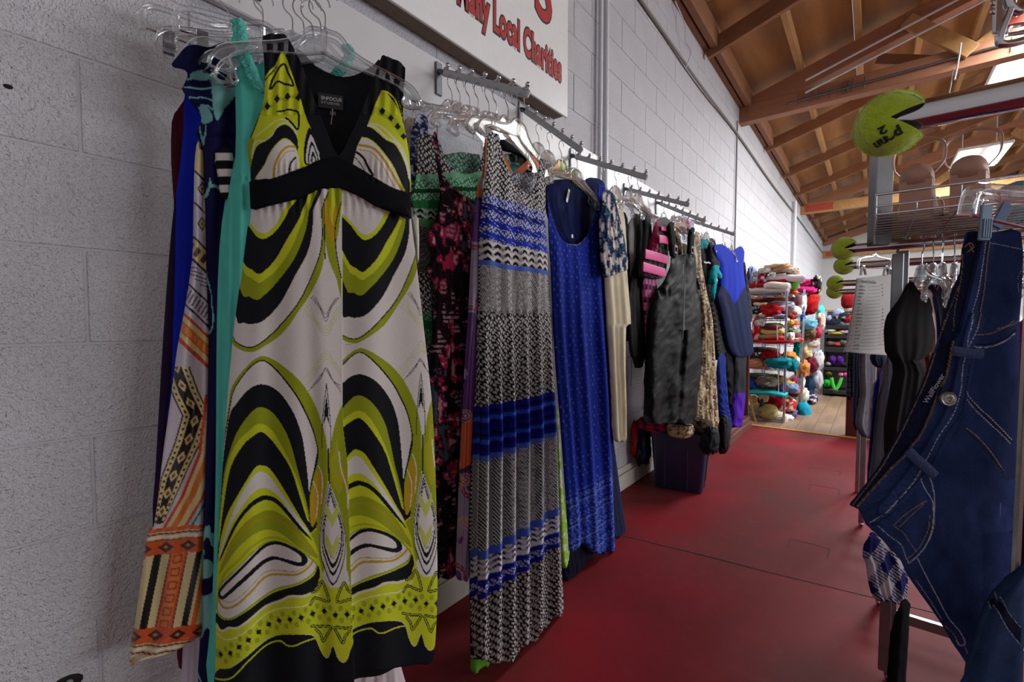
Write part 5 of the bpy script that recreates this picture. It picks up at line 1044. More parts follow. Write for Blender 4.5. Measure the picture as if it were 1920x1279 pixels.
# --- seventh arm
def wet2(X, Y, S, Z):
    c = np.tile(nlin((18, 46, 170)), (len(X), 1)); cx = 1377
    cut = 535 + 36 * np.clip(1 - np.abs(X - 1378) / 24, 0, 1) ** 1.3; blend(c, Y > cut, (19, 27, 62)); blend(c, (np.abs(Y - cut) < .8), (16, 24, 60)); return c
w2 = cl('wetsuit', [(1338, 464), (1346, 458), (1356, 459), (1366, 466), (1375, 470), (1384, 464), (1390, 462), (1396, 472), (1396, 500), (1399, 530), (1405, 570), (1411, 620), (1415, 661), (1404, 667), (1392, 669), (1378, 667), (1368, 650), (1362, 620), (1354, 580), (1347, 555), (1354, 535), (1352, 500), (1344, 480)], Y2(4.0, .42), wet2, 'royal blue and navy wetsuit dress, last garment on the wall rack', 'wetsuit', NEO, step=1.5, th=.08, amp=.004, k=2)
cl('sleeve', [(1394, 488), (1400, 505), (1408, 550), (1413, 596), (1407, 604), (1402, 590), (1397, 540)], Y2(4.02, .40), (34, 38, 42), 'black sleeve', parent=w2, step=2, th=.06, amp=.004)
cl('long_wetsuit', [(1346, 672), (1360, 668), (1363, 700), (1368, 760), (1376, 798), (1364, 802), (1352, 770)], Y2(3.9, .40), (28, 44, 118), 'navy wetsuit leg dangling above the dark wooden plinth', 'wetsuit', NEO, step=1.8, th=.06, amp=.006)
cl('black_wetsuit', [(1360, 664), (1381, 662), (1383, 710), (1379, 760), (1375, 794), (1369, 760), (1363, 710)], Y2(3.98, .38), (24, 24, 26), 'black wetsuit leg between the navy leg and the purple cuff', 'wetsuit', NEO, step=1.8, th=.06, amp=.006)
def purp(X, Y, S, Z):
    c = np.tile(nlin((40, 42, 48)), (len(X), 1)); blend(c, Y > 737, (72, 30, 150)); return c
cl('purple_cuff_wetsuit', [(1380, 662), (1399, 660), (1400, 700), (1398, 760), (1394, 799), (1384, 800), (1375, 797), (1379, 740), (1381, 700)], Y2(4.1, .41), purp, 'charcoal wetsuit leg ending in a bright purple cuff', 'wetsuit', NEO, step=1.8, th=.08, amp=.006)
for i, (x, lab, r_) in enumerate(((.42, 'clear hanger carrying the royal blue wetsuit', .05), (.36, 'clear hanger second from the end of the farthest arm', -.03), (.29, 'clear hanger third from the end of the farthest arm', .04), (.2, 'clear hanger nearest the wall on the farthest arm', -.02))):
    hang('dress', (x, 4.01, armpt(6, x).z - .012), H_(90 + R.uniform(-6, 6)), lab, r_, scale=.9)

# ------------------------------------------------------------------ tote with clothes, plinth
TOTE = mat('tote_plastic', (40, 40, 70), .38, noise=.08, nscale=40, bump=.1, bscale=300)
ta = math.radians(12); tc = Vector((.285, 3.28, 0)); t = empty('storage_tote', tc, 'dark navy plastic storage tote overflowing with clothes under the bib overalls', 'tote'); t_ = t
Rm = Matrix.Translation(tc) @ Matrix.Rotation(ta, 4, 'Z')
def rr(wx, wy, r, n=4):
    out = []
    for cx, cy, a0 in ((wx - r, wy - r, 0), (-wx + r, wy - r, 90), (-wx + r, -wy + r, 180), (wx - r, -wy + r, 270)):
        for k in range(n + 1): a = math.radians(a0 + 90 * k / n); out.append((cx + r * math.cos(a), cy + r * math.sin(a)))
    return out
m = MB(); rings = []
for z, wx, wy in ((.0, .145, .165), (.012, .155, .175), (.30, .178, .20), (.36, .18, .203), (.362, .186, .21), (.41, .19, .214), (.41, .182, .206), (.30, .17, .192), (.02, .148, .168)):
    rings.append([Rm @ Vector((x, y, z)) for x, y in rr(wx, wy, .03)])
n = len(rings[0]); v = [p_ for r_ in rings for p_ in r_]; fcs = [(i * n + k, i * n + (k + 1) % n, (i + 1) * n + (k + 1) % n, (i + 1) * n + k) for i in range(len(rings) - 1) for k in range(n)]
fcs.append(tuple(range(n))[::-1]); fcs.append(tuple((len(rings) - 1) * n + k for k in range(n))); m.add(v, fcs); m.build('bin', TOTE, t, True)
for xx in (-.09, .055): m = MB(); m.box(None, (.012, .006, .30), M=Rm @ Matrix.Translation((xx, -.19, .17)) @ Matrix.Rotation(.085, 4, 'X'), bev=.002); m.build('rib', TOTE, t)
for yy in (-.08, .08): MB().box(None, (.008, .03, .30), M=Rm @ Matrix.Translation((.170, yy, .17)) @ Matrix.Rotation(.085, 4, 'Y'), bev=.002).build('rib', TOTE, t)
MB().box(None, (.15, .016, .014), M=Rm @ Matrix.Translation((-.02, -.219, .395)), bev=.004).build('handle', mat('tote_edge', (58, 58, 92), .35), t)
def lump(name, c, sz, col, lab, cat='clothes', rz=0, seed=1, amp=.3, m=None, group=None, colf=None, sharp=2.6, parent=None, n=44, tilt=0, pat=False):
    """a heap of crumpled cloth: superellipsoid pushed into folds"""
    u = np.linspace(0, 2 * np.pi, n + 1)[:-1]; vv = np.linspace(-np.pi / 2, np.pi / 2, n // 2 + 1); U, V = np.meshgrid(u, vv)
    n_ = n
    pw = lambda a, e: np.sign(a) * np.abs(a) ** e
    e = .8; x = pw(np.cos(V), e) * pw(np.cos(U), e); y = pw(np.cos(V), e) * pw(np.sin(U), e); z = pw(np.sin(V), e)
    fr = 1.6 + .6 * (seed % 3); ox = seed * 7.3 + 20; oy = seed * 3.1 + 20
    wx = fbm(x * 1.5 + ox, z * 1.5 + y + oy, 2) - .5
    r1 = 1 - np.abs(2 * fbm(x * fr + z * 1.1 + 2 * wx + ox, y * fr - z * 1.7 + oy, 2) - 1) * 2.2; r2 = 1 - np.abs(2 * fbm(x * fr * 2.3 - z * 2 + ox, y * fr * 2 + z * 2.6 + 3 * wx + oy, 2) - 1) * 2.2
    r3 = 1 - np.abs(2 * fbm(z * 6 + wx * 5 + ox, (x + y) * 1.3 + oy, 2) - 1) * 2
    s = 1 + amp * (.75 * r1 + .40 * r2 + .35 * r3 - .8); x, y, z = x * s, y * s, np.maximum(z * s, -1.0)
    z = z + .25 * amp * (x * (1 if seed % 2 else -1))
    P = np.stack([x * sz[0] / 2, y * sz[1] / 2, z * sz[2] / 2], -1).reshape(-1, 3)
    ca, sa = math.cos(rz), math.sin(rz); P = np.stack([P[:, 0] * ca - P[:, 1] * sa, P[:, 0] * sa + P[:, 1] * ca, P[:, 2] + tilt * P[:, 1]], 1) + np.array(c)
    k = n; f = []
    idx = lambda i, j: i * k + j % k
    ii, jj = np.meshgrid(np.arange(n // 2), np.arange(k), indexing='ij'); F = np.stack([ii * k + jj, ii * k + (jj + 1) % k, (ii + 1) * k + (jj + 1) % k, (ii + 1) * k + jj], -1).reshape(-1, 4)
    if colf is not None: cc = colf(P[:, 0] * 0, P[:, 1] * 0, P[:, 0] + P[:, 1], P[:, 2])
    else:
        cc = np.tile(nlin(col), (len(P), 1)); k2 = seed % 5 if pat else 0; q1 = fbm(P[:, 0] * 30 + seed, P[:, 2] * 30 + P[:, 1] * 9, 3)
        if k2 == 1: cc[q1 > .58] *= .45
        elif k2 == 2: cc[q1 > .57] = nlin((200, 192, 182))
        elif k2 == 3: cc[(P[:, 2] * 60 + P[:, 0] * 15) % 2 < .7] *= .62
        cc = cc * (.8 + .4 * q1)[:, None]
    o = mesh_np(name, P, F, m or CLOTH, parent, True, cc)
    if parent is None: props(o, lab, cat, group)
    return o
lump('swim_shorts', (.16, 3.18, .50), (.15, .20, .11), None, 'blue and cyan swim trunks with lime piping on top of the tote', seed=2, colf=lambda X, Y, S, Z: (lambda c: (blend(c, Z > .505, (20, 110, 190)), blend(c, np.abs(Z - .505) < .006, (150, 200, 90)), blend(c, Z > .535, (40, 28, 120)), c)[3])(np.tile(nlin((26, 44, 130)), (len(S), 1))))
lump('ski_jacket', (.175, 3.10, .445), (.27, .22, .10), None, 'red and navy jacket spilling over the tote rim', 'jacket', seed=5, m=NYLON, colf=lambda X, Y, S, Z: (lambda c: (blend(c, np.abs(((S * 12) % 1) - .5) < .14, (24, 30, 70)), c)[1])(np.tile(nlin((196, 40, 48)), (len(S), 1))))
lump('navy_jacket', (.072, 3.10, .30), (.085, .20, .34), (24, 26, 48), 'navy sleeve hanging down between tote and block wall', 'jacket', seed=6, m=NYLON)
lump('red_jacket', (.045, 3.02, .33), (.04, .08, .26), (150, 24, 34), 'red jacket edge against the wall beside the tote', 'jacket', seed=8, m=NYLON)
lump('camo_bundle', (.345, 3.06, .435), (.17, .17, .11), None, 'rolled camouflage garment at the tote front rim', seed=9, amp=.10, colf=lambda X, Y, S, Z: camo(S, Z, S, Z * 1.5), m=NYLON)
lump('brown_bundle', (.42, 3.2, .45), (.18, .2, .10), (64, 52, 38), 'brown crumpled garment behind the camouflage roll in the tote', seed=10)
lump('padded_jacket', (.50, 3.17, .37), (.12, .15, .19), (26, 28, 32), 'black padded sleeve drooping over the right rim of the tote', 'jacket', seed=12, amp=.25, m=NYLON)
lump('black_mitten', (.545, 3.37, .37), (.07, .14, .26), (22, 22, 26), 'black padded sleeve end hanging beyond the tote', 'jacket', seed=13, amp=.2, m=NYLON)
MAH = mat('dark_mahogany', (88, 34, 26), .35, noise=.2, nscale=6, stretch=(3, 3, .3), coat=.3)
pt = empty('wooden_plinth', (.18, 5.0, 0), 'low dark wooden plinth with upright panel against the left wall', 'plinth')
MB().box((.175, 5.02, .04), (.30, 1.0, .08), bev=.004).build('base', mat('plinth_brown', (92, 52, 42), .4, noise=.2, nscale=9), pt)
MB().box((.17, 5.02, .10), (.28, .96, .05), bev=.006).build('top', mat('plinth_brown', (92, 52, 42), .4), pt)
MB().box((.16, 5.53, .42), (.25, .04, .78), bev=.004).build('upright_panel', MAH, pt)
MB().box((.13, 4.78, .125 + .012), (.03, .05, .03)).build('clip', CHROME, pt)
# ------------------------------------------------------------------ wire shelving with heaps of clothes
def wire_shelf(t, x0, x1, y0, y1, z, nm='shelf'):
    m = MB(); r = .0028
    for zz in (z, z - .028):
        m.tube([(x0, y0, zz), (x1, y0, zz), (x1, y1, zz), (x0, y1, zz), (x0, y0, zz)], .0035, 6)
    n = 14
    for k in range(n): 
        a = x0 + (x1 - x0) * k / n; b = x0 + (x1 - x0) * (k + 1) / n; m.tube([(a, y0, z - .028 * (k % 2)), (b, y0, z - .028 * ((k + 1) % 2))], .0025, 5)
    n = 30
    for k in range(n):
        a = y0 + (y1 - y0) * k / n; b = y0 + (y1 - y0) * (k + 1) / n; m.tube([(x1, a, z - .028 * (k % 2)), (x1, b, z - .028 * ((k + 1) % 2))], .0025, 5)
        m.tube([(x0, a, z), (x1, a, z)], .0018, 4)
    return m.build(nm, STEEL, t)
SX0, SX1, SY0, SY1 = .14, .565, 5.97, 7.12
LV = (.06, .335, .635, .93, 1.20, 1.49)
t = empty('wire_shelving', ((SX0 + SX1) / 2, (SY0 + SY1) / 2, 0), 'chrome wire shelving unit crammed with folded clothes, end facing the aisle', 'shelf')
for z in LV: wire_shelf(t, SX0, SX1, SY0, SY1, z)
for x in (SX0, SX1):
    for y in (SY0, SY1): m = MB(); m.tube([(x, y, 0), (x, y, 1.51)], .0125, 10); [m.tube([(x, y, z - .035), (x, y, z + .008)], .017, 10) for z in LV]; m.build('post', CHROME, t)
t2 = empty('wire_shelving', (.35, 7.95, 0), 'second chrome wire shelving unit farther along the left wall', 'shelf')
for z in (.1, .5, .85, 1.2, 1.55): wire_shelf(t2, .14, .6, 7.3, 8.6, z)
for x in (.14, .6):
    for y in (7.3, 8.6): MB().tube([(x, y, 0), (x, y, 1.6)], .0125, 10).build('post', CHROME, t2)
def folded(name, c, sz, col, lab, group=None, seed=1, rz=0.0, sag=.0, colf=None):
    """a folded garment: soft slab with a rounded fold edge and wavy layers"""
    nx, nv = 14, 18; V = []
    for i in range(nx + 1):
        s = i / nx * 2 - 1
        for j in range(nv):
            a = 2 * math.pi * j / nv; ca, sa = math.cos(a), math.sin(a)
            pz = math.copysign(abs(sa) ** .7, sa); pw = math.copysign(abs(ca) ** .45, ca)
            w_ = 1 - .10 * abs(s) ** 6 ; wob = .22 * (float(fbm(np.array([s * 2 + seed * 3.1 + 9]), np.array([ca * 2 + sa + seed + 9]), 3)[0]) - .5)
            V.append((s * sz[0] / 2, pw * sz[1] / 2 * w_ * (1 + wob), pz * sz[2] / 2 * (1 + 1.5 * wob) * (1 - .35 * abs(s) ** 8) - sag * s * s + .12 * sz[2] * math.sin(3 * s + seed)))
    V = np.array(V); ca, sa = math.cos(rz), math.sin(rz); V = np.stack([V[:, 0] * ca - V[:, 1] * sa, V[:, 0] * sa + V[:, 1] * ca, V[:, 2]], 1) + np.array(c)
    F = [(i * nv + j, i * nv + (j + 1) % nv, (i + 1) * nv + (j + 1) % nv, (i + 1) * nv + j) for i in range(nx) for j in range(nv)]
    F += [tuple(range(nv))[::-1], tuple(nx * nv + j for j in range(nv))]
    o = mesh_np(name, V, F, CLOTH, None, True, np.tile(nlin(col), (len(V), 1)) if colf is None else colf(V))
    return props(o, lab, 'clothes', group)
def put(px, py, w_, h_, col, name, lab, y=6.12, d=.26, kind='l', rz=0.0, seed=None, cat='clothes', amp=.2, tilt=0, yy=None):
    p = at_ax(px, py, 1, y); k = (p - CAM).dot(FW) / FPX; seed = seed or R.randint(1, 60)
    sx = w_ * k * 1.12; sz = h_ * k * 1.2
    if kind == 'f': return folded(name, tuple(p), (sx, d, sz), col, lab, seed=seed, rz=rz)
    return lump(name, tuple(p), (sx, d, sz), col, lab, cat, rz=rz, seed=seed, amp=amp * 1.6, n=30, tilt=tilt, pat=True)
T = put
# top shelf
T(1442, 545, 58, 8, (206, 202, 196), 'folded_sweater', 'cream folded knit lying at the bottom of the top shelf pile', kind='f'); T(1458, 536, 36, 11, (212, 206, 196), 'folded_sweater', 'off-white folded sweater just above the cream knit', kind='f', y=6.08)
T(1436, 536, 54, 7, (178, 28, 36), 'folded_shirt', 'bright red folded shirt across the top shelf pile', kind='f'); T(1458, 528, 30, 6, (172, 30, 38), 'folded_shirt', 'red shirt fold above the white sweater', kind='f', y=6.2)
T(1483, 536, 22, 16, (92, 158, 62), 'green_shirt', 'leaf green garment at the right end of the top shelf', y=6.3); T(1488, 548, 12, 7, (196, 84, 62), 'coral_cloth', 'coral cloth corner beside the green garment', y=6.3)
T(1472, 522, 58, 11, (206, 194, 198), 'folded_sweater', 'pale pink and white rolled towel near the pile top', kind='f', y=6.2, rz=.1); T(1431, 524, 12, 22, (168, 24, 92), 'magenta_shirt', 'magenta garment standing between white cloths')
T(1420, 526, 12, 28, (204, 194, 186), 'white_blouse', 'white blouse drooping at the left of the magenta garment'); T(1411, 520, 12, 34, (146, 156, 196), 'blue_stripe_shirt', 'light blue striped shirt hanging off the top left corner')
T(1406, 518, 7, 24, (74, 78, 128), 'denim_shirt', 'dark blue shirt edge at the far left of the top shelf'); T(1436, 508, 22, 10, (212, 206, 200), 'white_shirt', 'white shirt below the peach cloth')
T(1458, 501, 40, 9, (214, 174, 124), 'peach_cloth', 'light orange cloth on the summit of the top shelf', y=6.15); T(1462, 508, 52, 8, (212, 158, 134), 'peach_sweater', 'salmon pink knit just under the summit cloth', y=6.18)
T(1488, 512, 20, 11, (190, 168, 146), 'beige_cloth', 'beige cloth over the right end of the summit', y=6.3); T(1495, 514, 5, 18, (40, 40, 44), 'belt', 'black strap sticking out at the right of the summit', y=6.35, d=.08)
T(1448, 516, 10, 12, (216, 210, 206), 'white_blouse', 'white sleeve spilling beside the magenta garment', y=6.05, d=.1)
# shelf 2
T(1445, 582, 30, 22, (176, 28, 34), 'red_fleece', 'crumpled crimson fleece in the middle of the second shelf', y=6.05); T(1428, 592, 25, 6, (206, 196, 160), 'folded_shirt', 'cream folded cloth left of the crimson fleece', kind='f'); T(1427, 571, 18, 6, (206, 190, 164), 'folded_shirt', 'cream rolled cloth in the upper left of the second shelf', kind='f')
T(1428, 577, 10, 6, (24, 96, 88), 'teal_cloth', 'small teal cloth between the two cream folds', y=6.08, d=.14); T(1418, 578, 16, 8, (164, 168, 172), 'grey_shirt', 'pale grey shirt under the teal cloth', y=6.15); T(1418, 584, 13, 6, (32, 42, 58), 'navy_cloth', 'navy cloth low at the left of the second shelf', y=6.1)
T(1414, 571, 12, 8, (40, 40, 46), 'black_cloth', 'black cloth in the left corner of the second shelf', y=6.15); T(1468, 572, 34, 12, (176, 176, 190), 'lilac_shirt', 'pale lilac shirt sloping down behind the crimson fleece', y=6.3, tilt=-.1); T(1468, 578, 14, 8, (200, 150, 176), 'pink_cloth', 'pink floral cloth right of the crimson fleece', y=6.12, d=.12)
T(1462, 593, 22, 6, (146, 160, 180), 'blue_grey_cloth', 'blue grey cloth at the foot of the crimson fleece', y=6.05); T(1486, 584, 24, 16, (208, 202, 196), 'white_towel', 'white towel bundle at the right of the second shelf', y=6.5); T(1484, 594, 14, 10, (170, 58, 46), 'rust_cloth', 'rust red cloth under the white towel bundle', y=6.4)
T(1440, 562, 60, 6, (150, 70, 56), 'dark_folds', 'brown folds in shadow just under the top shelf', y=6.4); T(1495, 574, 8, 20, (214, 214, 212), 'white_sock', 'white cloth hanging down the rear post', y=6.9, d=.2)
# shelf 3
T(1418, 616, 12, 40, (178, 22, 30), 'jersey', 'red and white sports jersey hanging at the left shelf edge', y=5.99, d=.06, amp=.08); T(1424, 605, 16, 12, (214, 208, 204), 'jersey', 'white sleeve with red trim above the red jersey', y=5.99, d=.08)
T(1442, 612, 40, 10, (130, 124, 66), 'olive_cloth', 'olive folded cloth at the top of the third shelf', y=6.3); T(1448, 622, 34, 9, (196, 178, 112), 'folded_shirt', 'pale yellow folded top sagging on the third shelf', kind='f'); T(1450, 616, 22, 6, (128, 22, 58), 'folded_shirt', 'burgundy folded top above the pale yellow one', kind='f')
T(1440, 630, 38, 8, (186, 140, 98), 'folded_shirt', 'tan folded top in the middle of the third shelf', kind='f'); T(1430, 624, 16, 14, (44, 62, 66), 'dark_green_cloth', 'dark green cloth behind the tan folds', y=6.2); T(1424, 634, 24, 10, (170, 136, 104), 'beige_folds', 'beige folded stack at the lower left of the third shelf', y=6.1)
T(1458, 634, 26, 7, (190, 60, 52), 'folded_shirt', 'red folded top low on the third shelf', kind='f'); T(1445, 640, 66, 5, (170, 24, 32), 'folded_shirt', 'scarlet folded layer along the third shelf edge', kind='f', y=6.05); T(1482, 632, 12, 14, (206, 200, 184), 'white_roll', 'white rolled cloth poking out beyond the front post', y=6.1)
T(1486, 620, 22, 8, (92, 146, 86), 'green_cloth', 'mint green cloth right of the front post', y=6.4); T(1484, 612, 22, 8, (206, 190, 180), 'cream_cloth', 'cream cloth above the mint green cloth', y=6.5); T(1494, 638, 18, 7, (172, 26, 34), 'red_cloth', 'red cloth overhanging the third shelf side', y=6.6); T(1482, 604, 10, 8, (190, 150, 60), 'mustard_cloth', 'mustard cloth under the second shelf', y=6.3)
T(1488, 607, 16, 8, (190, 90, 60), 'orange_cloth', 'orange cloth beside the mustard cloth', y=6.5)
# shelf 4
T(1418, 682, 26, 16, (206, 142, 110), 'salmon_cloth', 'flat salmon cloth at the left of the fourth shelf', y=6.05, amp=.08); T(1446, 666, 28, 16, (146, 18, 30), 'wine_shirt', 'wine red shirt crumpled above the teal garment', y=6.05); T(1458, 680, 40, 20, (22, 132, 144), 'teal_shirt', 'bright teal garment in the middle of the fourth shelf', y=6.02)
T(1486, 684, 18, 20, (18, 128, 140), 'teal_blouse', 'teal sleeve spilling off the right side of the fourth shelf', y=6.2); T(1480, 668, 20, 14, (208, 124, 60), 'orange_shirt', 'orange garment above the teal sleeve', y=6.25); T(1490, 676, 14, 14, (206, 190, 170), 'cream_blouse', 'cream sleeve right of the orange garment', y=6.5)
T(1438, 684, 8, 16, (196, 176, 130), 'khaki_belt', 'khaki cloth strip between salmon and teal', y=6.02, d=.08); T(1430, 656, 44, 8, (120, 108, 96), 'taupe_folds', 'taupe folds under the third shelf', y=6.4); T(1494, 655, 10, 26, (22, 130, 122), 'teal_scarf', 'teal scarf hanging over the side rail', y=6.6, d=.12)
T(1419, 661, 5, 14, (30, 28, 26), 'sandal', 'black and cream curved strap at the left of the fourth shelf', y=6.0, d=.05)
# shelf 5
T(1412, 722, 24, 16, (50, 84, 170), 'blue_print_shirt', 'bright blue print garment at the left of the fifth shelf', y=6.1); T(1438, 716, 30, 16, (118, 108, 96), 'taupe_shirt', 'taupe and maroon shirt beside the blue print garment', y=6.05); T(1425, 706, 44, 10, (84, 92, 90), 'grey_green_folds', 'grey green folds at the back of the fifth shelf', y=6.35)
T(1454, 710, 36, 12, (134, 118, 54), 'mustard_shirt', 'mustard garment behind the front post', y=6.25); T(1436, 736, 60, 6, (34, 168, 176), 'folded_towel', 'turquoise striped towel on the front edge of the fifth shelf', kind='f', y=6.0); T(1434, 733, 40, 4, (120, 176, 84), 'folded_towel', 'lime striped towel on top of the turquoise towel', kind='f', y=6.05)
T(1468, 730, 16, 14, (60, 46, 70), 'dark_blouse', 'dark patterned blouse at the front post foot of the fifth shelf', y=6.15); T(1484, 728, 22, 14, (110, 130, 160), 'blue_floral_cloth', 'pale blue floral cloth right of the front post', y=6.4); T(1488, 714, 10, 10, (130, 20, 70), 'plum_cloth', 'plum cloth hanging near the rear post', y=6.7); T(1492, 733, 12, 8, (190, 60, 66), 'pink_red_cloth', 'coral red cloth at the shelf side edge', y=6.6); T(1480, 718, 16, 8, (190, 170, 60), 'yellow_cloth', 'yellow cloth behind the blue floral cloth', y=6.6)
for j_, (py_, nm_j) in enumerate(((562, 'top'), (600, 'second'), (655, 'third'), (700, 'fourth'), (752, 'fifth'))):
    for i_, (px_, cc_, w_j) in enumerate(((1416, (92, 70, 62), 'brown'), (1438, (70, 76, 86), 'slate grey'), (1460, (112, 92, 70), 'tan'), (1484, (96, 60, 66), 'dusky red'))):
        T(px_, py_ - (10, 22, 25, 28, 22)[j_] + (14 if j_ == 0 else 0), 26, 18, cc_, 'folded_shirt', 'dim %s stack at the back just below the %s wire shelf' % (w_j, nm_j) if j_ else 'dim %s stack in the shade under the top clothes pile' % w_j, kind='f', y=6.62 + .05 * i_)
# bottom: shoes, bag, white board
T(1448, 752, 44, 14, (150, 24, 32), 'red_bag', 'red cloth heap at the back of the bottom shelf', y=6.3); T(1474, 758, 30, 22, (186, 36, 34), 'red_sweater', 'scarlet garment behind the front post at floor level', y=6.35); T(1436, 782, 66, 26, (196, 186, 176), 'white_basket', 'white curved plastic lid lying under the bottom clothes', y=6.1, amp=.05, cat='lid')
T(1440, 772, 30, 24, (176, 162, 108), 'straw_bag', 'straw coloured woven bag at floor level', y=6.0, d=.2, amp=.06, cat='bag'); T(1432, 744, 15, 18, (206, 184, 130), 'sandal', 'tan sandal sole with two dark holes', y=5.98, d=.03, amp=.02, cat='shoe'); T(1413, 752, 12, 18, (206, 180, 120), 'sandal', 'tan and black sandal hung on its side', y=5.98, d=.04, amp=.04, cat='shoe')
T(1428, 766, 7, 30, (70, 72, 74), 'webbing_belt', 'dark grey webbing strap dangling in front of the straw bag', y=5.96, d=.03, amp=.05); T(1474, 784, 20, 12, (200, 196, 196), 'white_cloth', 'white cloth on the floor by the front post', y=6.2); T(1484, 776, 18, 14, (96, 78, 110), 'purple_grey_cloth', 'purple grey cloth low behind the front post', y=6.4)
o = MB().tube(crv([at_ax(1405, 738, 1, 5.93), at_ax(1412, 775, 1, 5.88), at_ax(1422, 804, 1, 5.85)]), .012, 8, sq=(1, .4)).build('wooden_yardstick', mat('yardstick_wood', (186, 140, 66), .5, noise=.15), None, True); props(o, 'thin wooden yardstick leaning against the wire shelving end', 'stick')
o = MB().tube([at_ax(1457, 610, 1, 5.95), at_ax(1460, 740, 1, 5.95)], .005, 6).build('curtain_rod', PIPE, None, True); props(o, 'thin white rod standing at the end of the wire shelving', 'rod')
T(1506, 776, 22, 36, (24, 134, 160), 'turquoise_bag', 'turquoise cloth bag slumped on the floor beyond the shelving', y=6.75, amp=.12, cat='bag')
# second unit heap
for a in ((1511, 531, 26, 12, (206, 60, 130), 'beach_hat', 'pink and white spotted sun hat on top of the second unit', 'hat'), (1512, 544, 28, 10, (206, 36, 116), 'pink_hat', 'hot pink brimmed hat under the spotted hat', 'hat'), (1500, 526, 10, 12, (80, 130, 180), 'blue_cloth', 'sky blue cloth left of the spotted hat', 'clothes'),
          (1532, 534, 12, 28, (30, 26, 26), 'black_leather', 'black leather item hanging above the heap', 'clothes'), (1527, 550, 20, 30, (170, 130, 104), 'bead_strings', 'tangle of beige beaded strings', 'clothes'), (1518, 572, 24, 32, (166, 26, 28), 'red_bag', 'big red drawstring bag in the middle of the second heap', 'bag'),
          (1538, 590, 12, 30, (70, 176, 170), 'aqua_toy', 'aqua net bag at the right edge of the second heap', 'bag'), (1512, 608, 34, 18, (104, 160, 180), 'pastel_pillow', 'pastel blue and yellow patterned pillow', 'pillow'), (1538, 604, 14, 26, (206, 160, 146), 'plush_toy', 'peach plush toy at the right edge of the second heap', 'toy'),
          (1515, 626, 24, 18, (130, 104, 74), 'brown_plush', 'curly brown plush toy under the pastel pillow', 'toy'), (1532, 624, 14, 18, (176, 48, 80), 'raspberry_cloth', 'raspberry cloth right of the brown plush', 'clothes'), (1504, 630, 10, 12, (46, 58, 160), 'cobalt_cloth', 'cobalt blue cloth left of the brown plush', 'clothes'),
          (1514, 644, 32, 16, (176, 160, 150), 'grey_plush', 'pale grey plush rabbit lying across the heap', 'toy'), (1508, 660, 24, 26, (196, 180, 140), 'cream_bag', 'cream canvas bag below the grey plush', 'bag'), (1521, 684, 16, 24, (96, 26, 50), 'maroon_ball', 'round maroon cushion in the second heap', 'cushion'),
          (1503, 690, 24, 26, (190, 120, 70), 'orange_plush', 'orange brown plush under the cream bag', 'toy'), (1534, 676, 16, 30, (180, 184, 190), 'clear_bag', 'translucent plastic bag beside the maroon cushion', 'bag'), (1500, 715, 14, 28, (206, 206, 204), 'white_bag', 'white paper bag low in the second heap', 'bag'),
          (1513, 728, 22, 40, (34, 50, 78), 'denim_bag', 'dark blue denim bag hanging low in the second heap', 'bag'), (1504, 742, 20, 26, (190, 196, 180), 'cream_plush', 'cream plush at the bottom of the second heap', 'toy'), (1530, 712, 20, 30, (170, 170, 176), 'white_basket', 'white wire basket under the translucent bag', 'basket'), (1524, 748, 14, 12, (52, 48, 90), 'indigo_cloth', 'indigo cloth touching the vinyl floor', 'clothes'),
          (1506, 570, 10, 30, (206, 206, 204), 'frilly_cloth', 'white frilly cloth left of the red drawstring bag', 'clothes'), (1502, 592, 12, 10, (30, 84, 170), 'blue_ribbon', 'blue ribbon cloth below the white frill', 'clothes')):
    T(*a[:6], a[6], y=7.45 + R.uniform(-.15, .25) + (a[0] - 1500) * .012, d=.3, cat=a[7])
# far black gondola
GY = 8.75; BKM = mat('gondola_black', (34, 34, 38), .5, noise=.1)
gl = at_ax(1548, 600, 1, GY).x; gx = 2.6
t = empty('display_gondola', ((gl + gx) / 2, GY + .2, 0), 'black shelf unit with hats and shoes against the far partition', 'shelf')
zt = at_ax(1570, 578, 1, GY).z
MB().box(((gl + gx) / 2, GY + .33, zt - .02), (gx - gl + .06, .3, .03), bev=.004).build('ledge', mat('ledge_wood', (196, 160, 110), .5, noise=.1), t)
MB().box(((gl + gx) / 2, GY + .30, zt / 2 - .02), (gx - gl, .03, zt - .05)).build('back_panel', mat('gondola_back', (120, 122, 130), .6), t)
MB().box((gl + .01, GY + .1, .50), (.03, .36, .98)).build('side_panel', BKM, t)
for py, h_ in ((613, .05), (631, .04), (655, .075), (691, .045), (734, .05)):
    z = at_ax(1570, py, 1, GY).z; MB().box(((gl + gx) / 2, GY + .08, z), (gx - gl, .42, h_ + .01), bev=.004).build('shelf', BKM, t)
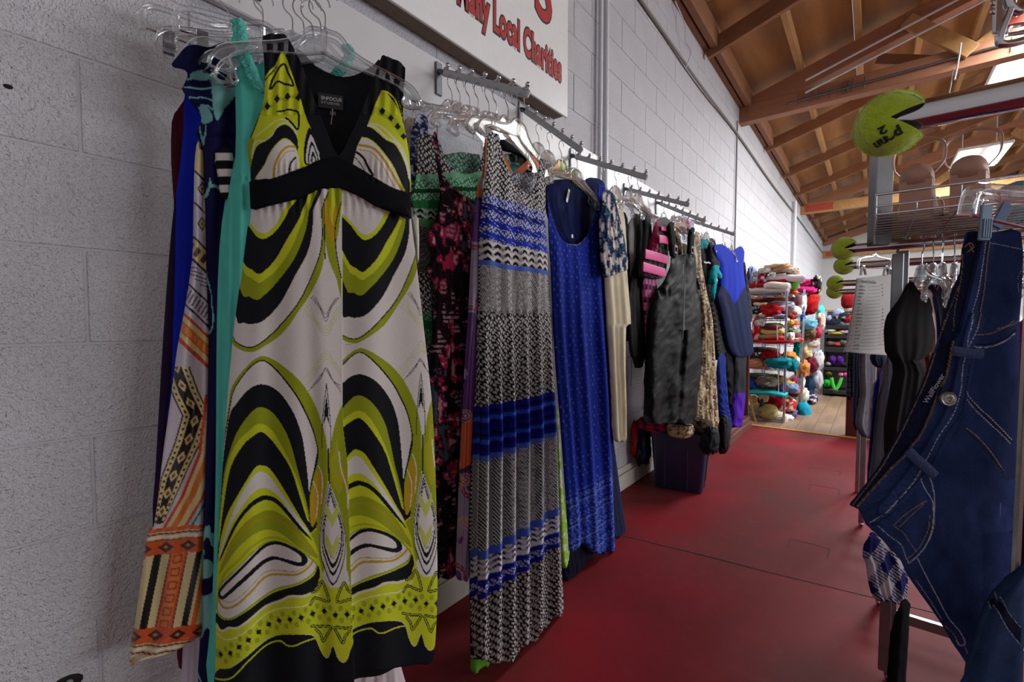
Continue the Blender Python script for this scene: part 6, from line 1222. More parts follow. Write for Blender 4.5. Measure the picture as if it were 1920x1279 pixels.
for a in ((1572, 588, 16, 14, (150, 170, 210), 'sun_visor', 'pale blue and white visor on the top gondola shelf', 'hat'), (1580, 594, 26, 14, (36, 38, 44), 'baseball_cap', 'black baseball cap under the visor', 'hat'), (1592, 598, 14, 12, (190, 24, 34), 'baseball_cap', 'bright red cap at the right of the top gondola shelf', 'hat'), (1562, 604, 24, 14, (44, 50, 66), 'baseball_cap', 'navy cap with pale brim at the left of the top gondola shelf', 'hat'), (1555, 597, 8, 9, (170, 176, 210), 'baseball_cap', 'small lilac cap at the left end', 'hat'), (1578, 608, 12, 9, (90, 92, 96), 'baseball_cap', 'grey mesh cap beside the navy cap', 'hat'),
          (1568, 625, 26, 5, (190, 170, 60), 'yellow_box', 'yellow flat box on the second gondola shelf', 'box'), (1584, 622, 16, 6, (176, 160, 176), 'lilac_sandals', 'pair of pale pink sandals right of the yellow box', 'shoe'), (1558, 620, 14, 5, (150, 180, 190), 'pale_blue_shoe', 'pale blue shoe behind the yellow box', 'shoe'),
          (1558, 644, 12, 8, (120, 84, 80), 'brown_shoe', 'brown shoe at the left of the middle gondola shelf', 'shoe'), (1570, 645, 12, 7, (170, 80, 60), 'coral_sandal', 'coral sandal in the middle of the gondola', 'shoe'), (1582, 642, 14, 9, (96, 96, 84), 'olive_shoe', 'olive shoe right of the coral sandal', 'shoe'),
          (1562, 675, 11, 15, (86, 40, 130), 'roller_skate', 'left purple roller skate', 'skate'), (1575, 675, 11, 15, (86, 40, 132), 'roller_skate', 'right purple roller skate', 'skate'), (1554, 682, 8, 6, (150, 150, 156), 'silver_shoe', 'silver shoe beside the roller skates', 'shoe'), (1584, 684, 10, 6, (40, 40, 42), 'black_shoe', 'black shoe right of the roller skates', 'shoe'),
          (1577, 702, 9, 8, (200, 60, 130), 'slipper', 'left one of the fluffy pink slippers', 'shoe'), (1586, 702, 9, 8, (200, 64, 134), 'slipper', 'right one of the fluffy pink slippers', 'shoe'), (1555, 700, 10, 8, (90, 84, 40), 'olive_boot', 'olive boot at the left under the skates', 'shoe'), (1550, 718, 10, 12, (40, 170, 50), 'green_sneaker', 'neon green sneaker at the left bottom of the gondola', 'shoe')):
    T(*a[:6], a[6], y=GY - .06, d=.16, cat=a[7], amp=.12)
ng = mat('neon_green', (60, 210, 50), .5, noise=.05)
t = empty('swim_fins', at_ax(1568, 730, 1, GY - .15), 'pair of neon green and black straps shaped like a V at the gondola foot', 'bag')
MB().tube(crv([at_ax(1559, 708, 1, GY - .2), at_ax(1562, 722, 1, GY - .2), at_ax(1565, 730, 1, GY - .2)]), .022, 8, sq=(1, .4)).build('green_strap', ng, t, True)
MB().tube(crv([at_ax(1578, 708, 1, GY - .2), at_ax(1573, 722, 1, GY - .2), at_ax(1566, 732, 1, GY - .2)]), .022, 8, sq=(1, .4)).build('green_strap', ng, t, True)
MB().ball(at_ax(1562, 733, 1, GY - .2), .05, 12, (1.4, .6, .8)).build('black_pouch', BKM, t, True)
# small chain of beads on the gondola's left
o = MB().tube([at_ax(1546, 640, 1, 8.7), at_ax(1545, 735, 1, 8.7)], .012, 6).build('belt', mat('belt_beige', (170, 156, 140), .5, noise=.3, nscale=60), None, True); props(o, 'beige chain belt hanging at the left end of the black gondola', 'belt')
# partition behind the gondola, wooden counter at right
pw = MB().box(((gl - .1 + 6) / 2, GY + .55, .62), (6 - gl + .1, .08, 1.24)).build('partition', WHITE); pw['kind'] = 'structure'
c_ = at_ax(1588, 700, 1, 5.67).x
t = empty('wooden_counter', (c_ + .3, 5.75, 0), 'reddish wooden counter end at the right of the opening', 'counter')
MB().box((c_ + .25, 5.72, .40), (.5, .05, .80), bev=.003).build('end_panel', MAH, t); MB().box((c_ + .27, 5.85, .815), (.56, .36, .03), bev=.004).build('top', MAH, t)
# red bag far away near the tennis balls
T(1590, 564, 20, 24, (130, 24, 30), 'red_backpack', 'red backpack hanging beyond the lowest tennis balls', y=9.0, d=.3, cat='bag', amp=.1)

# ------------------------------------------------------------------ tennis balls on rail ends
FELT = mat('tennis_felt', (186, 210, 40), .95, noise=.12, nscale=60, bump=.6, bscale=240, sheen=.5); SEAM = mat('tennis_seam', (176, 172, 148), .8); RUB = mat('ball_inside', (40, 44, 36), .9)
INKM = mat('ball_ink', (24, 30, 22), .8)
def tennis(c, r, lab, mouth=38, mdir=0.0, letters=False, fuzz=0, seamrot=0.0):
    t = empty('tennis_ball', c, lab, 'tennis ball', 'tennis balls on the rail ends')
    ax = (CAM - c); ax.z *= .3; ax.normalize(); X = Vector((1, 0, 0)); X = (X - ax * X.dot(ax)).normalized(); Z = ax.cross(X) * (1 if ax.cross(X).z > 0 else -1)
    X, Z = X * math.cos(mdir) + Z * math.sin(mdir), Z * math.cos(mdir) - X * math.sin(mdir)
    S_ = lambda th, ph, rr_=1.0: c + (ax * math.cos(th) + (X * math.cos(ph) + Z * math.sin(ph)) * math.sin(th)) * r * rr_
    m = MB(); n, k = 40, 22; h = math.radians(mouth / 2); v = []
    for i in range(n + 1):
        ph = h + (2 * math.pi - 2 * h) * i / n
        for j in range(k + 1): v.append(S_(math.pi * j / k, ph))
    m.add(v, [(i * (k + 1) + j, (i + 1) * (k + 1) + j, (i + 1) * (k + 1) + j + 1, i * (k + 1) + j + 1) for i in range(n) for j in range(k)])
    m.build('felt', FELT, t, True)
    m = MB()
    for s in (-1, 1):
        v = [c + X * (.12 if letters else -.15) * r] + [S_(math.pi * j / k, s * h, .995) for j in range(k + 1)]; m.add(v, [(0, j, j + 1) for j in range(1, k + 1)])
    m.build('cut_face', RUB, t)
    pts = []
    for i in range(81):
        a = 2 * math.pi * i / 80; q_ = Vector((math.cos(a) + .42 * math.cos(3 * a), math.sin(a) - .42 * math.sin(3 * a), 1.3 * math.cos(2 * a))); q_.normalize()
        q_ = Matrix.Rotation(seamrot, 3, 'Z') @ Matrix.Rotation(.9, 3, 'X') @ q_; w_ = X * q_.x + Z * q_.y + ax * q_.z
        ang = math.atan2(w_.dot(Z), w_.dot(X)); pts.append((c + w_ * r * 1.004, abs(ang) < h + .03 and abs(w_.dot(ax)) < .97))
    run = []; m = MB()
    for p_, cut in pts:
        if cut:
            if len(run) > 2: m.tube(run, r * .035, 6, sq=(.4, 1))
            run = []
        else: run.append(p_)
    if len(run) > 2: m.tube(run, r * .035, 6, sq=(.4, 1))
    m.build('seam', SEAM, t, True)
    if fuzz:
        m = MB()
        for i in range(fuzz):
            th = math.acos(R.uniform(-.4, 1)); ph = R.uniform(h, 2 * math.pi - h); p_ = S_(th, ph, .99); nrm = (p_ - c).normalized(); tg = Vector((R.uniform(-1, 1), R.uniform(-1, 1), R.uniform(-1, 1))); e_ = p_ + nrm * R.uniform(.0012, .0035) + tg * .0013
            s_ = nrm.orthogonal() * .00014; m.add([p_ + s_, p_ - s_, e_], [(0, 1, 2)])
        f = m.build('fuzz', FELT, t); f['kind'] = 'stuff'
    if letters:
        def wrap(cx, cz, rot, sc_):
            def fn(v):
                lx = v.x * sc_; lz = v.y * sc_; x = cx + lx * math.cos(rot) - lz * math.sin(rot); z = cz + lx * math.sin(rot) + lz * math.cos(rot)
                q_ = X * x + Z * z; rr_ = max(1e-5, math.hypot(x, z)); return c + (q_ * (math.sin(rr_) / rr_) + ax * math.cos(rr_)) * r * 1.035
            return fn
        text_obj('lettering', 'penn', 1, None, INKM, t, 0, .05, .95, fn=wrap(.30, -.34, math.pi + .56, .45)); text_obj('lettering', '2', 1, None, INKM, t, 0, .045, 1.25, fn=wrap(-.10, -.22, math.pi + .4, .34))
    return t
rodA = Vector((1.345, .584, 1.350))
b1 = at_d(1669, 233, .52); tennis(b1, .0335, 'large chewed-open tennis ball with black lettering, nearest the camera', 56, -.1, True, 9000, .9)
def rod(c, lab, length=1.0, r=.0165, tilt=0.0):
    t = empty('chrome_rail', c, lab, 'clothes rail', 'chrome rails capped with tennis balls')
    MB().tube([c + Vector((-.012, 0, 0)), c + Vector((length, 0, tilt))], r, 24).build('tube', CHROME, t, True); return t
bs_ = [b1, at_d(1583, 466, 1.36), at_d(1583, 498, 1.68), at_d(1567, 531, 1.95), at_d(1565, 547, 2.15)]
RL = ['thick chrome rail running out of the picture beside the largest tennis ball', 'chrome rail under the shoe basket, full of hangers', 'third chrome rail behind the price list', 'fourth chrome rail, partly hidden by the price list', 'fifth and lowest looking chrome rail']
r1 = rod(b1 + Vector((.012, 0, .0035)), RL[0], .8, .0155)
tennis(bs_[1], .0335, 'second tennis ball, on the rail under the wire basket', 62, -.05, seamrot=1.1)
for i, lab in ((2, 'third tennis ball, tucked right below the second one'), (3, 'fourth tennis ball, left of the price list hanger'), (4, 'fifth tennis ball, lowest and farthest of the row')): tennis(bs_[i], .0335, lab, 50, .1, seamrot=.8 * i)
for i in (1, 2, 3, 4): rod(bs_[i] + Vector((.01, 0, -.002)), RL[i], (1.0, .9, .8, .8)[i - 1], .013)
# rack legs with feet
for (px, py, z1, lab) in ((1608, 985, bs_[4].z, 'chrome rack leg standing farthest down the aisle'), (1640, 1132, bs_[2].z, 'chrome rack leg by the checked skirt'), (1655, 1272, bs_[1].z, 'nearest chrome rack leg below the checked skirt')):
    p = at_ax(px, py, 2, 0); t = empty('rail_stand', p, lab, 'rack leg')
    MB().box((p.x + .015, p.y, (z1 + .02) / 2), (.026, .026, z1 - .02), bev=.002).build('post', STEEL, t); MB().ball((p.x + .015, p.y, .012), .013, 12).build('foot', CHROME, t, True)
    MB().box((p.x + .45, p.y, .22), (.86, .02, .03), bev=.002).build('stretcher', STEEL, t)
p = at_ax(1604, 950, 2, 0)
o = MB().box((p.x, p.y + .3, .62), (.022, .022, 1.24), bev=.002).build('rack_post', STEEL); props(o, 'slim steel post immediately left of the farthest rack leg', 'rack post')
# upright on rail two
p = bs_[1]; q0 = at_d(1648, 455, 1.30); t = empty('rack_upright', q0, 'square brushed steel upright behind the largest tennis ball', 'rack post')
MB().box((q0.x, q0.y, q0.z + .15), (.05, .03, .32), bev=.003, rz=YAW).build('post', STEEL, t)
q1 = at_d(1684, 470, 1.38); o = MB().box((q1.x, q1.y, q1.z - .66), (.028, .028, 1.3), bev=.002).build('rack_post', STEEL); props(o, 'square steel post right of the price list', 'rack post')
# wire basket with shoes
BX0, BX1, BY0, BY1 = 1.335, 2.1, 1.34, 1.775; BZ = 1.40
t = empty('wire_basket', ((BX0 + BX1) / 2, (BY0 + BY1) / 2, BZ), 'flat chrome wire basket shelf holding shoes above the second rail', 'basket')
m = MB()
for z, r_ in ((BZ, .0028), (BZ + .018, .002), (BZ + .045, .003)): m.tube([(BX0, BY0, z), (BX1, BY0, z), (BX1, BY1, z), (BX0, BY1, z), (BX0, BY0, z)], r_, 6)
m.build('rim', CHROME, t)
m = MB()
for k in range(12): y = BY0 + (BY1 - BY0) * k / 11; m.tube([(BX0, y, BZ), (BX1, y, BZ)], .0018, 5)
for k in range(12): x = BX0 + (BX1 - BX0) * k / 11; m.tube([(x, BY0, BZ + (.045 if k % 2 == 0 else .018)), (x, BY0, BZ - .001), (x, BY1, BZ - .001), (x, BY1, BZ + (.045 if k % 2 == 0 else .018))], .0016, 5)
for k in range(9): y = BY0 + (BY1 - BY0) * k / 8; m.tube([(BX0, y, BZ), (BX0, y, BZ + .045)], .0016, 5)
g_ = m.build('wire_grid', STEEL, t); g_['kind'] = 'stuff'
m = MB(); q_ = at_d(1703, 455, 1.30); m.tube([q_, q_ + Vector((0, 0, .055))], .004, 6); m.tube([q_ + Vector((0, 0, .05)), q_ + Vector((-.012, .10, .03)), q_ + Vector((-.02, .14, -.01))], .004, 6); m.build('support_bracket', STEEL, t)
SAND = mat('sandal_nude', (186, 142, 122), .45, noise=.06, nscale=20)
def sandal(c, rz, lab, s=1.0):
    t = empty('wedge_sandal', c, lab, 'shoe', 'nude wedge sandals in the wire basket'); M = Matrix.Translation(c) @ Matrix.Rotation(rz, 4, 'Z')
    sh = lambda x, y, z: M @ Vector((x * s, y * s, z * s))
    # platform: heel towards the camera, length along local y
    prof = [(-.11, .0, .10, .030), (-.08, .0, .095, .034), (-.03, .0, .075, .034), (.02, .0, .05, .038), (.07, .0, .035, .044), (.11, .0, .032, .040), (.13, .0, .03, .02)]
    v = []
    for y, z0, z1, w_ in prof: v += [sh(-w_, y, z0 + (.0 if y < .1 else .006)), sh(w_, y, z0 + (.0 if y < .1 else .006)), sh(w_ * 1.02, y, z1), sh(-w_ * 1.02, y, z1)]
    f = [(0, 1, 2, 3), tuple(4 * (len(prof) - 1) + k for k in (3, 2, 1, 0))] + [(4 * i + k, 4 * (i + 1) + k, 4 * (i + 1) + (k + 1) % 4, 4 * i + (k + 1) % 4) for i in range(len(prof) - 1) for k in range(4)]
    MB().add(v, f).build('wedge_sole', SAND, t, True)
    # heel cup
    pts = []
    m = MB(); n = 10; v = []
    for k in range(n + 1):
        a = math.pi * k / n; x = .031 * math.cos(a); y = -.085 - .026 * math.sin(a); v += [sh(x, y, .092), sh(x * 1.05, y - .002, .092 + .045 * math.sin(a) ** .6 + .004)]
    m.add(v, [(2 * k, 2 * k + 2, 2 * k + 3, 2 * k + 1) for k in range(n)]); o_ = m.build('heel_cup', SAND, t, True); o_.modifiers.new('thick', 'SOLIDIFY').thickness = .003
    m = MB(); m.tube(crv([sh(.032, -.07, .12), sh(.05, -.05, .155), sh(.045, -.04, .205), sh(.0, -.035, .225), sh(-.045, -.04, .205), sh(-.05, -.05, .155), sh(-.032, -.07, .12)], 6), .0065 * s, 8, sq=(1, .3), up=(0, 1, 0)); m.build('ankle_strap', SAND, t, True)
    m = MB(); m.tube(crv([sh(.046, .07, .03), sh(.042, .06, .075), sh(0, .055, .092), sh(-.042, .06, .075), sh(-.046, .07, .03)], 5), .017 * s, 8, sq=(1, .2), up=(0, 1, 0)); m.build('toe_strap', SAND, t, True)
    return t
a = at_d(1722, 398, 1.18); sandal(Vector((a.x, a.y, BZ + .004)), -.12, 'nude wedge sandal with ankle loop, left one of the pair', .95)
a = at_d(1822, 396, 1.12); sandal(Vector((a.x, a.y, BZ + .004)), -.2, 'nude wedge sandal below the bright ceiling fixture', .95)
for px, d_, lab, c_ in ((1686, 1.32, 'gold pointed flat shoe at the left end of the wire basket', (176, 152, 84)), (1758, 1.34, 'tan closed shoe behind the left wedge sandal', (150, 100, 76)), (1792, 1.30, 'brown low boot between the wedge sandals', (130, 84, 62)), (1865, 1.28, 'pale printed ballet flat at the right of the basket', (120, 160, 176))):
    a = at_d(px, 398, d_); lump('flat_shoe', (a.x, a.y, BZ + .035), (.075, .2, .07), c_, lab, 'shoe', rz=YAW, seed=int(px), amp=.06)
cl('teal_shawl', [(1862, 362), (1890, 345), (1921, 338), (1925, 352), (1880, 352)], ((1.9, 1.3), H_(10)), (90, 150, 170), 'turquoise striped cloth lying in the basket at right edge', 'clothes', step=3, th=.03, amp=.004)

# hangers crowd on rail two (clear), black jacket etc
for i in range(16):
    x = bs_[1].x + .17 + i * .024 + R.uniform(-.004, .004); y = bs_[1].y
    hang('dress', (x, y, bs_[1].z + .014), H_(90 + R.uniform(-12, 12)), 'clear hanger packed side by side on the rail under the wire basket', R.uniform(-.08, .08), 'clear hangers packed on the second rail', .9)
hang('clamp', bs_[2] + Vector((.04, 0, .02)), H_(62), 'clear clamp hanger holding the printed price list', -.02, scale=.0001 + .55) if False else None
RG = [
 ('black_blouse', [(1700, 535), (1712, 528), (1722, 545), (1745, 560), (1758, 600), (1756, 650), (1740, 672), (1728, 676), (1745, 700), (1735, 760), (1718, 820), (1700, 870), (1680, 880), (1672, 800), (1688, 700), (1684, 676), (1672, 660), (1667, 620), (1672, 590), (1686, 565)], 1.22, 20, (26, 24, 26), 'black satin blouse with puffed sleeve right of the price list', 'blouse', CLOTH, .03),
 ('pink_blouse', [(1728, 545), (1744, 543), (1756, 570), (1764, 620), (1756, 680), (1745, 700), (1738, 640), (1730, 590)], 1.27, 30, (150, 78, 76), 'dusty pink satin top beside the black satin blouse', 'top', SATIN, .01),
 ('navy_blouse', [(1742, 540), (1754, 538), (1764, 560), (1772, 600), (1765, 680), (1752, 660)], 1.30, 30, (30, 30, 62), 'navy top between the dusty pink top and black jacket', 'top', CLOTH, .01),
 ('grey_jacket', [(1754, 540), (1772, 536), (1782, 560), (1785, 620), (1774, 680), (1758, 660)], 1.33, 30, (40, 44, 50), 'charcoal jacket shoulder on the rail under the basket', 'jacket', CLOTH, .01),
 ('black_jacket', [(1776, 542), (1788, 536), (1800, 560), (1800, 640), (1778, 640)], 1.36, 30, (20, 20, 22), 'black jacket shoulder closest to the jeans', 'jacket', CLOTH, .01),
 ('grey_dress', [(1667, 655), (1684, 676), (1690, 700), (1684, 760), (1672, 820), (1660, 880), (1648, 910), (1642, 890), (1650, 800), (1658, 720)], 1.45, 30, (112, 108, 116), 'mid grey jersey dress left of the black trousers', 'dress', CLOTH, .02),
 ('denim_vest', [(1638, 664), (1662, 662), (1666, 676), (1655, 690), (1642, 684)], 1.62, 30, (34, 44, 62), 'dark blue speckled collar under the price list', 'clothes', CLOTH, .006),
 ('navy_trousers', [(1648, 700), (1662, 695), (1658, 780), (1650, 850), (1645, 905), (1633, 905), (1637, 840), (1644, 760)], 1.6, 30, (28, 28, 110), 'deep blue trousers hanging between grey garments', 'trousers', CLOTH, .01),
 ('tweed_coat', [(1622, 600), (1640, 600), (1648, 690), (1644, 740), (1640, 800), (1632, 822), (1618, 812), (1612, 790), (1620, 740), (1618, 700)], 1.8, 35, (128, 126, 136), 'grey flecked knit coat left of the deep blue trousers', 'coat', CLOTH, .02),
 ('blue_grey_shirt', [(1610, 600), (1624, 600), (1624, 720), (1616, 800), (1604, 795), (1606, 720)], 1.88, 35, (84, 92, 112), 'blue grey shirt behind the flecked knit coat', 'shirt', CLOTH, .01),
 ('striped_shirt', [(1600, 600), (1612, 600), (1608, 660), (1604, 700), (1602, 742), (1592, 740)], 1.95, 35, (120, 122, 128), 'grey shirt with black grid lines at the rack far left', 'shirt', CLOTH, .01),
 ('white_shirt', [(1640, 720), (1648, 715), (1644, 770), (1640, 815), (1635, 812)], 1.65, 35, (170, 166, 170), 'white shirt strip beside the deep blue trousers', 'shirt', CLOTH, .006),
]
def plane_at(px, py, d, deg):
    p_ = at_d(px, py, d); return ((p_.x, p_.y), YAW + math.radians(deg))
for nm_, poly, d_, dg, col, lab, cat, m_, th in RG:
    cx = sum(a for a, b in poly) / len(poly); cy = sum(b for a, b in poly) / len(poly)
    cf = col
    if nm_ == 'tweed_coat': cf = lambda X, Y, S, Z: (lambda c: c * (1 + .5 * (fbm(S * 300, Z * 300, 2) - .5))[:, None])(solid((128, 126, 136))(X, Y, S, Z))
    if nm_ == 'striped_shirt': cf = lambda X, Y, S, Z: (lambda c: (blend(c, (Y % 11 < 1.8) | (X % 7 < 1.4), (24, 24, 26)), c)[1])(solid((120, 122, 128))(X, Y, S, Z))
    cl(nm_, poly, plane_at(cx, cy, d_, dg), cf, lab, cat, m_, step=1.8, th=th, amp=.004, k=2)
def check(X, Y, S, Z):
    c = np.tile(nlin((170, 164, 172)), (len(X), 1)); a = ((S * .7 + Z * .7) / .05) % 2 < 1; b = ((Z * .7 - S * .7) / .05) % 2 < 1
    blend(c, (a ^ b) & ((Z / .004) % 1 > .45), (40, 40, 84)); blend(c, a & b, (26, 28, 84)); return c
cl('checked_skirt', [(1632, 1000), (1645, 1000), (1680, 1010), (1706, 1060), (1706, 1132), (1690, 1134), (1660, 1128), (1646, 1124), (1637, 1098), (1632, 1060), (1626, 1046), (1628, 1020)], plane_at(1665, 1060, 1.30, 20), check, 'navy and white diagonal checked skirt hem under the jeans', 'skirt', step=1.8, amp=.014, k=3)
cl('black_trousers', [(1690, 1130), (1707, 1132), (1710, 1180), (1706, 1240), (1700, 1310), (1676, 1310), (1680, 1220)], plane_at(1690, 1200, 1.2, 20), (18, 18, 20), 'black trouser leg hanging under the checked skirt', 'trousers', step=2.5, amp=.01)
# price list on clamp hanger
PP = plane_at(1628, 590, 1.50, 28)
pl_sheet = empty('price_list', on_plane(1628, 663, PP)[0], 'white sheet of printed prices hanging below the tennis balls', 'sign')
cloth('paper', [(1607, 522), (1640, 518), (1673, 514), (1672, 560), (1671, 610), (1670, 667), (1628, 664), (1584, 660), (1590, 640), (1599, 580)], PP, solid((206, 202, 198)), pl_sheet, mat('paper', None, .7, noise=.02, attr=True), 2.0, lambda u, v, X, Y, S, Z: .006 * np.sin(v * 3) * (u - .5) + .004 * np.sin(v * 5), .001, 0, 1)
INK = mat('print_ink', (52, 48, 50), .8)
def ptext(px, py, s, size, nm='lettering', sx=.85, off=.005):
    p_, D, N = on_plane(px, py, PP, off); M = Matrix(((D.x, 0, N.x, p_.x), (D.y, 0, N.y, p_.y), (0, 1, 0, p_.z), (0, 0, 0, 1))); return text_obj(nm, s, size, M, INK, pl_sheet, .00008, 0, sx)
ptext(1615, 530, "Women's Price Guide", .0145, sx=.72)
LN = ['Sleeveless Tops', 'Short Sleeve Tops', 'Long Sleeve Tops', 'Sweaters', 'Skirts', 'Sweatshirts', 'Coats', 'Shorts ..... 3.49   Capris', 'Dressed pants/suits', 'Suited (light weight)', 'Coats/jackets (heavy)', 'Pajamas  Single 2.49', 'Slips/Bras', 'Panties ... 1.49   Socks ...', 'Scarves and Shawls', 'Shoes and Boots', 'Belts', 'Formal/Wedding dresses', 'Note: As marked on garment']
PR = ['3.99', '4.99', '4.99', '5.99', '4.99', '5.99', '7.99', '4.49', '5.99', '4.99', '9.99 up', '3.99', '2.49', '1.49', '2.49', '4.99', '2.49', 'as marked', '']
for i, s in enumerate(LN):
    y = 537 + i * 6.55; x0 = 1612 - i * .72; x1 = 1653 + i * .1
    ptext(x0, y + 1, '- ' + s[:18], .0078, sx=.56); 
    if PR[i]: ptext(x1, y - 1.5, PR[i], .0074, sx=.66)
    a = on_plane(x0 + 16, y + 1.2, PP, .006)[0]; b = on_plane(x1 - 3, y - .6, PP, .006)[0]; MB().tube([a, b], .0003, 4).build('rule_line', INK, pl_sheet)
p_, D, N = on_plane(1640, 470, PP, 0); hang('clamp', (p_.x, p_.y, on_plane(1640, 478, PP)[0].z + .055), PP[1], 'clear clamp hanger holding the printed price list', -.05, scale=.62)

# ------------------------------------------------------------------ jeans, nearest on the right
J1 = lambda l: [(1590 + x / 3.5515, 600 + y / 3.5515) for x, y in l]
J2 = lambda l: [(1590 + x / 3.7727, 940 + y / 3.7727) for x, y in l]
J0 = lambda l: [(1740 + x / 3.994, 300 + y / 3.994) for x, y in l]
JO = J0([(300, 545), (335, 530), (400, 535), (470, 545), (560, 530), (690, 545), (700, 900)]) + [(1913, 700), (1912, 1000), (1900, 1120), (1880, 1200), (1850, 1300), (1828, 1330), (1822, 1280)] + J2([(880, 1190), (780, 1040), (680, 870), (560, 700), (440, 530), (400, 440), (310, 340), (240, 260), (150, 180), (100, 70), (38, 45)]) + J1([(70, 1205), (150, 1100), (250, 955), (330, 818), (400, 680), (460, 550), (520, 420), (570, 280), (610, 150), (655, 10)]) + J0([(200, 980), (255, 850), (268, 700), (285, 570)])
JP = plane_at(1780, 760, .56, -8)
DN = (38, 51, 90); TAN = (150, 122, 96); WHT = (170, 172, 186)
INNER = J0([(300, 545), (335, 530), (400, 535), (380, 700), (330, 900), (290, 1100), (250, 1279)]) + J1([(700, 140), (690, 200), (650, 390), (580, 565), (500, 750), (420, 850), (300, 990), (60, 1255), (30, 1250), (150, 1095), (330, 815), (460, 545), (570, 275), (655, 0)])
def jl(conv, pts, wd, col, dash=0): return (smooth_line(conv(pts)), wd, col, dash)
JL = [jl(J1, [(662, 0), (615, 150), (575, 280), (525, 420), (465, 550), (405, 680), (335, 820), (255, 960), (155, 1100), (45, 1248)], .55, TAN), jl(J1, [(700, 140), (690, 200), (652, 390), (612, 470), (580, 565)], .6, TAN), jl(J1, [(580, 565), (500, 750), (425, 850), (400, 890), (300, 990), (70, 1250)], .55, TAN),
      jl(J1, [(880, 0), (850, 90), (800, 180), (765, 300), (755, 450), (730, 560), (690, 650), (600, 780), (520, 935), (450, 1060), (380, 1150), (260, 1279)], .7, WHT, 5), jl(J1, [(835, 0), (800, 100), (790, 180)], .7, WHT, 5), jl(J1, [(810, 290), (795, 400), (775, 540), (745, 640), (650, 760), (570, 930), (500, 1030), (420, 1120), (300, 1250)], .9, (24, 28, 44)),
      jl(J2, [(350, 10), (250, 100), (160, 160)], .7, WHT, 5), jl(J2, [(375, 30), (280, 110), (185, 180)], .9, (24, 28, 44)),
      jl(J1, [(790, 480), (850, 560), (950, 660), (1030, 740), (1095, 800)], .8, WHT, 6), jl(J1, [(800, 530), (850, 600), (960, 710), (1085, 825)], .8, WHT, 6), jl(J1, [(820, 540), (900, 630), (1000, 730), (1080, 800)], 1.2, (30, 32, 48)),
      jl(J1, [(790, 720), (860, 780), (960, 900), (1060, 1050)], .6, TAN), jl(J1, [(800, 745), (880, 830), (980, 950), (1070, 1060)], 1.6, (24, 28, 44), 5), jl(J1, [(840, 180), (940, 180), (1040, 140), (1110, 90)], 1.1, WHT, 5), jl(J1, [(860, 100), (960, 90), (1060, 40), (1110, 0)], .5, TAN), jl(J1, [(850, 165), (960, 160), (1050, 120), (1110, 70)], 1.4, (28, 32, 48)),
      jl(J2, [(600, 0), (605, 120), (590, 230), (560, 310), (520, 370), (450, 440)], .8, WHT), jl(J2, [(580, 100), (570, 200), (530, 300), (480, 370), (420, 420)], .5, TAN), jl(J2, [(610, 60), (608, 180), (580, 280)], .5, TAN), jl(J1, [(490, 1060), (520, 1130), (560, 1200), (570, 1279)], .7, WHT), jl(J1, [(550, 1050), (572, 1130), (575, 1279)], .7, WHT),
      jl(J2, [(330, 180), (400, 110), (520, 20), (560, 0)], .55, TAN), jl(J2, [(370, 190), (440, 120), (540, 20)], .55, TAN), jl(J2, [(330, 180), (400, 230), (440, 290), (490, 360)], .6, TAN, 4), jl(J2, [(220, 180), (300, 250), (380, 310), (410, 380), (440, 450)], .6, WHT, 5),
      jl(J2, [(500, 410), (560, 530), (640, 680), (720, 830), (800, 930), (835, 1010), (800, 1030), (780, 980)], .7, WHT), jl(J2, [(495, 570), (580, 690), (680, 850)], .6, WHT, 5), jl(J2, [(710, 900), (760, 950), (800, 1020)], .6, TAN), jl(J2, [(835, 1040), (890, 1160)], .6, WHT, 6),
      jl(J0, [(430, 615), (415, 720), (395, 870), (375, 1000), (335, 1150), (320, 1279)], .7, WHT, 5), jl(J0, [(465, 625), (445, 760), (425, 1000), (390, 1200), (375, 1279)], .55, TAN), jl(J0, [(450, 620), (432, 760), (412, 1000), (365, 1250)], 1.1, (22, 26, 42)), jl(J0, [(268, 700), (262, 860), (215, 1100), (200, 1279)], .5, TAN, 4), jl(J0, [(240, 940), (180, 1120), (125, 1279)], .5, TAN, 3),
      jl(J0, [(465, 620), (550, 632), (690, 668)], .55, (150, 150, 160)), jl(J0, [(285, 650), (320, 620), (350, 650)], .9, (150, 120, 60)), jl(J0, [(300, 690), (345, 655)], .8, (150, 120, 60)), jl(J0, [(310, 625), (345, 690)], .7, (150, 120, 60)), jl(J0, [(690, 830), (665, 900), (675, 990)], .5, TAN, 4), jl(J2, [(1080, 15), (1080, 105)], .4, (110, 116, 140)), jl(J0, [(520, 1265), (620, 1240), (690, 1200)], .5, TAN)]
def jean_col(X, Y, S, Z):
    n = fbm(X / 26, Y / 40, 4); c = np.tile(nlin(DN), (len(X), 1)) * (.5 + 1.0 * n)[:, None]
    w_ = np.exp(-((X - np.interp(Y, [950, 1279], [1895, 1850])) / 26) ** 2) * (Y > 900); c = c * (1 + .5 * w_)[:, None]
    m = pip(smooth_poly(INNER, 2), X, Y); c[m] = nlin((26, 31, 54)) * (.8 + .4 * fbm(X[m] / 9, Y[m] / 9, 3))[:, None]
    for l, wd, col, dash in JL:
        mk = dline(l, X, Y, wd * 1.15)
        if dash: mk &= ((X * .5 + Y) % dash) < dash * .68
        blend(c, mk, col)
    return c
wb_line = smooth_line(J1([(860, 0), (800, 200), (755, 450), (690, 650), (520, 935), (260, 1270)]))
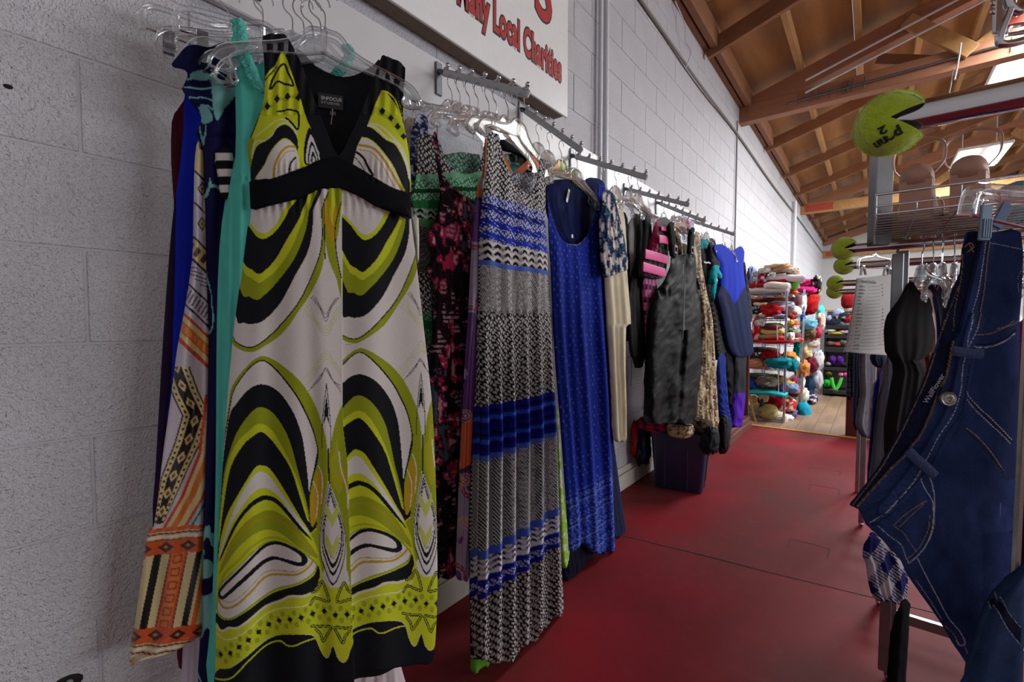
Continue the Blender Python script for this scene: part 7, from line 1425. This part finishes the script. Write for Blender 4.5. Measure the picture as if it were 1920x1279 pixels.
def jean_disp(u, v, X, Y, S, Z):
    d = .004 * np.sin(u * 7 + v * 5) + .005 * (fbm(X / 60, Y / 60, 3) - .5)
    inner = pip(smooth_poly(INNER, 2), X, Y); d = d - .006 * inner + .004 * dline(wb_line, X, Y, 16)
    d += .004 * (fbm(X / 9, Y / 5 + X / 30, 2) - .5) * np.exp(-((X - np.interp(Y, [600, 1000], [1760, 1640])) / 45) ** 2)
    return d + .012 * np.clip((X - 1840) / 80, 0, 1) * (Y > 1000)
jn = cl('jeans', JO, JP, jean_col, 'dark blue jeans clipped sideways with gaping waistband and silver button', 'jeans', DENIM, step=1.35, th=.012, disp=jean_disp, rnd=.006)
p, D, N = on_plane(1777, 748, JP, .008); Mb = Matrix(((D.x, 0, N.x, p.x), (D.y, 0, N.y, p.y), (0, 1, 0, p.z), (0, 0, 0, 1)))
m = MB(); rings = [[Mb @ Vector((r_ * math.cos(a), r_ * math.sin(a), z)) for a in np.linspace(0, 2 * math.pi, 29)[:-1]] for r_, z in ((.0085, -.002), (.0088, .0015), (.0078, .0028), (.0062, .0022), (.0052, .0028), (.003, .0026), (.0022, .001), (.0005, .0008))]
n = 28; m.add([q_ for r_ in rings for q_ in r_], [(i * n + k, i * n + (k + 1) % n, (i + 1) * n + (k + 1) % n, (i + 1) * n + k) for i in range(len(rings) - 1) for k in range(n)]); m.build('button', mat('button_nickel', (150, 148, 142), .4, .9, noise=.3, nscale=300), jn, True)
def loop(conv, pts, w_, nm_='belt_loop'):
    q_ = [on_plane(a, b, JP, .010)[0] for a, b in conv(pts)]; return MB().tube(q_, w_, 8, sq=(1, .25), up=(0, 0, 1)).build(nm_, mat('denim_loop', (44, 58, 96), .9, noise=.3, nscale=400, bump=.4, bscale=600), jn, True)
loop(J1, [(700, 205), (760, 215), (830, 225), (900, 225)], .0058); loop(J1, [(400, 870), (450, 920), (520, 980), (580, 1040)], .0058)
p, D, N = on_plane(*J1([(528, 560)])[0], JP, .001)
Mw = Matrix(((D.x, 0, N.x, p.x), (D.y, 0, N.y, p.y), (0, 1, 0, p.z), (0, 0, 0, 1))) @ Matrix.Rotation(math.radians(63), 4, 'Z')
text_obj('lettering', 'WallFlower', .0085, Mw, mat('thread_pale', (160, 160, 180), .8), jn, .0003, 0, 1.0)
# second pair, bottom right corner
J3 = J2([(880, 1279), (890, 1190), (940, 1040), (985, 870), (1040, 740), (1080, 670), (1160, 580), (1245, 450)]) + [(1930, 1050), (1930, 1320), (1815, 1320)]
def j3col(X, Y, S, Z):
    c = np.tile(nlin((40, 56, 88)), (len(X), 1)) * (.75 + .5 * fbm(X / 20, Y / 20, 4))[:, None]
    blend(c, pip(J2([(1045, 740), (1080, 710), (1240, 900), (1240, 1040), (1130, 900)]), X, Y), (18, 22, 44))
    for pts in ([(1085, 670), (1110, 750), (1170, 830), (1245, 910)], [(1045, 745), (1090, 840), (1160, 940), (1240, 1030)]): blend(c, dline(smooth_line(J2(pts)), X, Y, .7) & ((X + Y) % 5 < 3.5), (150, 152, 160))
    return c
cl('jeans', J3, plane_at(1880, 1200, .50, -8), j3col, 'lighter blue jeans with stitched pocket in the bottom right corner', 'jeans', DENIM, step=1.5, th=.01, disp=lambda u, v, X, Y, S, Z: .004 * np.sin(u * 4 + v * 3))
# clamp hanger of the jeans (thick clear arm with slotted clip)
t = empty('clothes_hanger', at_d(1880, 380, .55), 'thick clear clamp hanger gripping the dark jeans', 'hanger')
f5 = lambda a, b, d_=.55: at_d(a, b, d_)
MB().tube(crv([f5(1812, 402), f5(1815, 385), f5(1822, 362), f5(1840, 352), f5(1875, 354), f5(1925, 358), f5(1990, 350)], 5), .0085, 10, sq=(1, .6)).build('frame', CLEAR, t, True)
MB().tube(crv([f5(1830, 400), f5(1835, 378), f5(1848, 370), f5(1890, 373), f5(1940, 378)], 5), .004, 8).build('inner_rib', CLEAR, t, True)
MB().tube([f5(1822, 404), f5(1925, 428)], .002, 8).build('bar', CHROME, t, True)
CLP = mat('clip_steel', (120, 140, 160), .3, .6)
m = MB(); c0 = f5(1847, 418, .535); Mc = Matrix.Translation(c0) @ Matrix.Rotation(YAW, 4, 'Z') @ Matrix.Rotation(.04, 4, 'Y'); m.box(None, (.013, .004, .042), M=Mc, bev=.001); [m.box(None, (.0016, .002, .022), M=Mc @ Matrix.Translation((x, -.003, -.007))) for x in (-.004, -.0013, .0013, .004)]; m.build('clip', CLP, t)
m = MB(); c0 = f5(1878, 404, .58); m.box(None, (.014, .003, .034), M=Matrix.Translation(c0) @ Matrix.Rotation(YAW, 4, 'Z') @ Matrix.Rotation(.45, 4, 'Y'), bev=.001); m.build('clip_back', mat('clip_blue', (70, 96, 140), .4), t)
# post and magenta garment at the right edge
p = at_d(1913, 700, .50); o = MB().box((p.x + .004, p.y + .003, .75), (.006, .006, 1.18), rz=YAW, bev=.001).build('acrylic_strip', clear_mat('edge_clear', (225, 225, 215), .6, .2)); props(o, 'thin clear vertical strip in front of the right edge of the jeans', 'strip')
cl('magenta_blouse', [(1914, 606), (1960, 606), (1960, 790), (1914, 786)], plane_at(1935, 700, .62, 0), (150, 18, 88), 'magenta garment sliver at the right edge of the picture', 'clothes', step=4, amp=.004, k=2, th=.01)
cl('black_garment', [(1906, 786), (1960, 786), (1960, 1100), (1902, 1100)], plane_at(1935, 950, .62, 0), (18, 20, 30), 'black garment below the magenta one at the right edge', 'clothes', step=5, amp=.004, k=2, th=.01)
# chrome bracket with clips at the top right corner
t = empty('hanger_bracket', at_d(1890, 40, .62), 'chrome slotted bracket with loops in the top right corner', 'bracket'); f6 = lambda a, b, d_=.62: at_d(a, b, d_)
c0 = f6(1871, 10); MB().box(None, (.010, .005, .075), M=Matrix.Translation(c0) @ Matrix.Rotation(YAW, 4, 'Z'), bev=.001).build('slotted_bar', CHROME, t)
for y in (-6, 5, 21): 
    cc_ = f6(1864, y); MB().tube([cc_ + RT * (.0045 * math.cos(a)) + Vector((0, 0, .0035 * math.sin(a))) for a in np.linspace(0, 2 * math.pi, 13)], .0014, 6).build('ring', CHROME, t, True)
MB().tube(crv([f6(1905, -20), f6(1893, 20), f6(1880, 52), f6(1874, 76), f6(1880, 83), f6(1900, 81), f6(1925, 74), f6(1960, 66)], 4), .005, 10).build('loop', CHROME, t, True)
MB().tube(crv([f6(1868, 68), f6(1885, 66), f6(1890, 52), f6(1925, 44)], 4), .003, 8).build('wire', CHROME, t, True); MB().tube(crv([f6(1888, -10), f6(1893, 10), f6(1910, 22), f6(1925, 8)], 4), .006, 10).build('loop', CHROME, t, True)
MB().tube([f6(1886, 66), f6(1925, 60)], .003, 8).build('wire', CHROME, t, True)
# hanging light wires
for i, (a, b, c_, lab) in enumerate(((1802, 80, 150, 'pale wire dangling from the first truss right of the pipes'), (1787, 130, 195, 'dark wire hanging by the diagonal truss web'))):
    o = MB().tube(crv([at_ax(a, b, 1, 5.9), at_ax(a - 5, (b + c_) / 2, 1, 5.9), at_ax(a - 12, c_, 1, 5.9)]), .006, 6).build('dangling_wire', PIPE if i == 0 else GREYW, None, True); props(o, lab, 'wire')
for k_ in HP:
    if k_ not in USED:
        for ch in list(HP[k_].children): bpy.data.objects.remove(ch)
        bpy.data.objects.remove(HP[k_])
